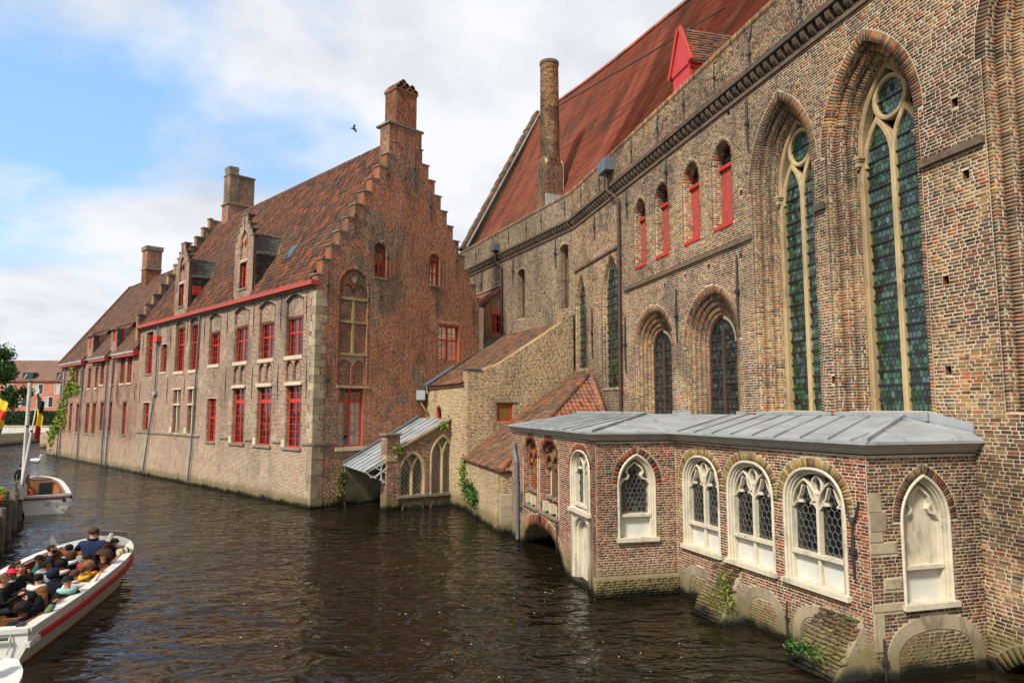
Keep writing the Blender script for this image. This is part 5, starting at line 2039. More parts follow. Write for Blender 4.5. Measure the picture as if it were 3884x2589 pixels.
# low arch at the water on the right
wa = arch(-2.2, -0.3, -0.5, -0.1, 0.42, 'seg')
hc.append((offset(wa, 0.06), 2.5, 1))
ec.append(offset(wa, 0.3))
Bc.ring(wa, 0.3, -0.3, 0.02, 0.12)
cn_out = [(-7, -0.8), (-7, 15.3), (24.5, 15.3), (24.5, -0.8)]
cw = wall_core(church, CN, cn_out, hc, 1.1, [M['m_church'], M['dark'], M['church']], 'near_flank')
Bc.rows([(-5, 0.0), (-5, 15.3), (24.5, 15.3), (24.5, 0.0)], ec, h=0.078, L=0.25, rough=0.006)
Bc.finish('brickwork', M['church'], church, 300, 0.006, wallobj=cw)

# far flank
Bk = Bricks(CF)
hk, ek = [], []
for a, b, z0, z1 in ((6.0, 6.98, 10.8, 14.0), (0.55, 1.5, 10.7, 14.45)):
    p = arch(a, b, z0, z1 - 0.18, z1, 'seg')
    hk.append((offset(p, 0.05), 0.6, 0))
    ek.append(offset(p, 0.1))
    Bk.ring(p, 0.1, -0.4, 0.012, 0.075)
    MB().box(CF, a + .01, a + 0.6, z0, z1 - 0.3, -0.42, -0.36).build('shutter', M['redl'], church)
for u, z in ((5.2, 11.8), (3.4, 12.0), (4.0, 11.0), (9.9, 14.0), (11, 13.6)):
    q = rect(u - 0.08, u + 0.08, z - 0.12, z + 0.12)
    hk.append((q, 0.3, 1))
    ek.append(q)
wall_core(church, CF, rect(0, 17.5, -0.8, 15.3), hk, 1.1, [M['m_church'], M['dark'], M['churchf']], 'far_flank')
Bk.rows(rect(0.0, 17.5, 6.0, 15.3), ek, h=0.078, L=0.25, rough=0.006)
Bk.finish('brickwork', M['churchf'], church)

# string courses
for a, b in ((3.95, 4.35), (7.35, 17.3), (-0.7, 0.85)):
    MB().prism(CN, rect(a, b, 10.34, 10.5), -0.02, 0.1).build('string_course', M['corbel'], church)
MB().box(CN, 17.7, 24.2, 12.55, 12.66, -0.02, 0.08).build('string_course', M['corbel'], church)

# corbel table and parapet
cme = None
cb = MB()
V = []
prof_c = [(0.0, 0.0), (0.0, 0.34), (0.2, 0.34), (0.22, 0.24), (0.17, 0.12), (0.08, 0.03)]
class _Id:
    def p(s, u, z, o=0):
        return (u, o, z)
cb.add([(x, o, z) for x in (-0.085, 0.085) for o, z in prof_c], [tuple(range(6)), tuple(range(11, 5, -1))] + [(i, (i + 1) % 6, 6 + (i + 1) % 6, 6 + i) for i in range(6)])
def corbel_row(fr, a, b, first=[None]):
    n = int((b - a) / 0.34)
    for i in range(n):
        u = a + (b - a) * (i + 0.5) / n
        if first[0] is None:
            o = cb.build('corbel', M['corbel'], church)
            first[0] = o.data
        else:
            o = bpy.data.objects.new('corbel', first[0])
            COL.objects.link(o)
            attach(o, church)
        o.location = fr.p(u, 15.22, 0.0)
        o.rotation_euler = (0, random.gauss(0, .02), math.atan2(fr.ny, fr.nx) - math.pi / 2)
corbel_row(CN, -4.0, 24.4)
corbel_row(CF, 0.1, 17.4)
jx = CN.p(24.5, 0, 0)
for fr, a, b in ((CN, -7, 24.47), (CF, 0.03, 17.5)):
    MB().box(fr, a, b, 15.08, 15.2, -0.3, 0.07).build('corbel_ledge', M['corbel'], church)
    MB().box(fr, a, b, 15.57, 15.72, -0.6, 0.27).build('corbel_ledge', M['corbel'], church)
    MB().box(fr, a, b, 15.72, PZ, -0.5, 0.15).build('parapet', M['m_church'], church)
    bp_ = Bricks(fr)
    bp_.rows(rect(a, b, 15.73, PZ - 0.24), o=0.15, h=0.078, L=0.25, rough=0.006)
    n = int((b - a) / 0.085)
    for i in range(n):
        x = a + (b - a) * i / n
        e = 0.235 + random.uniform(-0.03, 0.03)
        bp_.quad(((x + .006, PZ - 0.235), (x + .079, PZ - 0.235), (x + .079, PZ - 0.235 + e), (x + .006, PZ - 0.235 + e)), -0.5, 0.165)
    bp_.finish('parapet_brickwork', M['church'] if fr is CN else M['churchf'], church)
for fr, us in ((CN, (-0.5, 1.9, 4.4, 9.0, 11.2, 13.4, 16.0, 19.9, 22.6)), (CF, (0.6, 3.4, 5.4, 8.0, 10.6, 13.6))):
    for u in us:
        anchor(church, fr, u, 15.85, 17.0, 0.18, 0.03)
anchor(church, CN, 6.9, 15.75, 16.6, 0.18, 0.035, fork=True)
for u, z0, z1 in ((7.35, 13.2, 15.0), (13.0, 13.9, 15.0), (16.9, 13.6, 15.0), (21.0, 13.6, 15.0)):
    anchor(church, CN, u, z0, z1, 0.05, 0.04)
for u, z0, z1 in ((8.2, 7.6, 10.0), (12.4, 7.5, 9.6), (17.3, 6.6, 9.2), (21.5, 7.6, 10.2)):
    anchor(church, CN, u, z0, z1, 0.05, 0.045)
for u in (1.9, 7.6, 12.8):
    anchor(church, CF, u, 13.2, 15.0, 0.05, 0.05)

# main roof, laid in courses of plain tiles; the ridge keeps the line of the far flank
def cp(u, o, z):
    x, y, _ = CF.p(u, 0, o)
    return Vector((x, y, z))
RZC, RO = 29.3, -6.76
e0, e1, e2 = cp(16.2, -0.35, 16.9), cp(0, -0.4, 16.9), Vector(CN.p(-7, 16.9, -0.4))
r0, r1, r2 = cp(16.2, RO, RZC + 0.35), cp(0, RO, RZC - 0.08), cp(-36, RO, RZC)
NS, NC = 46, 118
edge, ridge = [], []
for k in range(NS + 1):
    t = k / NS
    if t < 0.34:
        s_ = t / 0.34
        edge.append(e0.lerp(e1, s_))
        q = r0.lerp(r1, s_)
        q.z -= 0.22 * math.sin(math.pi * s_)
        ridge.append(q)
    else:
        s_ = (t - 0.34) / 0.66
        edge.append(e1.lerp(e2, s_))
        ridge.append(r1.lerp(r2, s_))
V, F, T = [], [], []
rng = random.Random(4)
wob = [rng.gauss(0, 0.008) for _ in range(NS + 1)]
for j in range(NC):
    b0 = len(V)
    tj = rng.random()
    for row in range(3):
        for k in range(NS + 1):
            a, b = edge[k], ridge[k]
            s_ = (j + (0, 0, 1.15)[row]) / NC
            n_ = Vector((CF.nx, CF.ny, 0.55)).normalized()
            sag = -0.16 * math.sin(math.pi * min(1, s_)) + wob[k] * math.sin(3 * s_)
            p = a.lerp(b, s_) + n_ * (sag + (0.0, 0.045, 0.0)[row])
            V.append(tuple(p))
            T.append(0.65 * tj + 0.3 * rng.random())
    for row in range(2):
        for k in range(NS):
            i = b0 + row * (NS + 1) + k
            F.append((i, i + 1, i + NS + 2, i + NS + 1))
ro = quad_mesh('roof_tile_courses', V, F, T, M['churchroof'], church)
ro['kind'] = 'stuff'
rb = MB()
for k in range(NS):
    for p in (edge[k], edge[k + 1], ridge[k + 1], ridge[k]):
        pass
rb.add([tuple(p + Vector((-CF.nx, -CF.ny, -0.5)).normalized() * 0.22) for p in edge] + [tuple(p - Vector((0, 0, 0.2))) for p in ridge] + [tuple(p + Vector((CF.nx, CF.ny, 0)) * (-13.2)) for p in edge],
       [(k, k + 1, NS + 2 + k, NS + 1 + k) for k in range(NS)] + [(NS + 1 + k, NS + 2 + k, 2 * NS + 3 + k, 2 * NS + 2 + k) for k in range(NS)])
rb.build('roof', M['churchroof'], church, recalc=False)
for k in range(0, NS):
    a, b = ridge[k], ridge[k + 1]
    MB().bar(a, b, 0.3, 0.16).build('ridge_tile', M['churchroof'], church)
# far gable wall and its coping
GP = Fr(CF.p(16.2, 0, 0)[:2], 64)
gw = [(0, 6), (0, 17.2), (6.76, 29.8), (13.5, 17.2), (13.5, 6)]
MB().prism(GP, gw, -0.8, -0.2).build('far_gable_wall', M['churchf'], church)
cop0, cop1 = Vector(GP.p(0.0, 17.35, -0.4)), Vector(GP.p(6.76, 29.9, -0.4))
nseg = 46
for i in range(nseg):
    a, b = cop0.lerp(cop1, i / nseg), cop0.lerp(cop1, (i + 0.93) / nseg)
    MB().bar(a, b, 0.75, 0.3 + random.uniform(-0.03, 0.05), up=(-0.9, -0.4, 0.5)).build('coping_brick', M['churchf'] if i % 3 else M['corbel'], church)
MB().bar(cop0 + Vector((0.36, -.74, 0.12)), cop1 + Vector((0.36, -.74, 0.12)), 0.14, 0.08, up=(-0.9, -0.4, 0.5)).build('flashing', M['zinc'], church)

# round chimney
cx, cy, _ = CF.p(3.75, 0, -0.64)
cyl = Cyl(cx, cy, 0.6, 0.006, 20.4)
bc2 = Bricks(cyl)
bc2.rows(rect(0, 2 * math.pi * 0.6, 20.3, 26.7), h=0.08, L=0.24, rough=0.012)
bc2.finish('chimney_brickwork', M['church'], church)
MB().lathe(cx, cy, [(0.59, 20.2), (0.55, 26.7), (0.4, 26.72)], 20).build('chimney_shaft', M['m_church'], church)
MB().lathe(cx, cy, [(0.57, 26.6), (0.62, 26.7), (0.61, 26.88), (0.4, 26.9)], 20).build('chimney_crown', M['corbel'], church)
BB = Fr(CF.p(2.5, 0, 0.0)[:2], 64 + 180, flip=False)
cf0 = CF.sub(0, -0.02)
bx_ = Bricks(cf0)
bx_.rows([(3.12, 17.0), (3.12, 20.0), (3.36, 20.5), (4.14, 20.5), (4.38, 20.0), (4.38, 17.0)], o=0.0, h=0.08)
bx_.finish('chimney_brickwork', M['church'], church)
sd_ = Fr(CF.p(3.12, 0, -0.02)[:2], 64)
bx_ = Bricks(sd_)
bx_.rows([(0, 17.0), (0, 20.0), (0.2, 20.45), (1.0, 20.45), (1.2, 20.0), (1.2, 17.0)], o=0.0, h=0.08)
bx_.finish('chimney_brickwork', M['church'], church)
MB().prism(cf0, [(3.13, 16.8), (3.13, 20.0), (3.37, 20.45), (4.13, 20.45), (4.37, 20.0), (4.37, 16.8)], -1.25, -0.01).build('chimney_base', M['m_church'], church)
MB().box(cf0, 3.03, 3.14, 17.1, 18.1, -1.1, 0.05).build('chimney_flashing', M['zinc'], church)
tie_a = Vector((cx, cy, 23.7))
tie_b = cp(-9.73, RO * 0.72, 25.4)
MB().tube([tie_a, (tie_a + tie_b) / 2 + Vector((0, 0, -0.1)), tie_b], 0.045, 6).build('tie_rod', M['iron'], church)
MB().tube([tie_a, tie_a - (tie_b - tie_a).normalized() * 0.9], 0.04, 6).build('tie_rod', M['iron'], church)
MB().ell(*(tie_a - (tie_b - tie_a).normalized() * 0.85), 0.13, 0.13, 0.13).build('tie_boss', M['iron'], church)

# red hoist dormer behind the parapet
DR = CN.sub(0, -0.45)
a, b, zb, zs_, zt = 11.75, 13.1, 16.9, 18.6, 20.15
m_ = (a + b) / 2
hd = MB().prism(DR, [(a, zb), (a, zs_), (m_, zt - .15), (b, zs_), (b, zb)], -0.1, 0.0).build('hoist_dormer', M['red'], church)
for i in range(9):
    x = a + (b - a) * (i + 0.5) / 9
    MB().box(DR, x - .075, x + .07, zb, zs_ - 0.05, 0.0, 0.03).build('board', M['red'], hd)
    MB().prism(DR, [(x - .078, zs_ - 0.12), (x, zs_ - .2), (x + .078, zs_ - 0.12), (x + .078, zs_ + .05), (x - .078, zs_ + .05)], 0.03, 0.08).build('valance_board', M['red'], hd)
MB().prism(DR, [(a - .1, zs_ - .02), (m_, zt - .1), (b + .1, zs_ - .02)], 0.0, 0.07).build('gable_panel', M['red'], hd)
for s_ in (a - 0.15, b + 0.15):
    MB().bar(DR.p(s_, zs_ - 0.15, 0.08), DR.p(m_, zt + 0.08, 0.08), 0.1, 0.16, up=(0, 0, 1)).build('bargeboard', M['red'], hd)
dep = 4.0
for s_, nm in ((a, 1), (b, -1)):
    MB().box(DR, s_ - .05, s_ + .05, zb, zs_, -dep, -0.1).build('cheek', M['gable'], hd)
dbk = Bricks(Fr(DR.p(a - 0.05, 0, 0)[:2], 76))
dbk.rows(rect(0.12, 3.0, zb, zs_ - 0.1), h=0.08)
dbk.finish('brickwork', M['gable'], hd)
hv = Vector((-CN.nx, -CN.ny, 0))
for s_ in (a - 0.2, b + 0.2):
    p0 = Vector(DR.p(s_, zs_ - 0.12, 0.05))
    rv = Vector(DR.p(m_, zt + 0.1, 0.05)) - p0
    L_ = rv.length
    tiles(hd, 'dormer_tiles', M['pantileT'], p0, hv, rv.normalized(), dep, L_, 0.2, 0.16, lip=0.03, seg=2, flat=True)
    MB().extr([p0, p0 + hv * dep, p0 + hv * dep + rv, p0 + rv], (0, 0, -0.06)).build('dormer_roof', M['pantiled'], hd)
MB().box(DR, a - 0.06, a + 0.02, zs_ - 0.3, zs_ - 0.1, -2.6, 0.02).build('eaves_board', M['red'], hd)

# downpipes
MB().box(CN, 18.0, 19.0, 16.3, 16.9, 0.16, 0.62).build('rain_hopper', M['zincd'], church)
downpipe(church, [CN.p(18.5, 16.3, 0.35), CN.p(18.45, 15.4, 0.35), CN.p(17.6, 14.75, 0.16), CN.p(17.75, 4.9, 0.14)], 0.075, M['brownpipe'])
MB().box(CF, 9.5, 10.2, 15.9, 16.35, 0.16, 0.55).build('rain_hopper', M['zincd'], church)
downpipe(church, [CF.p(9.85, 15.9, 0.33), CF.p(9.8, 15.2, 0.33), CF.p(9.2, 14.7, 0.14), CF.p(9.2, 10.2, 0.12)], 0.07, M['brownpipe'])
# ================================================================== brick pavilion with the zinc roof
pav = empty('water_pavilion', AF.p(0, 0), 'low red-brick pavilion with white gothic windows and zinc roof standing in the water', 'building')
EAV = 4.12


def white_window(fr, B, holes, excl, a, b, z0, zs, za, kind, style, rail, mat_ring=0.2, ringB=None):
    p = arch(a, b, z0, zs, za, kind, n=10)
    holes.append((offset(p, 0.02)[0:], 0.62, 1))
    head = [q for q in p if q[1] >= zs - 0.01]
    ex = offset(head, mat_ring)
    excl.append([(a - 0.02, z0)] + [(a - 0.02, zs)] + ex + [(b + 0.02, zs), (b + 0.02, z0)])
    (ringB or B).ring(head, mat_ring, -0.1, 0.012, 0.07)
    f = MB()
    q0_ = (a, b, z0, zs, za, kind)
    p1, q1_ = inset(q0_, 0.045, 10)
    f.band(fr, p, 0.045, 0.02, -0.3, 0.035, ch=0.02, inner=p1)
    p2, q2_ = inset(q1_, 0.035, 10)
    f.band(fr, p1, 0.035, 0.0, -0.3, -0.03, ch=0.012, inner=p2)
    pi, q3_ = inset(q2_, 0.04, 10)
    f.band(fr, p2, 0.04, 0.0, -0.32, -0.085, ch=0.012, inner=pi)
    win = f.build('window', M['white'], pav)
    u0, u1 = pi[0][0], pi[-1][0]
    m_ = (u0 + u1) / 2
    zi = max(q[1] for q in pi)
    og = -0.24
    tr = MB()
    if style == 'twin':
        tr.band(fr, [(m_, z0), (m_, zs + (zi - zs) * 0.36)], 0.033, 0.033, og - 0.06, -0.10, ch=0.015)
        h_ = zi - zs
        for x0, x1 in ((u0, m_), (m_, u1)):
            tr.band(fr, arch(x0, x1, zs - 0.07, zs - 0.05, zs + h_ * 0.80)[1:-1], 0.02, 0.02, og - 0.05, -0.11, ch=0.012)
            w_ = x1 - x0
            c_ = (x0 + x1) / 2
            # cusps of each light
            for sg in (-1, 1):
                q0 = (c_ + sg * w_ * 0.46, zs - 0.03)
                q1 = (c_ + sg * w_ * 0.20, zs + 0.07)
                q2 = (c_ + sg * w_ * 0.22, zs + 0.2)
                tr.band(fr, [q0, ((q0[0] + q1[0]) / 2, q0[1] + 0.10), q1, (c_ + sg * w_ * 0.30, zs + 0.13), q2, (c_ + sg * w_ * 0.1, zs + h_ * 0.62)], 0.016, 0.016, og - 0.04, -0.14)
        oz = zs + h_ * 0.66
        tr.band(fr, [(m_ + math.cos(t) * w_ * 0.19, oz + math.sin(t) * h_ * 0.26) for t in [2 * math.pi * k / 18 for k in range(18)]], 0.025, 0.025, og - 0.05, -0.11, closed=True, ch=0.012)
    else:
        w_ = u1 - u0
        h_ = zi - zs
        for sg in (-1, 1):
            tr.band(fr, [(m_ + sg * w_ * 0.5, zs - 0.02), (m_ + sg * w_ * 0.40, zs + 0.1), (m_ + sg * w_ * 0.27, zs + 0.13), (m_ + sg * w_ * 0.22, zs + 0.2), (m_ + sg * w_ * 0.29, zs + 0.3),
                         (m_ + sg * w_ * 0.25, zs + h_ * 0.62), (m_, zs + h_ * 0.86)], 0.022, 0.022, og - 0.05, -0.11)
    tr.build('tracery', M['white'], win)
    rl = MB()
    rl.box(fr, u0, u1, rail - 0.05, rail + 0.02, og - 0.05, -0.06)
    rl.box(fr, u0, u1, rail - 0.09, rail - 0.05, og - 0.05, -0.12)
    rl.build('rail', M['white'], win)
    if style == 'twin':
        for x0, x1 in ((u0, m_ - 0.035), (m_ + 0.035, u1)):
            MB().box(fr, x0, x1, z0, rail - 0.08, og - 0.1, -0.2).build('panel', M['white2'], win)
    else:
        MB().box(fr, u0, u1, z0, rail - 0.08, og - 0.1, -0.2).build('panel', M['white2'], win)
    glz = [(u0, rail)] + [q for q in pi if q[1] > rail] + [(u1, rail)]
    if style == 'blank':
        MB().prism(fr, glz, og - 0.08, -0.20).build('board', M['white'], win)
    else:
        halves = [glz]
        if style == 'twin':
            halves = [[q for q in ([(u0, rail)] + [q for q in pi if q[1] > rail and q[0] < m_] + [(m_, zi), (m_, rail)])],
                      [q for q in ([(m_, rail), (m_, zi)] + [q for q in pi if q[1] > rail and q[0] > m_] + [(u1, rail)])]]
        for hp in halves:
            pane(win, fr, hp, og)
            lattice(win, fr, hp, og + 0.008, 'hex', 0.15 if style == 'twin' else 0.13, 0.011, aspect=1.35)
        # window seat and reveal seen through the glass
        MB().box(fr, u0, u1, rail - 0.06, rail, -0.6, og - 0.02).build('inner_sill', M['curtain'], win)
    MB().box(fr, a - 0.07, b + 0.07, z0 - 0.09, z0 + 0.012, -0.3, 0.1).build('sill', M['white'], win)
    return win


# ---- front over the little arch (two niches, door)
B1 = Bricks(AL)
h1, x1_ = [], []
ba = arch(2.6, 7.9, -0.8, -0.75, 1.02, 'ell', n=14)
h1.append((offset(ba, 0.06), 3.5, 1))
x1_.append(offset([q for q in ba if q[1] > -0.7], 0.36))
B1.ring([q for q in ba if q[1] > -0.1], 0.36, -0.4, 0.015, 0.075)
for a, b in ((5.83, 7.43), (3.44, 5.22)):
    p = arch(a, b, 1.58, 3.28, 3.93, 'ell', n=9)
    h1.append((offset(p, 0.05), 0.3, 2))
    x1_.append(offset(p, 0.22))
    B1.ring([q for q in p if q[1] > 3.2], 0.22, -0.15, 0.015, 0.07)
    B1.ring([(a, 1.58), (a, 3.28)], 0.12, -0.2, 0.012, 0.07)
    B1.ring([(b, 3.28), (b, 1.58)], 0.12, -0.2, 0.012, 0.07)
    p2 = offset(p, -0.16)
    B1.ring(p2, 0.15, -0.3, -0.12, 0.07)
    m_ = (a + b) / 2
    nt = MB()
    nt.box(AL, m_ - 0.07, m_ + 0.07, 1.6, 3.3, -0.3, -0.12)
    for x0, x1 in ((a + .16, m_), (m_, b - .16)):
        nt.band(AL, arch(x0, x1, 3.0, 3.05, 3.5), 0.035, 0.035, -0.3, -0.12)
        c_ = (x0 + x1) / 2
        for sg in (-1, 1):
            nt.band(AL, [(c_ + sg * .3, 3.0), (c_ + sg * .14, 3.08), (c_ + sg * .2, 3.2)], 0.025, 0.025, -0.28, -0.16)
    nt.build('blind_tracery', M['pav'], pav)
    for x0, x1 in ((a + 0.2, m_ - 0.1), (m_ + 0.1, b - 0.2)):
        MB().box(AL, x0, x1, 2.12, 3.25, -0.32, -0.27).build('plaster_panel', M['white'], pav)
        MB().box(AL, x0, x1, 1.6, 2.02, -0.3, -0.22).build('brick_panel', M['gable'], pav)
        MB().box(AL, x0 - .05, x1 + .05, 2.02, 2.12, -0.3, -0.1).build('ledge', M['coping'], pav)
    for x in (a + 0.12, b - 0.16, m_):
        MB().box(AL, x - 0.09, x + 0.09, 1.58, 1.9, -0.3, -0.02).build('pedestal', M['cream'], pav)
    MB().box(AL, a - .12, b + .12, 1.48, 1.58, -0.28, 0.08).build('sill', M['coping'], pav)
wd = white_window(AL, B1, h1, x1_, 0.46, 2.08, 2.12, 3.2, 3.82, 'ell', 'twin', 2.25)
dp_ = arch(0.52, 2.02, 0.12, 1.35, 1.96)
h1.append((rect(0.5, 2.05, 0.1, 2.05), 0.5, 1))
x1_.append(rect(0.42, 2.1, 0.1, 2.15))
df = MB()
df.band(AL, dp_, 0.1, 0.0, -0.35, -0.02, ch=0.03)
df.band(AL, offset(dp_, -0.1), 0.08, 0.0, -0.35, -0.1, ch=0.03)
spd = [(0.5, 1.3)] + [q for q in dp_ if q[1] > 1.3]
df.prism(AL, [(0.5, 2.06), (0.5, 1.3)] + [q for q in dp_ if q[1] > 1.34] + [(2.05, 1.3), (2.05, 2.06)], -0.3, -0.05)
df.box(AL, 0.48, 0.56, 0.12, 2.05, -0.3, 0.0)
df.box(AL, 2.0, 2.08, 0.12, 2.05, -0.3, 0.0)
door = df.build('water_door', M['white'], pav)
for i in range(6):
    x = 0.66 + 1.2 * i / 6
    MB().box(AL, x + .004, x + 0.196, 0.02 - 0.05 * (i % 2), 1.9, -0.34, -0.26 - 0.004 * (i % 2)).build('plank', M['white'], door)
w1 = wall_core(pav, AL, [(0.03, -0.8), (0.03, EAV), (9.4, EAV), (9.4, -0.8)], h1, 0.5, [M['m_pav'], M['dark'], M['m_pav']], 'arch_wall')
B1.rows(rect(0.0, 9.4, 0.0, EAV), x1_, h=0.064, L=0.2)
# ---- corner face with the single window
B2 = Bricks(AF)
h2, x2_ = [], []
white_window(AF, B2, h2, x2_, 0.64, 1.74, 1.52, 2.98, 3.77, 'point', 'single', 2.13)
w2 = wall_core(pav, AF, rect(0, 2.42, -0.8, EAV), h2, 0.7, [M['m_pav'], M['dark'], M['m_pav']], 'corner_wall')
B2.rows(rect(0.0, 2.36, 0.55, EAV), x2_, h=0.064, L=0.2)
MB().box(AF, -0.04, 2.42, -0.5, 0.5, -0.2, 0.05).build('footing', M['m_pav'], pav)
B2f = Bricks(AF)
B2f.rows(rect(-0.05, 2.4, 0.0, 0.5), o=0.05, h=0.066, L=0.2, rough=0.012)
B2f.finish('footing_brickwork', M['pav2'], pav)
# ---- long front with three windows
B3 = Bricks(BF)
BT = Bricks(BF)
h3, x3_ = [], []
for a, b in ((4.58, 6.16), (2.61, 4.24), (0.56, 2.26)):
    white_window(BF, B3, h3, x3_, a, b, 1.37, 2.95, 3.77, 'ell', 'twin', 1.98, 0.22, BT)
w3 = wall_core(pav, BF, rect(0.03, 6.72, -0.8, EAV), h3, 0.7, [M['m_pav'], M['dark'], M['m_pav']], 'front_wall')
for a, b, za in ((2.35, 3.75, 0.95), (0.35, 2.12, 0.98), (4.7, 6.2, 0.9)):
    p = arch(a, b, 0.1, 0.25, za, 'ell')
    x3_.append(p)
    MB().band(BF, p, 0.22, 0.0, -0.05, 0.018).build('relieving_arch', M['plaster'], pav)
    B3.rows(offset(p, -0.23), h=0.064, L=0.2, z0=0.1)
B3.rows(rect(0.0, 6.7, 0.05, EAV), x3_, h=0.064, L=0.2)
# ---- end face with the boarded window
B4 = Bricks(BR)
h4, x4_ = [], []
white_window(BR, B4, h4, x4_, 0.76, 1.94, 1.3, 2.85, 3.72, 'point', 'blank', 1.97)
for u0, u1, z0, z1 in ((0.0, 0.3, 3.06, 3.42), (0.03, 0.4, 2.7, 3.06), (0.0, 0.3, 2.5, 2.68), (0.0, 0.62, 2.28, 2.48), (0.3, 0.7, 1.62, 1.8), (0.0, 0.72, 1.22, 1.36), (0.02, 0.24, 0.5, 1.2)):
    MB().box(BR, u0 + .006, u1, z0 + .006, z1 - .006, -0.05, 0.02).build('stone_block', M['stone'], pav)
    x4_.append(rect(u0 - 0.02, u1 + .008, z0, z1))
p = arch(0.26, 2.62, 0.0, 0.25, 1.07, 'ell')
x4_.append(p)
MB().band(BR, p, 0.26, 0.0, -0.05, 0.02).build('relieving_arch', M['plaster'], pav)
B4.rows(offset(p, -0.27), z0=0.1, h=0.066, L=0.21)
w4 = wall_core(pav, BR, rect(0, 2.75, -0.8, EAV), h4, 0.7, [M['m_pav'], M['dark'], M['m_pav']], 'end_wall')
B4.rows(rect(0.0, 2.75, 0.05, EAV), x4_, h=0.066, L=0.21)
B1.finish('brickwork', M['pav'], pav, 0, wallobj=w1)
B2.finish('brickwork', M['pav'], pav, 30, wallobj=w2)
BT.finish('arch_bricks', M['tan'], pav)
B3.finish('brickwork', M['pav'], pav, 120, wallobj=w3)
B4.finish('brickwork', M['pav2'], pav, 150, wallobj=w4)
anchor(pav, BF, 0.33, 1.75, 2.8, 0.06, 0.035, fork=True)
anchor(pav, BR, 0.18, -0.1, 0.75, 0.04, 0.03)
anchor(pav, BF, 2.24, 0.15, 0.85, 0.05, 0.02)
anchor(pav, AL, 5.3, 1.0, 1.6, 0.05, 0.03)
anchor(pav, AL, 3.35, 0.5, 1.1, 0.05, 0.025, fork=True)
anchor(pav, AL, 7.75, 1.1, 1.5, 0.05, 0.025, fork=True)
# ---- raking buttresses with moss
def buttress(fr, c0, w0, out, top, seed, nm):
    random.seed(seed)
    core = MB()
    core.add([fr.p(c0 - w0 / 2, -0.8, out * 1.0), fr.p(c0 + w0 / 2, -0.8, out * 1.0), fr.p(c0 + w0 * 0.36, top, 0.0), fr.p(c0 - w0 * 0.36, top, 0.0),
              fr.p(c0 - w0 / 2 - .1, -0.8, -0.1), fr.p(c0 + w0 / 2 + .1, -0.8, -0.1), fr.p(c0 + w0 * 0.4, top, -0.1), fr.p(c0 - w0 * 0.4, top, -0.1)],
             [(0, 1, 2, 3), (0, 3, 7, 4), (1, 5, 6, 2), (2, 6, 7, 3)])
    bo = core.build('buttress', M['plaster'], pav)
    bb_ = Bricks(fr)
    z = 0.0
    while z < top - 0.05:
        t = (z + 0.8) / (top + 0.8)
        oo = out * (1 - t)
        hw = w0 * (0.5 - 0.14 * t)
        bb_.rows(rect(c0 - hw + random.uniform(-.05, .05), c0 + hw + random.uniform(-.05, .05), z, z + 0.068), h=0.066, L=0.2, o=oo + random.uniform(-.01, .02), back=0.12, rough=0.03)
        z += 0.068
    bb_.finish('brickwork', M['pav2'], bo)
    P_ = []
    for _ in range(420):
        z = random.uniform(0.25, top)
        t = (z + 0.8) / (top + 0.8)
        u = c0 + random.gauss(-0.25 * w0 * 0.5, w0 * 0.16)
        P_.append(fr.p(u, z, out * (1 - t) + 0.05))
    leaves(bo, 'moss', M['mosspl'], P_, 0.03, 0.02, kind='stuff')
    return bo
buttress(BF, 4.3, 1.25, 1.15, 1.22, 3, 'a')
buttress(BF, 0.75, 1.3, 1.5, 1.05, 6, 'b')
# ---- moulded cornice and zinc roof
A0, A1, A2, Bq1, B2p = AL.p(9.3, 0)[:2], AL.p(0, 0)[:2], AF.p(2.26, 0)[:2], BF.p(0, 0)[:2], BR.p(2.72, 0)[:2]
plan = [A0, A1, A2, Bq1, B2p]
plan_r = plan  # left side of travel must be outwards
def outward_ok(pl):
    o = offset(pl, 0.1)
    return o[1][0] < pl[1][0]
pl = plan if outward_ok(plan) else plan[::-1]
cornice(pav, pl, ((4.15, 4.2, 0.05), (4.2, 4.27, 0.10), (4.27, 4.33, 0.16)), M['moulding'], 'cornice')
cornice(pav, pl, ((4.333, 4.39, 0.24),), M['zinc'], 'eaves_strip')
ev = offset(pl, 0.22)
if pl is not plan:
    ev = ev[::-1]
EV = [Vector((x, y, 4.385)) for x, y in ev]
apA = Vector((4.35, 22.2, 4.86))
apA2 = Vector((2.75, 28.6, 4.86))
hipB = Vector(CN.p(1.65, 4.82, 0.12))
cB = Vector(CN.p(9.0, 4.84, 0.12))
cT = Vector(CN.p(15.0, 4.7, 0.1))
faces = [[EV[0], EV[1], apA, apA2], [EV[1], EV[2], apA], [EV[2], EV[3], hipB, cB], [EV[3], EV[4], Vector(CN.p(-0.02, 4.55, 0.1)), hipB], [EV[2], cB, apA], [apA, cB, cT, apA2]]
rf = MB()
for f in faces:
    rf.add([tuple(p) for p in f], [tuple(range(len(f)))])
zr = rf.build('zinc_roof', M['zinc'], pav, recalc=False)
def seam(p, q, w=0.035, h=0.04):
    MB().bar(p, q, w, h).build('seam', M['zinc'], zr)
seam(EV[1], apA, 0.09, 0.07)
seam(apA, apA2, 0.09, 0.07)
seam(EV[2], apA, 0.07, 0.06)
seam(EV[3], hipB, 0.1, 0.08)
def rolls(e0, e1, t0, t1, n, k0=0.1, k1=0.95):
    for i in range(n):
        t = k0 + (k1 - k0) * i / max(1, n - 1)
        seam(e0.lerp(e1, t) + Vector((0, 0, 0.004)), t0.lerp(t1, t) + Vector((0, 0, 0.004)))
rolls(EV[0], EV[1].lerp(EV[0], .12), apA2, apA, 9)
seam(EV[1].lerp(EV[2], 0.62), EV[1].lerp(apA, 0.55))
rolls(EV[2], EV[3], cB, hipB, 8, 0.06, 0.86)
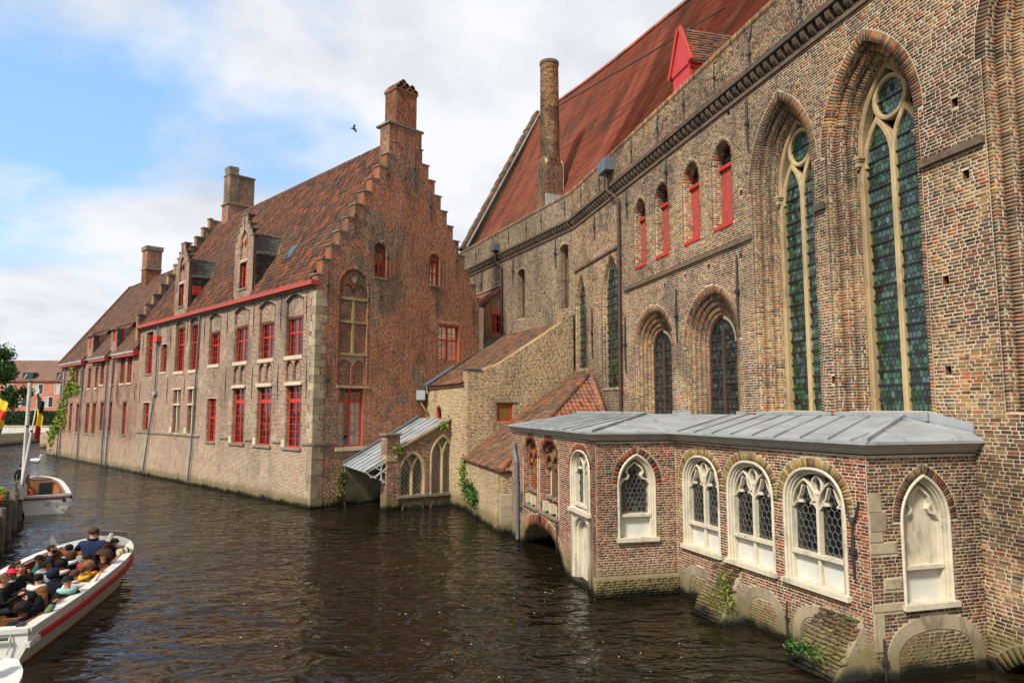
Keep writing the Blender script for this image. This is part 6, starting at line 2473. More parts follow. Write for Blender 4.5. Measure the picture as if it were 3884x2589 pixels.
seam(EV[2].lerp(EV[3], 0.945), EV[3].lerp(hipB, 0.55))
seam(EV[3].lerp(EV[4], 0.32), EV[3].lerp(hipB, 0.45))
seam(EV[3].lerp(EV[4], 0.72), hipB.lerp(EV[3], 0.06))
for a, b in ((-0.05, 1.0), (1.05, 3.9), (4.1, 7.4), (8.0, 8.5), (11.5, 12.9)):
    MB().prism(CN, [(a, 4.5 if a < 0 else 4.74), (b, 4.66 if a < 0 else 4.74), (b, 4.94), (a, 4.72 if a < 0 else 4.94)], 0.02, 0.06).build('flashing', M['zinc'], pav)
downpipe(pav, [AL.p(8.55, 3.7, 0.1), AL.p(8.5, 3.4, 0.12), AL.p(8.15, 3.0, 0.12), AL.p(8.1, 0.1, 0.1)], 0.07)

# ================================================================== tiled water house
tho = empty('tiled_house', TF.p(0, 0), 'small pale-brick house with mossy pantile hip roof beside the pavilion', 'house')
bt = Bricks(TC)
bt.rows([(0.0, 0.05), (0.0, 2.5), (6.9, 2.5), (6.9, 0.05)], h=0.068)
wt1 = wall_core(tho, TC, [(0.03, -0.8), (0.03, 2.5), (6.9, 2.5), (6.9, -0.8)], [(arch(4.2, 4.6, -0.3, 0.15, 0.35, 'ell'), 0.4, 1), (arch(5.9, 6.3, -0.3, 0.15, 0.35, 'ell'), 0.4, 1)], 0.5, [M['m_yel'], M['dark'], M['yel']], 'canal_wall')
bt.finish('brickwork', M['yel'], tho, 0)
bt = Bricks(TF)
exq = []
for i, (z0, z1, l_) in enumerate(((0.35, 0.72, 0.55), (0.72, 1.1, 0.62), (1.1, 1.58, 0.55))):
    MB().box(TF, -0.015, l_, z0 + .008, z1 - .008, -0.3, 0.015).build('corner_stone', M['zinc'] if 0 else M['plaster'], tho)
    exq.append(rect(-0.1, l_ + .01, z0, z1))
wt2 = wall_core(tho, TF, [(0, -0.8), (0, 2.5), (5.3, 2.5), (5.3, -0.8)], [], 0.5, [M['m_yel'], M['dark'], M['yel']], 'end_wall')
bt.rows(rect(0.0, 1.6, 0.05, 2.5), exq, h=0.068)
bt.finish('brickwork', M['yel'], tho, 0)
ea, eb = Vector(TC.p(-0.12, 2.5, 0.12)), Vector(TC.p(6.95, 2.5, 0.12))
ra, rb_ = Vector(CN.p(21.6, 6.85, 0.15)), Vector(CN.p(24.5, 6.95, 0.05))
ec_ = Vector(TF.p(5.25, 2.5, 0.12))
uvT = (eb - ea).normalized()
svT = ((ra + rb_) / 2 - (ea + eb) / 2)
svT = (svT - uvT * svT.dot(uvT))
LT = svT.length
svT.normalize()
def trap(org, uv, sv, poly3):
    pts2 = [((p - org).dot(uv), (p - org).dot(sv)) for p in poly3]
    return lambda u, s_: inpoly(pts2, u, s_)
orgT = ea - uvT * 0.3
polyT = [ea + (ea - eb).normalized() * 0.05, ra, rb_, eb]
rt = sheet('roof', [ea, eb, rb_, ra], M['pantileT'], tho, 0.08)
tiles(rt, 'roof_tiles', M['pantileT'], orgT, uvT, svT, 9.0, LT + 0.2, 0.24, 0.3, trap(orgT, uvT, svT, polyT), singles=230, amp=0.055, lip=0.04, seg=6)
uvH = (ec_ - ea).normalized()
svH = ra - (ea + ec_) / 2
svH = svH - uvH * svH.dot(uvH)
LH = svH.length
svH.normalize()
sheet('hip_roof', [ea, ec_, ra], M['pantileO'], tho, 0.08)
orgH = ea - uvH * 0.2
tiles(rt, 'roof_tiles', M['pantileO'], orgH, uvH, svH, 6.2, LH + 0.2, 0.24, 0.3, trap(orgH, uvH, svH, [ea, ra, ec_ + uvH * .1]), singles=70, amp=0.055, lip=0.04, seg=6)
ridge_tiles(tho, ea + Vector((0, 0, .05)), ra + Vector((0, 0, .05)), M['pantileT'], 0.17, 0.42)
ridge_tiles(tho, ra + Vector((0, 0, .05)), rb_ + Vector((0, 0, .05)), M['pantileT'], 0.15, 0.42)
ridge_tiles(tho, ec_.lerp(ra, 0.1) + Vector((0, 0, .03)), ra + Vector((0, 0, .03)), M['pantileO'], 0.16, 0.4)
ridge_tiles(tho, eb + Vector((0, 0, .03)), rb_ + Vector((0, 0, .03)), M['pantileO'], 0.14, 0.4)

# ================================================================== yellow-brick annex
ann = empty('brick_annex', YF.p(0, 0), 'pale yellow-brick lean-to annex with one small brown-boarded window', 'annex')
ypro = [(0, -0.8), (0, 7.0), (0.82, 7.05), (1.74, 7.36), (3.59, 8.47), (4.74, 9.2), (5.61, 9.77), (5.62, 10.3), (6.35, 10.4), (6.35, -0.8)]
hy = [(rect(1.72, 2.62, 4.37, 5.35), 0.35, 1)]
by = Bricks(YF)
by.rows([(u, max(z, 2.2)) for u, z in ypro], [rect(1.72, 2.62, 4.37, 5.35)], h=0.072)
wall_core(ann, YF, ypro, hy, 0.45, [M['m_yel'], M['dark'], M['yel']], 'end_wall')
by.finish('brickwork', M['yel'], ann)
wy = MB().band(YF, rect(1.72, 2.62, 4.37, 5.35), 0.06, 0.0, -0.15, -0.04, closed=True).build('window', M['red'], ann)
MB().box(YF, 1.78, 2.56, 4.43, 5.29, -0.14, -0.09).build('board', M['ply'], wy)
MB().box(YF, 1.6, 2.85, 5.36, 5.43, -0.1, 0.06).build('lintel', M['coping'], ann)
MB().box(YF, -0.05, 0.85, 7.0, 7.06, -0.45, 0.06).build('coping_slate', M['slate'], ann)
by = Bricks(YL)
pw = arch(3.6, 4.5, 4.1, 4.7, 5.2)
by.ring(pw, 0.12, -0.2, 0.012, 0.07)
by.rows(rect(0, 6.2, 0.05, 6.3), [offset(pw, 0.12)], h=0.072)
wall_core(ann, YL, rect(0.03, 6.2, -0.8, 6.3), [(offset(pw, 0.04), 0.4, 1)], 0.45, [M['m_yel'], M['dark'], M['yel']], 'canal_wall')
by.finish('brickwork', M['yel'], ann)
MB().band(YL, pw, 0.07, 0.0, -0.2, -0.1).build('window', M['red'], ann)
MB().box(YL, 3.65, 4.45, 4.1, 4.5, -0.18, -0.12).build('board', M['red'], ann)
yo = Vector(YL.p(0.3, 6.3, 0.15))
yu = Vector((YL.dx, YL.dy, 0))
yt = Vector(CF.p(1.0, 9.95, 0.05))
ys = yt - yo
ys = ys - yu * ys.dot(yu)
yl_ = ys.length
ys.normalize()
tiles(ann, 'roof_tiles', M['pantileT'], yo, yu, ys, 9.0, yl_, 0.22, 0.28, lambda u, s_: u < 5.6 + s_ / yl_ * 3.4, amp=0.045, lip=0.035)
sheet('roof', [Vector(YL.p(0.2, 6.25, 0.12)), Vector(YL.p(5.8, 6.2, 0.12)), Vector(CF.p(9.4, 9.9, 0.0)), Vector(CF.p(0.3, 9.9, 0.0))], M['pantiled'], ann)
g0, g1 = Vector(YL.p(5.75, 6.35, 0.25)), Vector(CF.p(9.35, 10.05, 0.05))
MB().tube([g0, g1], 0.11, 10).build('valley_gutter', M['zincd'], ann)
MB().bar(g0 + Vector((.1, -.3, -0.05)), g1 + Vector((.1, -.3, -0.05)), 0.5, 0.05, up=(-0.5, 0, 0.8)).build('valley_flashing', M['zincd'], ann)
bxp = Vector(YL.p(5.95, 0, 0.4))
MB().cube(bxp.x - .25, bxp.x + .25, bxp.y - .2, bxp.y + .2, 5.55, 6.1).build('rain_hopper', M['zinc'], ann)
downpipe(ann, [(bxp.x, bxp.y, 5.6), (bxp.x + .05, bxp.y - .05, 5.3), (bxp.x + .35, bxp.y - .3, 4.9), (bxp.x + .35, bxp.y - .3, 3.9)], 0.06, M['ply'], False)
MB().tube([(bxp.x + .3, bxp.y - .3, 3.85), Vector(GE.p(5.6, 3.55, .5)), Vector(GE.p(4.6, 3.3, 0.4))], 0.07, 8).build('drain_pipe', M['zincd'], ann)

# ================================================================== little tiled lean-to between hall and church
lt = empty('roof_cottage', CF.p(10, 10, 1), 'tiny orange-tiled brick link squeezed between gable and church', 'house')
FS = Fr(CF.p(9.35, 0)[:2], 64 + 180)
bs = Bricks(FS)
hs = [(rect(0.06, 0.82, 10.1, 11.35), 0.35, 1)]
op = [(0, 8.5), (0, 13.0), (0.5, 12.9), (1.5, 11.6), (1.5, 8.5)]
wall_core(lt, FS, op, hs, 0.4, [M['m_gable'], M['dark']], 'wall')
bs.rows(op, [rect(0.06, 0.82, 10.1, 11.35)])
bs.finish('brickwork', M['gable'], lt)
red_window(lt, FS, 0.06, 0.82, 10.1, 11.35, -0.12, 2, 1, (1, 2), 10.9, fw=0.09)
MB().box(FS, 0.0, 0.9, 11.35, 11.5, -0.1, 0.08).build('lintel', M['red'], lt)
lo = Vector(FS.p(1.9, 11.5, 0.15))
lu = Vector((CF.dx, CF.dy, 0))
ls_ = Vector(FS.p(0.0, 13.35, 0.15)) - lo
tiles(lt, 'roof_tiles', M['pantileO'], lo, lu, ls_.normalized(), 6.0, ls_.length, 0.22, 0.28, lambda u, s_: u > 0.02, amp=0.045)
MB().extr([lo, lo + lu * 6, lo + lu * 6 + ls_, lo + ls_], (0, 0, -0.08)).build('roof', M['pantiled'], lt)
MB().bar(lo + ls_ + Vector((0, 0, .05)), lo + ls_ + lu * 6, 0.4, 0.06).build('flashing', M['zinc'], lt)
downpipe(lt, [FS.p(1.55, 11.4, 0.1), FS.p(1.55, 11.2, 0.1), FS.p(1.55, 9.2, 0.1)], 0.06)

# ================================================================== gothic passage wall with its canopy
pas = empty('gothic_passage', WW.p(0, 0), 'small red-brick passage wall with two diamond-leaded gothic windows at the waterline', 'passage')
wpf = [(-0.08, -0.8), (-0.08, 3.05), (0.55, 3.05), (3.62, 4.55), (4.2, 4.85), (4.2, -0.8)]
bw = Bricks(WW)
hwW, xw = [], []
for a, b, z0, zs, za in ((0.5, 2.03, 0.68, 1.75, 2.88), (2.27, 3.78, 0.66, 2.5, 3.7)):
    p = arch(a, b, z0, zs, za)
    hwW.append((p, 0.5, 1))
    xw.append(offset(p, 0.015))
    f = MB()
    pi, _q = inset((a, b, z0, zs, za, 'point'), 0.13)
    f.band(WW, p, 0.13, 0.01, -0.28, 0.03, ch=0.04, inner=pi)
    win = f.build('window', M['tracery'], pas)
    m_ = (a + b) / 2
    t_ = MB()
    t_.band(WW, [(m_, z0), (m_, zs + 0.1)], 0.055, 0.055, -0.26, -0.03, ch=0.02)
    for x0, x1 in ((a + .08, m_), (m_, b - .08)):
        w_ = x1 - x0
        arc = arch(x0, x1 + 0.0, zs - 0.1, zs, zs + (za - zs) * 0.72)[1:-1]
        t_.band(WW, arc, 0.045, 0.045, -0.24, -0.05, ch=0.02)
    t_.build('tracery', M['tracery'], win)
    pane(win, WW, pi, -0.2)
    lattice(win, WW, pi, -0.19, 'diamond', 0.19, 0.02, M['leadlight'], aspect=1.35)
    MB().box(WW, a - 0.08, b + 0.06, z0 - 0.12, z0 + 0.012, -0.25, 0.12).build('sill', M['coping'], pas)
for a, b in ((0.75, 1.85), (2.35, 3.6)):
    p = arch(a, b, -0.3, -0.1, 0.42, 'seg')
    xw.append(offset(p, 0.1))
    MB().band(WW, p, 0.0, 0.1, -0.05, 0.05).build('relieving_arch', M['corbel'], pas)
    MB().prism(WW, p, -0.2, 0.01).build('plaster_infill', M['plaster'], pas)
wall_core(pas, WW, wpf, hwW, 0.5, [M['m_pav'], M['dark']], 'wall')
bw.rows([(u, max(z, 0.02)) for u, z in wpf], xw, h=0.068, L=0.21)
bw.rows(rect(-0.2, 0.52, 0.0, 3.7), [], h=0.068, L=0.21, o=0.06, back=0.1)
bw.finish('brickwork', M['wred'], pas)
pil = MB().box(WW, -0.2, 0.52, -0.8, 3.7, -0.6, 0.06).build('pillar', M['m_pav'], pas)
PS = Fr(WW.p(-0.2, 0, 0.06)[:2], -35)
bl_ = Bricks(PS)
bl_.rows(rect(0.0, 0.66, 0.0, 3.7), h=0.068, L=0.21)
bl_.finish('brickwork', M['wred'], pas)
MB().box(WW, -0.3, 0.62, 3.7, 3.8, -0.7, 0.16).build('pillar_cap', M['coping'], pas)
MB().box(WW, -0.22, 0.4, 2.42, 2.72, -0.4, 0.085).build('corner_stone', M['tracery'], pas)
MB().bar(WW.p(0.5, 3.0, -0.1), WW.p(3.75, 4.58, -0.1), 0.5, 0.1).build('coping', M['coping'], pas)
# canopy: zinc sheet falling towards the corner of the hall
c1, c2, c3, c4 = Vector(GE.p(1.78, 2.14, 0.05)), Vector(WW.p(-1.28, 1.98, 0.0)), Vector(WW.p(3.9, 4.5, -0.3)), Vector(GE.p(6.7, 4.5, 0.05))
can = MB().extr([c1, c2, c3, c4], (0, 0, -0.06)).build('canopy_roof', M['zinc'], pas)
for i in range(7):
    t = i / 6
    MB().bar(c1.lerp(c2, t) + Vector((0, 0, .01)), c4.lerp(c3, t) + Vector((0, 0, .01)), 0.05, 0.05).build('seam', M['zinc'], can)
MB().bar(c1 + Vector((0, 0, .02)), c4 + Vector((0, 0, .06)), 0.3, 0.1).build('flashing', M['zincd'], can)
fz = MB()
def fb(pts, w=0.025):
    fz.band(WW, pts, w, w, -0.06, 0.0)
fb([(-0.03, 2.45), (-0.03, 1.32)], 0.03)
fb([(-1.24, 1.93), (-0.03, 2.5)], 0.03)
cxz = (-0.42, 1.95)
for tx, tz in ((-1.2, 1.9), (-0.05, 1.35), (-0.15, 2.4)):
    dx, dz = tx - cxz[0], tz - cxz[1]
    px, pz = -dz * 0.28, dx * 0.28
    for sg in (-1, 1):
        q = [(cxz[0] + dx * t + sg * px * math.sin(math.pi * t), cxz[1] + dz * t + sg * pz * math.sin(math.pi * t)) for t in (0, .2, .4, .6, .8, 1)]
        fb(q)
    for t in (0.45, 0.7):
        for sg in (-1, 1):
            c_ = (cxz[0] + dx * t + sg * px * 1.15 * math.sin(math.pi * t), cxz[1] + dz * t + sg * pz * 1.15 * math.sin(math.pi * t))
            fz.band(WW, [(c_[0] + math.cos(a) * .035, c_[1] + math.sin(a) * .035) for a in [k * 6.283 / 8 for k in range(8)]], 0.03, 0.02, -0.06, 0.0, closed=True)
fz.build('fretwork_bracket', M['white2'], pas)
MB().prism(Fr(GE.p(4.6, 0, 0)[:2], 135), rect(0, 3.4, -0.8, 2.6), -0.3, 0).build('inner_wall', M['m_gable'], pas)
MB().prism(GE, [(1.9, -0.5), (1.9, 2.1), (4.6, 3.2), (4.6, -0.5)], 0.0, 0.03).build('rendered_dado', M['plaster'], pas)

# ================================================================== plants on the walls
random.seed(12)
def plant(name, label, fr, spots, mat, n, size, cat='plant', sp=0.07):
    e = empty(name, fr.p(spots[0][0], spots[0][1], 0.05), label, cat)
    P_ = []
    for _ in range(n):
        u, z, w, h_ = random.choice(spots)
        P_.append(fr.p(random.gauss(u, w), random.gauss(z, h_), random.uniform(0.02, 0.2)))
    leaves(e, 'foliage', mat, P_, size, sp)
    st = MB()
    for u, z, w, h_ in spots:
        st.tube([fr.p(u, z - h_ * 1.5, 0.02), fr.p(u + w * .3, z, 0.08), fr.p(u, z + h_, 0.1)], 0.012, 5)
    st.build('stems', M['bark'], e)
plant('hanging_ivy', 'ivy hanging down the right edge of the passage wall', WW, [(4.0, 4.4, 0.18, 0.3), (4.05, 3.6, 0.15, 0.4), (4.1, 2.8, 0.1, 0.4), (4.1, 1.8, 0.06, 0.5)], M['ivy'], 800, 0.07)
plant('wall_fern', 'small fern rooted on the slope of the passage coping', WW, [(2.9, 4.15, 0.1, 0.08)], M['vine'], 120, 0.07)
plant('wall_fern', 'dry tufted fern beside the passage pillar', WW, [(0.45, 2.95, 0.1, 0.13)], M['ivy'], 160, 0.07)
plant('wall_bush', 'green bush growing from the canal wall of the tiled house', TC, [(5.6, 1.15, 0.5, 0.22), (4.6, 0.95, 0.4, 0.2)], M['leaf'], 700, 0.07)
plant('wall_bush', 'yellow-green leafy bush where the tiled house meets the passage', TC, [(6.9, 1.3, 0.3, 0.25), (6.9, 2.0, 0.15, 0.25)], M['vine'], 420, 0.07)
plant('wall_creeper', 'dark creeper below the canopy on the hall gable', GE, [(1.65, 0.9, 0.12, 0.35), (1.7, 1.5, 0.08, 0.25)], M['ivy'], 420, 0.06)
plant('grass_tuft', 'bright grass tuft on the foreground buttress', Fr(BF.p(0.55, 0, 0.95)[:2], -19.5), [(0.0, 0.5, 0.12, 0.06), (0.35, 0.45, 0.1, 0.05)], M['leaf'], 380, 0.035, sp=0.03)
plant('wall_weed', 'yellowish weeds growing on the mossy buttress below the middle window', Fr(BF.p(3.95, 0, 0.35)[:2], -19.5), [(-0.25, 0.55, 0.08, 0.22), (-0.1, 0.85, 0.07, 0.15)], M['ivy'], 300, 0.035, sp=0.03)
# ================================================================== boats
def beam(s_, B, full=0.58, pw=2.3):
    if s_ < full:
        return B * (0.93 + 0.07 * min(1, s_ / 0.3))
    t = (s_ - full) / (1 - full)
    return B * max(0.0, 1 - t ** pw) ** 0.55


def make_boat(name, label, x, y, az, L, B, opts):
    """open tour boat; local y runs to the bow, x to starboard"""
    root = empty(name, (x, y, 0), label, 'boat', az=az)
    n = 30
    ss = [math.sin(math.pi / 2 * i / n) for i in range(n + 1)]
    sheer = lambda s_: opts['free'] + opts.get('rise', 0.3) * s_ ** 2.2
    def section(s_):
        b = beam(s_, B)
        rake = 0.9 * max(0, (s_ - 0.72) / 0.28) ** 1.6
        y_ = s_ * L
        zg = sheer(s_)
        k = 0.84
        return [(b, y_, zg), (b * 0.985 + 0.0, y_ - rake * 0.12, zg - 0.3), (b * k, y_ - rake * 0.75, 0.05), (b * k * 0.9, y_ - rake * 0.85, -0.12), (0.0, y_ - rake, -0.35)]
    V, F = [], []
    for s_ in ss:
        sec = section(s_)
        V += [(px, py, pz) for px, py, pz in sec] + [(-px, py, pz) for px, py, pz in sec]
    m = 10
    for i in range(n):
        for k in range(4):
            a = i * m + k
            F += [(a, a + 1, a + m + 1, a + m), (a + 5, a + m + 5, a + m + 6, a + 6)]
    F.append((0, 1, 2, 3, 4, 9, 8, 7, 6, 5))
    hull = MB().add(V, F).build('hull', M['hullw'], root, smooth=False)
    # inner skin and sole
    V, F = [], []
    si = [s_ for s_ in ss if s_ <= opts['deck']]
    for s_ in si:
        b = beam(s_, B) - 0.13
        V += [(b, s_ * L + (0.12 if s_ == 0 else 0), sheer(s_) - 0.02), (b * 0.92, s_ * L + (0.12 if s_ == 0 else 0), -0.05), (-b * 0.92, s_ * L + (0.12 if s_ == 0 else 0), -0.05), (-b, s_ * L + (0.12 if s_ == 0 else 0), sheer(s_) - 0.02)]
    for i in range(len(si) - 1):
        for k in range(3):
            a = 4 * i + k
            F.append((a, a + 1, a + 5, a + 4))
    F += [(0, 1, 2, 3), tuple(4 * (len(si) - 1) + k for k in range(4))]
    MB().add(V, F).build('inner_skin', M['hullin'], root, recalc=False)
    # gunwale, wooden inner rail, red rubbing strake, each one closed band
    def side_band(nm, mat, f_in, f_out, z0f, z1f, s0=0.0, s1=1.0, both=(1, -1)):
        for sg in both:
            P_, FF = [], []
            sl = [s_ for s_ in ss if s0 - 1e-6 <= s_ <= s1 + 1e-6]
            for s_ in sl:
                b = beam(s_, B)
                rk = 0.9 * max(0, (s_ - 0.72) / 0.28) ** 1.6
                yy = s_ * L
                for bb, zz in ((b + f_in, z0f(s_)), (b + f_out, z0f(s_)), (b + f_out, z1f(s_)), (b + f_in, z1f(s_))):
                    P_.append((sg * max(0.0, bb), yy + (0.05 if s_ > 0.98 and f_out > 0 else 0), zz))
            for i in range(len(sl) - 1):
                for k in range(4):
                    a = 4 * i
                    FF.append((a + k, a + (k + 1) % 4, a + 4 + (k + 1) % 4, a + 4 + k))
            FF += [(0, 1, 2, 3), tuple(4 * (len(sl) - 1) + k for k in range(4))]
            MB().add(P_, FF).build(nm, mat, root)
    side_band('gunwale', M['white2'], -0.17, 0.05, lambda s_: sheer(s_) - 0.02, lambda s_: sheer(s_) + 0.06)
    side_band('inner_rail', M['wood'], -0.30, -0.172, lambda s_: sheer(s_) - 0.06, lambda s_: sheer(s_) + 0.035, 0.03, opts['deck'])
    side_band('rubbing_strake', M[opts.get('strake', 'redrub')], -0.02, 0.07, lambda s_: sheer(s_) - opts.get('drop', 0.34), lambda s_: sheer(s_) - opts.get('drop', 0.34) + 0.1, 0.0 if opts.get('full') else 0.03, 0.97)
    # stern cap and bow deck
    MB().cube(-B * 0.93, B * 0.93, -0.04, 0.2, opts['free'] - 0.03, opts['free'] + 0.062).build('stern_cap', M['white2'], root)
    dk = [s_ for s_ in ss if s_ >= opts['deck']]
    V = [(beam(s_, B) * 0.99, s_ * L, sheer(s_) + 0.05) for s_ in dk] + [(-beam(s_, B) * 0.99, s_ * L, sheer(s_) + 0.05) for s_ in reversed(dk)]
    MB().extr(V, (0, 0, -0.06)).build('bow_deck', M[opts.get('deckmat', 'white2')], root)
    b = beam(opts['deck'], B) - 0.1
    MB().cube(-b, b, opts['deck'] * L - 0.05, opts['deck'] * L, 0.1, sheer(opts['deck'])).build('bow_bulkhead', M['hullin'], root)
    # benches
    for i, yb in enumerate(opts['benches']):
        bb = beam(yb / L, B) - 0.34
        rows_ = ((-bb, -0.2), (0.2, bb)) if opts.get('aisle', True) else ((-bb, bb),)
        for a, c_ in rows_:
            bn = MB().cube(a, c_, yb - 0.2, yb + 0.2, 0.12, 0.20).build('bench', M[opts.get('benchmat', 'wood')], root)
            MB().cube(a, c_, yb - 0.26, yb - 0.2, 0.16, 0.60).build('backrest', M[opts.get('backmat', 'wood')], bn)
            MB().cube(a + .05, a + .12, yb - .15, yb + .15, -0.02, 0.12).build('leg', M['wood'], bn)
            MB().cube(c_ - .12, c_ - .05, yb - .15, yb + .15, -0.02, 0.12).build('leg', M['wood'], bn)
    # transom fittings
    tz = opts['free']
    MB().tube([(-B * 0.8, -0.09, tz - 0.1), (B * 0.7, -0.09, tz - 0.1)], 0.028, 8).build('stern_rail', M['barsdark'], root)
    MB().tube([(B * 0.62, -0.02, 0.22), (B * 0.62, -0.16, 0.22)], 0.06, 10).build('exhaust', M['curtain'], root)
    MB().tube([(B * 0.40, -0.006, 0.36), (B * 0.40, -0.03, 0.36)], 0.03, 8).build('vent', M['barsdark'], root)
    for sg in (-1, 1):
        MB().cube(sg * B * 0.93 - 0.04, sg * B * 0.93 + 0.05, -0.05, 0.5, tz - 0.30, tz - 0.20).build('stern_fender', M['white2'], root)
    return root, sheer


boat, bsh = make_boat('tour_boat', 'white open tour boat with red strake, full of passengers', -10.62, 13.45, -14.3, 8.95, 1.36,
                      dict(free=0.72, rise=0.24, deck=0.85, drop=0.27, benches=[0.8, 1.7, 2.6, 3.5, 4.4, 5.2, 6.0]))
# windscreen, helm seat and fittings at the bow
ws = MB()
ws.add([(-1.15, 7.65, 0.92), (-1.05, 7.5, 1.4), (-0.1, 7.72, 1.4), (-0.1, 7.9, 0.82), (0.95, 7.5, 1.36), (1.05, 7.65, 0.82)], [(0, 1, 2, 3), (3, 2, 4, 5)])
ws.build('windscreen', M['screen'], boat, recalc=False)
MB().tube([(-1.05, 7.5, 1.36), (-0.1, 7.72, 1.4), (0.95, 7.5, 1.36)], 0.008, 6).build('windscreen_rim', M['zincd'], boat)
hs_ = MB().cube(-0.3, 0.35, 6.2, 6.65, 0.0, 0.42).build('helm_seat', M['curtain'], boat)
MB().cube(-0.3, 0.35, 6.13, 6.21, 0.4, 0.95).build('seat_back', M['curtain'], hs_)
MB().tube([(0.25, 8.4, 0.9), (0.25, 8.45, 1.08), (0.28, 8.45, 1.18)], [0.1, 0.09, 0.05], 8).build('bow_light', M['white2'], boat)
MB().ell(0.45, 8.15, 0.93, 0.2, 0.16, 0.08).build('rope_coil', M['cream'], boat)
wh = MB().tube([(-0.05 + 0.2 * math.cos(t), 7.15, 0.85 + 0.2 * math.sin(t)) for t in [k * 6.2832 / 14 for k in range(15)]], 0.016, 6).build('steering_wheel', M['wood'], boat)
MB().tube([(-0.05, 7.15, 0.85), (-0.05, 7.5, 0.5)], 0.03, 6).build('column', M['barsdark'], wh)
fd = MB().tube([(1.0, 6.5, 0.93), (1.26, 6.75, 0.95)], 0.1, 10).build('fender', M['cream'], boat)
MB().tube([(1.07, 6.57, 0.937), (1.1, 6.6, 0.94)], 0.104, 10).build('fender_mark', M['barsdark'], fd)
MB().tube([(1.17, 6.66, 0.942), (1.2, 6.69, 0.945)], 0.104, 10).build('fender_mark', M['barsdark'], fd)

moor, msh = make_boat('moored_boat', 'empty white boat numbered 27 moored by the wooden jetty', -22.35, 33.35, -37, 9.2, 1.05,
                      dict(free=0.85, rise=0.2, deck=0.82, benches=[1.4, 2.6, 3.8], full=True, drop=0.16, deckmat='oldwood', strake='black'))
cu = bpy.data.curves.new('hull_number', 'FONT')
cu.body = '27'
cu.size = 0.24
cu.extrude = 0.004
tmp = bpy.data.objects.new('tmp', cu)
COL.objects.link(tmp)
dg = bpy.context.evaluated_depsgraph_get()
me = bpy.data.meshes.new_from_object(tmp.evaluated_get(dg))
bpy.data.objects.remove(tmp)
me.materials.append(M['barsdark'])
num = bpy.data.objects.new('hull_number', me)
COL.objects.link(num)
num.parent = moor
num.location = (-0.05, -0.012, 0.42)
num.rotation_euler = (R(90), 0, 0)
MB().cube(-0.98, 0.98, -0.03, 0.0, 0.74, 0.79).build('red_stripe', M['redrub'], moor)
MB().tube([(0.72, -0.03, 0.62), (0.72, 0.01, 0.62)], 0.075, 12).build('exhaust', M['barsdark'], moor)
wh = MB().tube([(-0.5 + 0.22 * math.cos(t), 5.6, 1.05 + 0.22 * math.sin(t)) for t in [k * 6.2832 / 14 for k in range(15)]], 0.02, 6).build('steering_wheel', M['wood'], moor)
MB().tube([(-0.5, 5.6, 1.05), (-0.5, 5.9, 0.6)], 0.03, 6).build('column', M['barsdark'], wh)
lb = MB().tube([(-0.6 + 0.2 * math.cos(t), 4.2, 0.6 + 0.2 * math.sin(t)) for t in [k * 6.2832 / 14 for k in range(15)]], 0.06, 8).build('life_ring', M['orange'], moor)
MB().cube(-0.1, 0.5, 4.6, 5.2, 0.12, 1.1).build('engine_box', M['barsdark'], moor)

b3, _s = make_boat('third_boat', 'rounded white bow of another boat cut off at the lower left corner', -8.5, 3.62, 0, 8.2, 1.3,
                   dict(free=0.6, rise=0.22, deck=0.80, benches=[2.0, 3.2, 4.4]))
MB().tube([(0.1, 7.3, 0.88), (0.1, 7.3, 1.02)], 0.08, 10).build('bollard', M['curtain'], b3)
MB().tube([(-0.14, 7.3, 0.9), (0.34, 7.3, 0.9)], 0.03, 8).build('cleat', M['barsdark'], b3)

# ================================================================== jetty with pilings, poles, flags and flowers
jet = empty('wooden_jetty', (-20.5, 29, 0), 'weathered plank-faced wooden jetty along the left edge of the canal', 'jetty')
ja, jb = Vector((-16.6, 22.0, 0)), Vector((-24.6, 34.9, 0))
jd = (jb - ja).normalized()
jn = Vector((-jd.y, jd.x, 0))
jn = jn if jn.x < 0 else -jn          # landwards
JL = (jb - ja).length
dk_ = MB().extr([ja + Vector((0, 0, 1.05)), jb + Vector((0, 0, 1.05)), jb + jn * 5 + Vector((0, 0, 1.05)), ja + jn * 5 + Vector((0, 0, 1.05))], (0, 0, -0.12)).build('deck', M['oldwood'], jet)
u = 0.0
random.seed(21)
while u < JL:
    w_ = random.uniform(0.16, 0.24)
    tall = random.random() < 0.16 or u > JL - 3.2
    z1 = random.uniform(1.15, 1.4) + (0.45 if tall else 0.0)
    p = ja + jd * u
    t_ = random.uniform(0.05, 0.09)
    MB().extr([p - jn * t_, p + jd * (w_ - .03) - jn * t_, p + jd * (w_ - .03) + jn * .02, p + jn * .02], (0, 0, z1 + 0.6)).build('plank', M['oldwood' if random.random() < .6 else 'oldwood2'], jet).location.z -= 0.6
    u += w_
for u in (0.8, 3.2, 5.8, 8.4, 11.0, 13.2, 14.6):
    p = ja + jd * u - jn * 0.16
    MB().tube([p + Vector((0, 0, -0.8)), p + Vector((0, 0, 1.5 + 0.3 * (u > 10)))], [0.13, 0.12], 10).build('piling', M['oldwood2'], jet)
MB().bar(ja - jn * 0.1 + Vector((0, 0, 0.55)), jb - jn * 0.1 + Vector((0, 0, 0.55)), 0.1, 0.16).build('waling', M['oldwood'], jet)

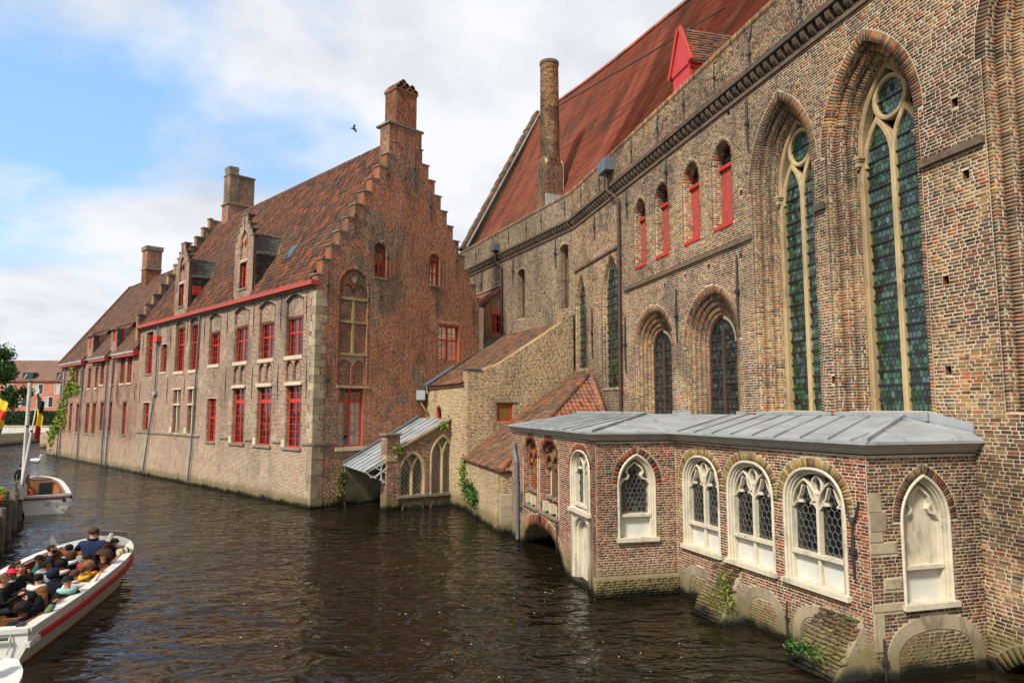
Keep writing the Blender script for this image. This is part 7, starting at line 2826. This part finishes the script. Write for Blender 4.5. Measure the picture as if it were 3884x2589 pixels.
def flagpole(name, label, base, top, r_=0.07):
    e = empty(name, base, label, 'pole')
    MB().tube([base, top], [r_, r_ * 0.9], 10).build('post', M['white2'], e)
    MB().cube(base[0] - .13, base[0] + .13, base[1] - .13, base[1] + .13, base[2] - 0.02, base[2] + 0.5).build('foot', M['white2'], e)
    MB().lathe(top[0], top[1], [(r_ * 1.1, top[2] - .02), (r_ * 1.1, top[2] + .04), (r_ * .7, top[2] + .07)], 10).build('cap', M['barsdark'], e)
    return e
flagpole('white_pole', 'tall upright white mooring pole with dark cap on the jetty', (-23.0, 32.6, 1.0), (-22.92, 32.5, 6.3), 0.09)
flagpole('leaning_pole', 'leaning white flagstaff in front of the tall white pole', (-22.2, 31.3, 1.0), (-21.92, 31.4, 4.0), 0.06)
flagpole('short_pole', 'plain white post between jetty and moored boat', (-22.55, 31.9, 1.0), (-22.4, 31.8, 4.2), 0.055)


def flag(name, label, org, mats_, w, h_, vertical, seed):
    """limp hanging cloth with folds; stripes are separate strips of the cloth"""
    random.seed(seed)
    f = empty(name, org, label, 'flag')
    n, m = 24, 16
    ph = random.uniform(0, 6)
    def P(a, b):
        x = a * w * (1 - 0.45 * b)
        fold = 0.10 * math.sin(a * 9 + ph + b * 2.0) * (0.3 + b) + 0.05 * math.sin(a * 17 + b * 5)
        return (org[0] + x * 0.9 + 0.05 * b, org[1] + fold - 0.15 * a, org[2] - b * h_ - 0.25 * a * h_ * (1 - b * 0.6))
    k = len(mats_)
    for i, mt in enumerate(mats_):
        mb = MB()
        V = []
        for q in range(n // k + 1):
            for r_ in range(m + 1):
                t = (i + q / (n // k)) / k
                V.append(P(t, r_ / m) if vertical else P(r_ / m, t))
        F = []
        for q in range(n // k):
            for r_ in range(m):
                a = q * (m + 1) + r_
                F.append((a, a + 1, a + m + 2, a + m + 1))
        mb.add(V, F)
        mb.build('cloth_stripe', mt, f, smooth=True, recalc=False)
fb_, fy_, fr_ = plain('flag_black', '1a1a1c', 0.8, 0.05), plain('flag_yellow', 'd8b418', 0.8, 0.05), plain('flag_red', '9a1f1c', 0.8, 0.05)
fr2, fbl = plain('flag_bright_red', 'c8301c', 0.8, 0.05), plain('flag_blue', '3f5f9a', 0.8, 0.05)
flag('belgian_flag', 'limp black, yellow and red flag hanging on the leaning staff', (-21.75, 31.35, 5.75), [fb_, fy_, fr_], 0.55, 2.0, False, 2)
MB().tube([(-21.92, 31.4, 3.9), (-21.72, 31.45, 5.95)], 0.03, 8).build('flag_staff', M['white2'], None)
tag(bpy.data.objects['flag_staff'], 'thin upper staff carrying the black, yellow and red flag', 'pole')
flag('town_flag', 'yellow, red and blue flag hanging at the left edge', (-23.75, 31.1, 5.75), [fy_, fr2, fy_, fbl], 1.15, 1.85, False, 5)
MB().tube([(-23.8, 31.1, 1.0), (-23.78, 31.1, 5.95)], 0.04, 8).build('flag_staff', M['white2'], None)
tag(bpy.data.objects['flag_staff.001'], 'white staff at the left edge carrying the yellow, red and blue flag', 'pole')

fbx = empty('flower_box', (-18.9, 25.6, 1.2), 'wooden flower box with orange and yellow blooms on the jetty edge', 'flower box')
fo = ja + jd * 4.6 + jn * 0.25
fe = ja + jd * 6.6 + jn * 0.25
MB().bar(fo + Vector((0, 0, 1.3)), fe + Vector((0, 0, 1.3)), 0.34, 0.3).build('box', M['oldwood'], fbx)
P_ = [tuple(fo.lerp(fe, random.random()) + Vector((random.gauss(0, .12), random.gauss(0, .12), random.uniform(1.58, 1.95)))) for _ in range(900)]
leaves(fbx, 'leaves', M['vine'], P_, 0.05, 0.04)
P_ = [tuple(fo.lerp(fe, random.random() ** 2) + Vector((random.gauss(.1, .12), random.gauss(-.1, .1), random.uniform(1.55, 1.9)))) for _ in range(260)]
leaves(fbx, 'petals', M['flower'], P_, 0.045, 0.02)

# ================================================================== swan and bird
sw = empty('white_swan', (-44.98, 65.35, 0), 'white swan swimming on the open canal', 'swan')
wmat = plain('swan_feathers', 'dcdcd8', 0.7, 0.04)
sb_ = MB()
sx, sy = -44.98, 65.35
ring_n = 12
prof_s = [(-0.5, 0.02, 0.10), (-0.38, 0.14, 0.22), (-0.1, 0.22, 0.20), (0.15, 0.2, 0.16), (0.3, 0.12, 0.16)]
V, F = [], []
for yy, rr, zc in prof_s:
    for k in range(ring_n):
        t = 2 * math.pi * k / ring_n
        V.append((sx + yy, sy + math.cos(t) * rr, zc + math.sin(t) * rr * 0.75))
for i in range(len(prof_s) - 1):
    for k in range(ring_n):
        F.append((i * ring_n + k, i * ring_n + (k + 1) % ring_n, (i + 1) * ring_n + (k + 1) % ring_n, (i + 1) * ring_n + k))
F += [tuple(range(ring_n)), tuple((len(prof_s) - 1) * ring_n + k for k in range(ring_n))]
sb_.add(V, F)
sb_.tube([(sx + .22, sy, .18), (sx + .38, sy, .34), (sx + .34, sy, .52), (sx + .36, sy, .66), (sx + .46, sy, .68), (sx + .55, sy, .64)], [0.09, 0.06, 0.05, 0.055, 0.06, 0.02], 8)
sb_.build('body', wmat, sw, smooth=True)
MB().tube([(sx + .5, sy, .66), (sx + .62, sy, .61)], [0.035, 0.012], 6).build('bill', M['orange'], sw)
for sg in (-1, 1):
    MB().ell(sx - 0.15, sy + sg * 0.17, 0.26, 0.33, 0.07, 0.14).build('wing', wmat, sw, smooth=True)

bd = empty('flying_bird', (-9.6, 40, 21.3), 'small dark bird flying left of the gable chimney', 'bird')
bx0, by0, bz0 = -9.62, 40.0, 21.95
MB().tube([(bx0 - .16, by0, bz0 + .03), (bx0 - .08, by0, bz0 + .02), (bx0 + .05, by0, bz0), (bx0 + .2, by0, bz0 - .04)], [0.015, 0.05, 0.045, 0.012], 8).build('body', M['barsdark'], bd)
MB().extr([(bx0 - .06, by0, bz0 + .03), (bx0 + .06, by0, bz0 + .02), (bx0 + .14, by0 - .1, bz0 + .2), (bx0 + .02, by0 - .12, bz0 + .2)], (0, 0, 0.012)).build('wing', M['barsdark'], bd)
MB().extr([(bx0 - .05, by0, bz0), (bx0 + .07, by0, bz0), (bx0 + .2, by0 + .1, bz0 - .16), (bx0 + .1, by0 + .12, bz0 - .17)], (0, 0, 0.012)).build('wing', M['barsdark'], bd)
MB().tube([(bx0 - .2, by0, bz0 + .04), (bx0 - .15, by0, bz0 + .035)], [0.008, 0.04], 6).build('head', M['barsdark'], bd)

# specks of foam and leaves drifting on the water
random.seed(77)
P_ = []
for _ in range(260):
    y_ = random.uniform(9.5, 30)
    x_ = random.uniform(-0.45, 0.28) * y_
    if x_ > 6.2 - 0.32 * (y_ - 13) - 1.8 and y_ < 22:
        continue
    P_.append((x_, y_, 0.006))
mb = MB()
for x_, y_, z_ in P_:
    r_ = random.uniform(0.008, 0.028)
    k = random.randint(4, 6)
    a0 = random.random() * 6
    mb.add([(x_ + math.cos(a0 + 6.283 * i / k) * r_ * random.uniform(.6, 1.3), y_ + math.sin(a0 + 6.283 * i / k) * r_ * random.uniform(.6, 1.3), z_ + 0.004 * random.random()) for i in range(k)], [tuple(range(k))])
o_ = mb.build('floating_specks', M['cream'], None, recalc=False)
tag(o_, 'pale foam specks and leaves scattered on the dark water', 'debris', kind='stuff')
# wake ropes and scuffs of the tour boat
MB().tube([(0.9, 0.1, 0.80), (0.97, -0.02, 0.74), (0.99, -0.05, 0.5), (0.93, -0.06, 0.32)], 0.014, 6).build('mooring_rope', M['cream'], boat)
MB().tube([(-1.1, 2.0, 0.8), (-1.32, 2.0, 0.7), (-1.36, 2.0, 0.3)], 0.014, 6).build('mooring_rope', M['cream'], boat)
MB().cube(1.0, 1.12, 0.1, 0.26, 0.78, 0.83).build('cleat', M['iron'], boat)
# ================================================================== people
def skin_body(pose):
    """one continuous seated body grown over a skeleton; local +y is where the person faces, z = 0 is the seat"""
    V, E, Rr, G = [], [], [], []
    def v(p, r_, g, par=None):
        V.append(p)
        Rr.append(r_)
        G.append(g)
        if par is not None:
            E.append((par, len(V) - 1))
        return len(V) - 1
    stand = pose == 'stand'
    pel = v((0, 0, .1), (.15, .115), 1)
    wa = v((0, -.005, .27), (.135, .105), 1, pel)
    ch = v((0, 0, .42), (.16, .115), 1, wa)
    nb = v((0, .005, .535), (.085, .075), 1, ch)
    nk = v((0, .02, .60), (.052, .055), 0, nb)
    h1 = v((0, .035, .665), (.066, .08), 0, nk)
    h2 = v((0, .03, .745), (.082, .098), 0, h1)
    v((0, .02, .82), (.062, .075), 0, h2)
    arms = {'lap': ((.25, .05, .26), (.15, .28, .17)), 'rest': ((.30, .02, .44), (.42, .16, .60)), 'rail': ((.3, .05, .5), (.43, .2, .71)), 'face': ((.25, .2, .36), (.10, .2, .62)), 'helm': ((.29, .16, .29), (.17, .43, .33)), 'phone': ((.23, .12, .25), (.1, .3, .38)), 'hang': ((.25, -.02, .24), (.24, .06, .0))}
    sel = {'lap': ('lap', 'lap'), 'rest': ('rest', 'lap'), 'rail': ('rail', 'lap'), 'face': ('lap', 'face'), 'helm': ('helm', 'helm'), 'phone': ('phone', 'phone'), 'stand': ('hang', 'hang')}[pose]
    for sg, nm in ((1, sel[0]), (-1, sel[1])):
        el, wr = arms[nm]
        sh = v((sg * .165, -.005, .475), (.07, .07), 1, ch)
        a = v((sg * el[0], el[1], el[2]), (.05, .052), 1, sh)
        b = v((sg * wr[0], wr[1], wr[2]), (.036, .036), 1, a)
        d = Vector((sg * (wr[0] - el[0]), wr[1] - el[1], wr[2] - el[2])).normalized()
        sd = d.cross(Vector((0, 0, 1)))
        sd = sd.normalized() if sd.length > 0.1 else Vector((1, 0, 0))
        w0 = Vector((sg * wr[0], wr[1], wr[2]))
        pa = v(tuple(w0 + d * .055), (.03, .022), 0, b)
        for i, (o_, ln) in enumerate(((-.027, .062), (-.009, .074), (.009, .07), (.027, .055))):
            f1 = v(tuple(w0 + d * (.055 + .035) + sd * o_), (.0095, .0095), 0, pa)
            f2 = v(tuple(w0 + d * (.09 + ln * .55) + sd * o_ * 1.1 + Vector((0, 0, -.012))), (.0088, .0088), 0, f1)
            v(tuple(w0 + d * (.09 + ln * .8) + sd * o_ * 1.1 + Vector((0, 0, -.04))), (.008, .008), 0, f2)
        t1 = v(tuple(w0 + d * .045 - sd * sg * .04 + Vector((0, 0, .005))), (.0105, .0105), 0, pa)
        v(tuple(w0 + d * .085 - sd * sg * .05 + Vector((0, 0, -.005))), (.0095, .0095), 0, t1)
        hp = v((sg * .085, .03, .07), (.095, .09), 2, pel)
        if stand:
            kn = v((sg * .1, .03, -.36), (.065, .065), 2, hp)
            an = v((sg * .1, .0, -.76), (.045, .045), 2, kn)
            v((sg * .11, .14, -.82), (.042, .035), 3, an)
        else:
            kn = v((sg * .11, .42, .09), (.07, .07), 2, hp)
            an = v((sg * .11, .43, -.27), (.048, .048), 2, kn)
            v((sg * .12, .56, -.32), (.042, .035), 3, an)
    me = bpy.data.meshes.new('skeleton')
    me.from_pydata(V, E, [])
    o = bpy.data.objects.new('skeleton', me)
    COL.objects.link(o)
    o.modifiers.new('skin', 'SKIN')
    sm = o.modifiers.new('sub', 'SUBSURF')
    sm.levels = sm.render_levels = 2
    for i, d in enumerate(me.skin_vertices[0].data):
        d.radius = Rr[i]
        d.use_root = (i == 0)
    dg_ = bpy.context.evaluated_depsgraph_get()
    nm_ = bpy.data.meshes.new_from_object(o.evaluated_get(dg_))
    bpy.data.objects.remove(o)
    nm_.name = 'person_body'
    VV = np.array(V)
    GG = np.array(G)
    cen = np.array([p.center[:] for p in nm_.polygons])
    dd = ((cen[:, None] - VV[None]) ** 2).sum(2)
    rad = np.array([max(r_) for r_ in Rr])
    idx = (np.sqrt(dd) - rad[None] * 0.6).argmin(1)
    nm_.materials.clear()
    for _ in range(4):
        nm_.materials.append(M['black'])
    nm_.polygons.foreach_set('material_index', GG[idx].astype(np.int32))
    nm_.polygons.foreach_set('use_smooth', np.ones(len(nm_.polygons), bool))
    return nm_


BODY = {}
MATC = {}


def pm(col, rough=0.85):
    if col not in MATC:
        MATC[col] = plain('cloth_' + col, col, rough, 0.14, 14.0, spec=0.25)
    return MATC[col]


HC = (0.0, 0.03, 0.745)


def hair_shell(rx, ry, rz, cy=-0.012, cz=0.01, face=(0.30, 0.42), jit=0.0, low=-0.9, nu=28, nv=18):
    """hair or hat around the head, open at the face"""
    V, F = [], []
    for j in range(nv + 1):
        ph = math.asin(low + (1 - low) * j / nv) if j < nv else math.pi / 2
        for i in range(nu):
            t = 2 * math.pi * i / nu
            k = 1 + random.uniform(-jit, jit)
            d = (math.cos(t) * math.cos(ph), math.sin(t) * math.cos(ph), math.sin(ph))
            V.append((HC[0] + d[0] * rx * k, HC[1] + cy + d[1] * ry * k, HC[2] + cz + d[2] * rz * k))
    def open_(i, j):
        t = 2 * math.pi * (i + .5) / nu
        z = low + (1 - low) * (j + .5) / nv
        y = math.sin(t) * math.sqrt(max(0, 1 - z * z))
        return y > face[0] and z < face[1]
    for j in range(nv):
        for i in range(nu):
            if not open_(i, j):
                F.append((j * nu + i, j * nu + (i + 1) % nu, (j + 1) * nu + (i + 1) % nu, (j + 1) * nu + i))
    return V, F


def person(key, label, x, y, zseat, s_, face_az, skin, jacket, trousers, head, hair, pose='lap', extra=None, mirror=False, wide=1.0):
    if pose not in BODY:
        BODY[pose] = skin_body(pose)
    random.seed(hash(key) % 1000 if False else sum(map(ord, key)))
    o = bpy.data.objects.new('person', BODY[pose])
    COL.objects.link(o)
    ca, sa = math.cos(-R(face_az)), math.sin(-R(face_az))
    hx_, hy_ = 0.0, HC[1] * s_
    o.location = (x - (hx_ * ca - hy_ * sa), y - (hx_ * sa + hy_ * ca), zseat)
    o.rotation_euler = (0, 0, -R(face_az))
    o.scale = (s_ * wide * (-1 if mirror else 1), s_ * (0.5 + 0.5 * wide), s_)
    for i, c_ in enumerate((skin, jacket, trousers, '201c1a')):
        o.material_slots[i].link = 'OBJECT'
        o.material_slots[i].material = pm(c_, 0.55 if i == 0 else 0.88)
    tag(o, label, 'person', 'people in the boats')

    def child(nm, mb, mat, smooth=True):
        c_ = mb.build(nm, mat, None, smooth=smooth, recalc=True)
        c_.parent = o
        return c_
    # face
    sk = pm(skin, 0.55)
    f = MB()
    f.tube([(0, .118, .765), (0, .137, .735), (0, .12, .724)], [.008, .014, .009], 6)
    for sg in (-1, 1):
        f.ell(sg * .084, .03, .74, .012, .02, .03, 8, 5)
    child('nose_and_ears', f, sk)
    for sg in (-1, 1):
        child('eye', MB().ell(sg * .032, .112, .765, .014, .008, .008, 8, 5), pm('1c1512', 0.3))
        child('eyebrow', MB().tube([(sg * .016, .122, .784), (sg * .046, .112, .785)], .005, 5), pm(hair if hair else '2a1c14'))
    child('mouth', MB().tube([(-.022, .116, .70), (0, .122, .698), (.022, .116, .70)], .006, 5), pm('8a4a42', 0.5))
    for part in head:
        mb = MB()
        kind = part[0]
        col = part[1] if len(part) > 1 else hair
        if kind == 'short':
            mb.add(*hair_shell(.089, .104, .095, -.008, .010, (.25, .55), .03, -.6))
        elif kind == 'bob':
            mb.add(*hair_shell(.118, .12, .15, -.015, -.02, (.42, .6), .03, -.8))
        elif kind == 'curly':
            mb.add(*hair_shell(.13, .13, .13, -.015, .02, (.45, .45), .12, -.6))
        elif kind == 'afro':
            mb.add(*hair_shell(.205, .165, .185, -.02, -.005, (.45, .3), .11, -.95, 34, 22))
        elif kind == 'long':
            mb.add(*hair_shell(.108, .116, .118, -.01, .005, (.40, .5), .03, -.7))
            mb.tube([(0, -.06, .74), (0, -.1, .6), (.01, -.13, .46), (0, -.13, .3)], [.09, .105, .1, .05], 12)
        elif kind == 'bun':
            mb.add(*hair_shell(.09, .105, .096, -.01, .01, (.25, .5), .02, -.6))
            mb.ell(0, -.06, .87, .055, .055, .05, 12, 8, jit=.06)
        elif kind == 'beanie':
            mb.add(*hair_shell(.101, .116, .118, -.004, .012, (-2, .14), .015, .12))
            mb.tube([(math.cos(t) * .1, .026 + math.sin(t) * .115, .772) for t in [k * 6.2832 / 20 for k in range(21)]], .013, 6)
        elif kind == 'cap':
            mb.add(*hair_shell(.1, .113, .1, -.004, .015, (-2, .2), .0, .18))
            mb.extr([(math.cos(t) * .085, .1 + math.sin(t) * .095, .785 - .01 * math.sin(t)) for t in [math.pi * k / 10 for k in range(11)]], (0, 0, .008))
        elif kind == 'hood':
            mb.tube([(.1, .05, .56), (.135, -.03, .575), (.09, -.11, .56), (0, -.14, .545), (-.09, -.11, .56), (-.135, -.03, .575), (-.1, .05, .56)], [.03, .05, .062, .066, .062, .05, .03], 10)
        elif kind == 'hoodup':
            mb.add(*hair_shell(.125, .135, .145, -.02, -.005, (.52, .5), .02, -.95))
        elif kind == 'beard':
            mb.add(*hair_shell(.078, .095, .08, .018, -.055, (2, 0), .04, -.9, 20, 8))
            mb.f = [q for q in mb.f if sum(mb.v[i][1] for i in q) / len(q) > .06 and sum(mb.v[i][2] for i in q) / len(q) < .712]
            mb.m = [0] * len(mb.f)
        elif kind == 'collar':
            mb.tube([(math.cos(t) * .075, .01 + math.sin(t) * .07, .575) for t in [k * 6.2832 / 16 for k in range(17)]], .024, 8)
        elif kind == 'glasses':
            for sg in (-1, 1):
                mb.tube([(sg * .034 + math.cos(t) * .022, .125, .765 + math.sin(t) * .018) for t in [k * 6.2832 / 10 for k in range(11)]], .003, 5)
        elif kind == 'sleeve':
            a, b = Vector((.33, .09, .55)), Vector((.42, .185, .69))
            mb.tube([a, b], [.062, .055], 10)
        elif kind == 'bag':
            mb.ell(0, .3, .2, .16, .12, .14, 12, 8, jit=.1)
        child({'short': 'hair', 'bob': 'hair', 'curly': 'hair', 'afro': 'hair', 'long': 'hair', 'bun': 'hair', 'hoodup': 'hood', 'sleeve': 'sleeve_cuff'}.get(kind, kind), mb, pm(col))
    return o


LS, MS, DS = 'c08a6c', '8a5a3e', '4a2f22'
BA = -14.0
CROWD = [
    ('beard', 'bearded man in a dark navy jacket sitting on the far side', -1, 1.05, 75, LS, '1b2436', '23242a', [('short',), ('beard', '2a1d16')], '2a1d16', 'lap'),
    ('beanie', 'child in black beanie and glasses with teal jacket', -1, 1, 85, MS, '1d5a52', '20222a', [('beanie', '141416'), ('glasses', '141416')], '141416', 'lap'),
    ('grey', 'boy in a light grey hoodie bending forward', -1, 1, 60, MS, '8c9099', '22252c', [('short',), ('hood', '8c9099'), ('glasses', '141416')], '1c1411', 'lap'),
    ('bun', 'woman with hair bun raising a hand to her face', -1, 1, 120, LS, '18302a', '22252c', [('bun',)], '5a3b26', 'face'),
    ('dark', 'dark-haired passenger half hidden behind the red cap', -1, 1, -60, MS, '15171c', '22252c', [('bob',)], '1c1411', 'lap'),
    ('red', 'passenger wearing a bright pink-red cap', -1, 1, 95, MS, '17181c', '22252c', [('short',), ('cap', 'd0243c'), ('collar', 'b8c4cc')], '1c1411', 'phone'),
    ('edge', 'short-haired boy in black at the left edge looking right', -1, 1, 80, LS, '131418', '22252c', [('short',)], '5a3b26', 'phone'),
    ('black', 'black-haired boy with a wide white hood collar', -1, 1, 5, LS, '141418', '22252c', [('short',), ('hood', 'd6d2c8')], '0f0e10', 'lap'),
    ('hood', 'child with a navy hood pulled up over the head', -1, 1, -10, LS, '151c30', '22252c', [('hoodup', '141b2e')], '151c30', 'lap'),
    ('curlpink', 'curly dark-haired child with pale pink hood', -1, 1, -10, MS, '121318', '22252c', [('curly',), ('hood', 'd8bdb4')], '17110f', 'lap'),
    ('bob', 'passenger with brown bobbed hair and pale hood on black jacket', -1, 1, 0, LS, '131318', '22252c', [('bob',), ('hood', 'b9bcc0')], '4a2c1c', 'lap'),
    ('capred', 'passenger in dark cap with red collar by the far rail', -1, 1, -25, MS, '16171d', '22252c', [('short',), ('cap', '121216'), ('collar', 'b01c20')], '141416', 'lap'),
    ('beanred', 'child in black beanie with red hood behind the helm seat', -1, 1, -5, MS, '1a2034', '22252c', [('beanie', '121216'), ('hood', 'b01c20')], '141416', 'lap'),
    ('afro', 'smiling girl with big curly hair in a maroon jacket', -1, 1, 205, LS, '4a1420', '22252c', [('afro',)], '3a2318', 'lap'),
    ('brown', 'brown-haired passenger hidden behind the curly-haired girl', -1, 1, 0, LS, '1a1a20', '22252c', [('curly',)], '3a2318', 'lap'),
    ('capr', 'passenger in black cap and black coat near the bow rail', -1, 1, -5, LS, '14151b', '22252c', [('beanie', '101014'), ('collar', '14151b')], '101014', 'lap'),
    ('blonde', 'curly light-brown-haired boy with orange-yellow hood', -1, 1, -20, LS, '151820', '22252c', [('curly',), ('hood', 'd08a14')], '7a5433', 'lap'),
    ('boy', 'small boy with cropped hair and yellow hood', -1, 1, -15, LS, '151820', '22252c', [('short',), ('hood', 'd0b020')], '5a3b26', 'lap'),
    ('cream', 'boy in a cream fleece resting an arm on the rail', -1, 1, -20, LS, 'cfc8b8', '22252c', [('short',), ('collar', 'cfc8b8')], '4a2e1e', 'rest'),
    ('teal', 'passenger in black beanie with pale teal hood', -1, 1, -25, LS, '14161c', '22252c', [('beanie', '111114'), ('hood', '86b0a8')], '111114', 'lap'),
    ('blackw', 'girl with long black hair looking back to the left', -1, 1, -110, LS, '10121a', '22252c', [('long',)], '0d0c0e', 'lap'),
    ('ginger', 'passenger with long ginger hair down the back', -1, 1, -15, LS, '16181e', '22252c', [('long',)], '6a4020', 'lap'),
    ('curly', 'curly dark-haired child in navy with a green and white sleeve', -1, 1, -20, MS, '12172a', '22252c', [('curly',), ('sleeve', '5a6a50')], '1c120e', 'rail'),
]
POS = {
    'beard': (-12.92, 19.65, 1.05),
    'beanie': (-12.72, 18.84, 0.90),
    'grey': (-11.96, 18.03, 0.95),
    'bun': (-12.23, 17.47, 1.00),
    'dark': (-12.52, 17.63, 0.95),
    'red': (-12.04, 16.89, 1.00),
    'edge': (-11.79, 16.31, 1.00),
    'black': (-11.14, 16.54, 0.98),
    'hood': (-11.19, 17.12, 0.95),
    'curlpink': (-11.62, 18.09, 0.95),
    'bob': (-12.05, 19.15, 0.97),
    'capred': (-12.69, 20.05, 0.97),
    'beanred': (-11.38, 18.76, 0.97),
    'afro': (-11.01, 18.91, 1.00),
    'brown': (-11.77, 20.27, 0.97),
    'capr': (-11.79, 20.73, 1.00),
    'blonde': (-10.80, 17.89, 0.95),
    'boy': (-10.75, 17.54, 0.92),
    'cream': (-10.57, 16.98, 0.97),
    'teal': (-10.23, 16.19, 1.00),
    'blackw': (-10.13, 14.81, 1.00),
    'ginger': (-10.18, 15.26, 1.00),
    'curly': (-9.61, 13.86, 1.02),
}
for key, lab, _a, _b, face, sk_, ja_, tr_, hd_, hr_, po_ in CROWD:
    x, y, s_ = POS[key]
    zs_ = 0.30
    if key == 'curly':
        x, y, zs_ = -10.02, 14.45, 0.16
    person(key, lab, x, y, zs_, s_ * 1.04, BA + face, sk_, ja_, tr_, hd_, hr_, po_, wide=1.15)
person('skipper', 'broad skipper in navy jacket seen from behind at the helm', -12.1, 20.2, 0.60, 1.2, BA + 2, LS, '1c2a48', '1b1d24', [('short',), ('collar', '16203a')], '4a3020', 'helm', wide=1.4)
person('moored', 'person in black standing beyond the poles on the moored boat', -28.6, 40.3, 0.95, 1.05, -30, LS, '16161a', '1a1b20', [('short',)], '17120f', 'stand')
person('third', 'passenger in navy and red jacket at the lower left corner', -8.36, 11.0, 0.62, 1.05, -60, LS, '1a2238', '1a1b20', [('short',), ('hood', 'a01c24')], '1c1411', 'lap')
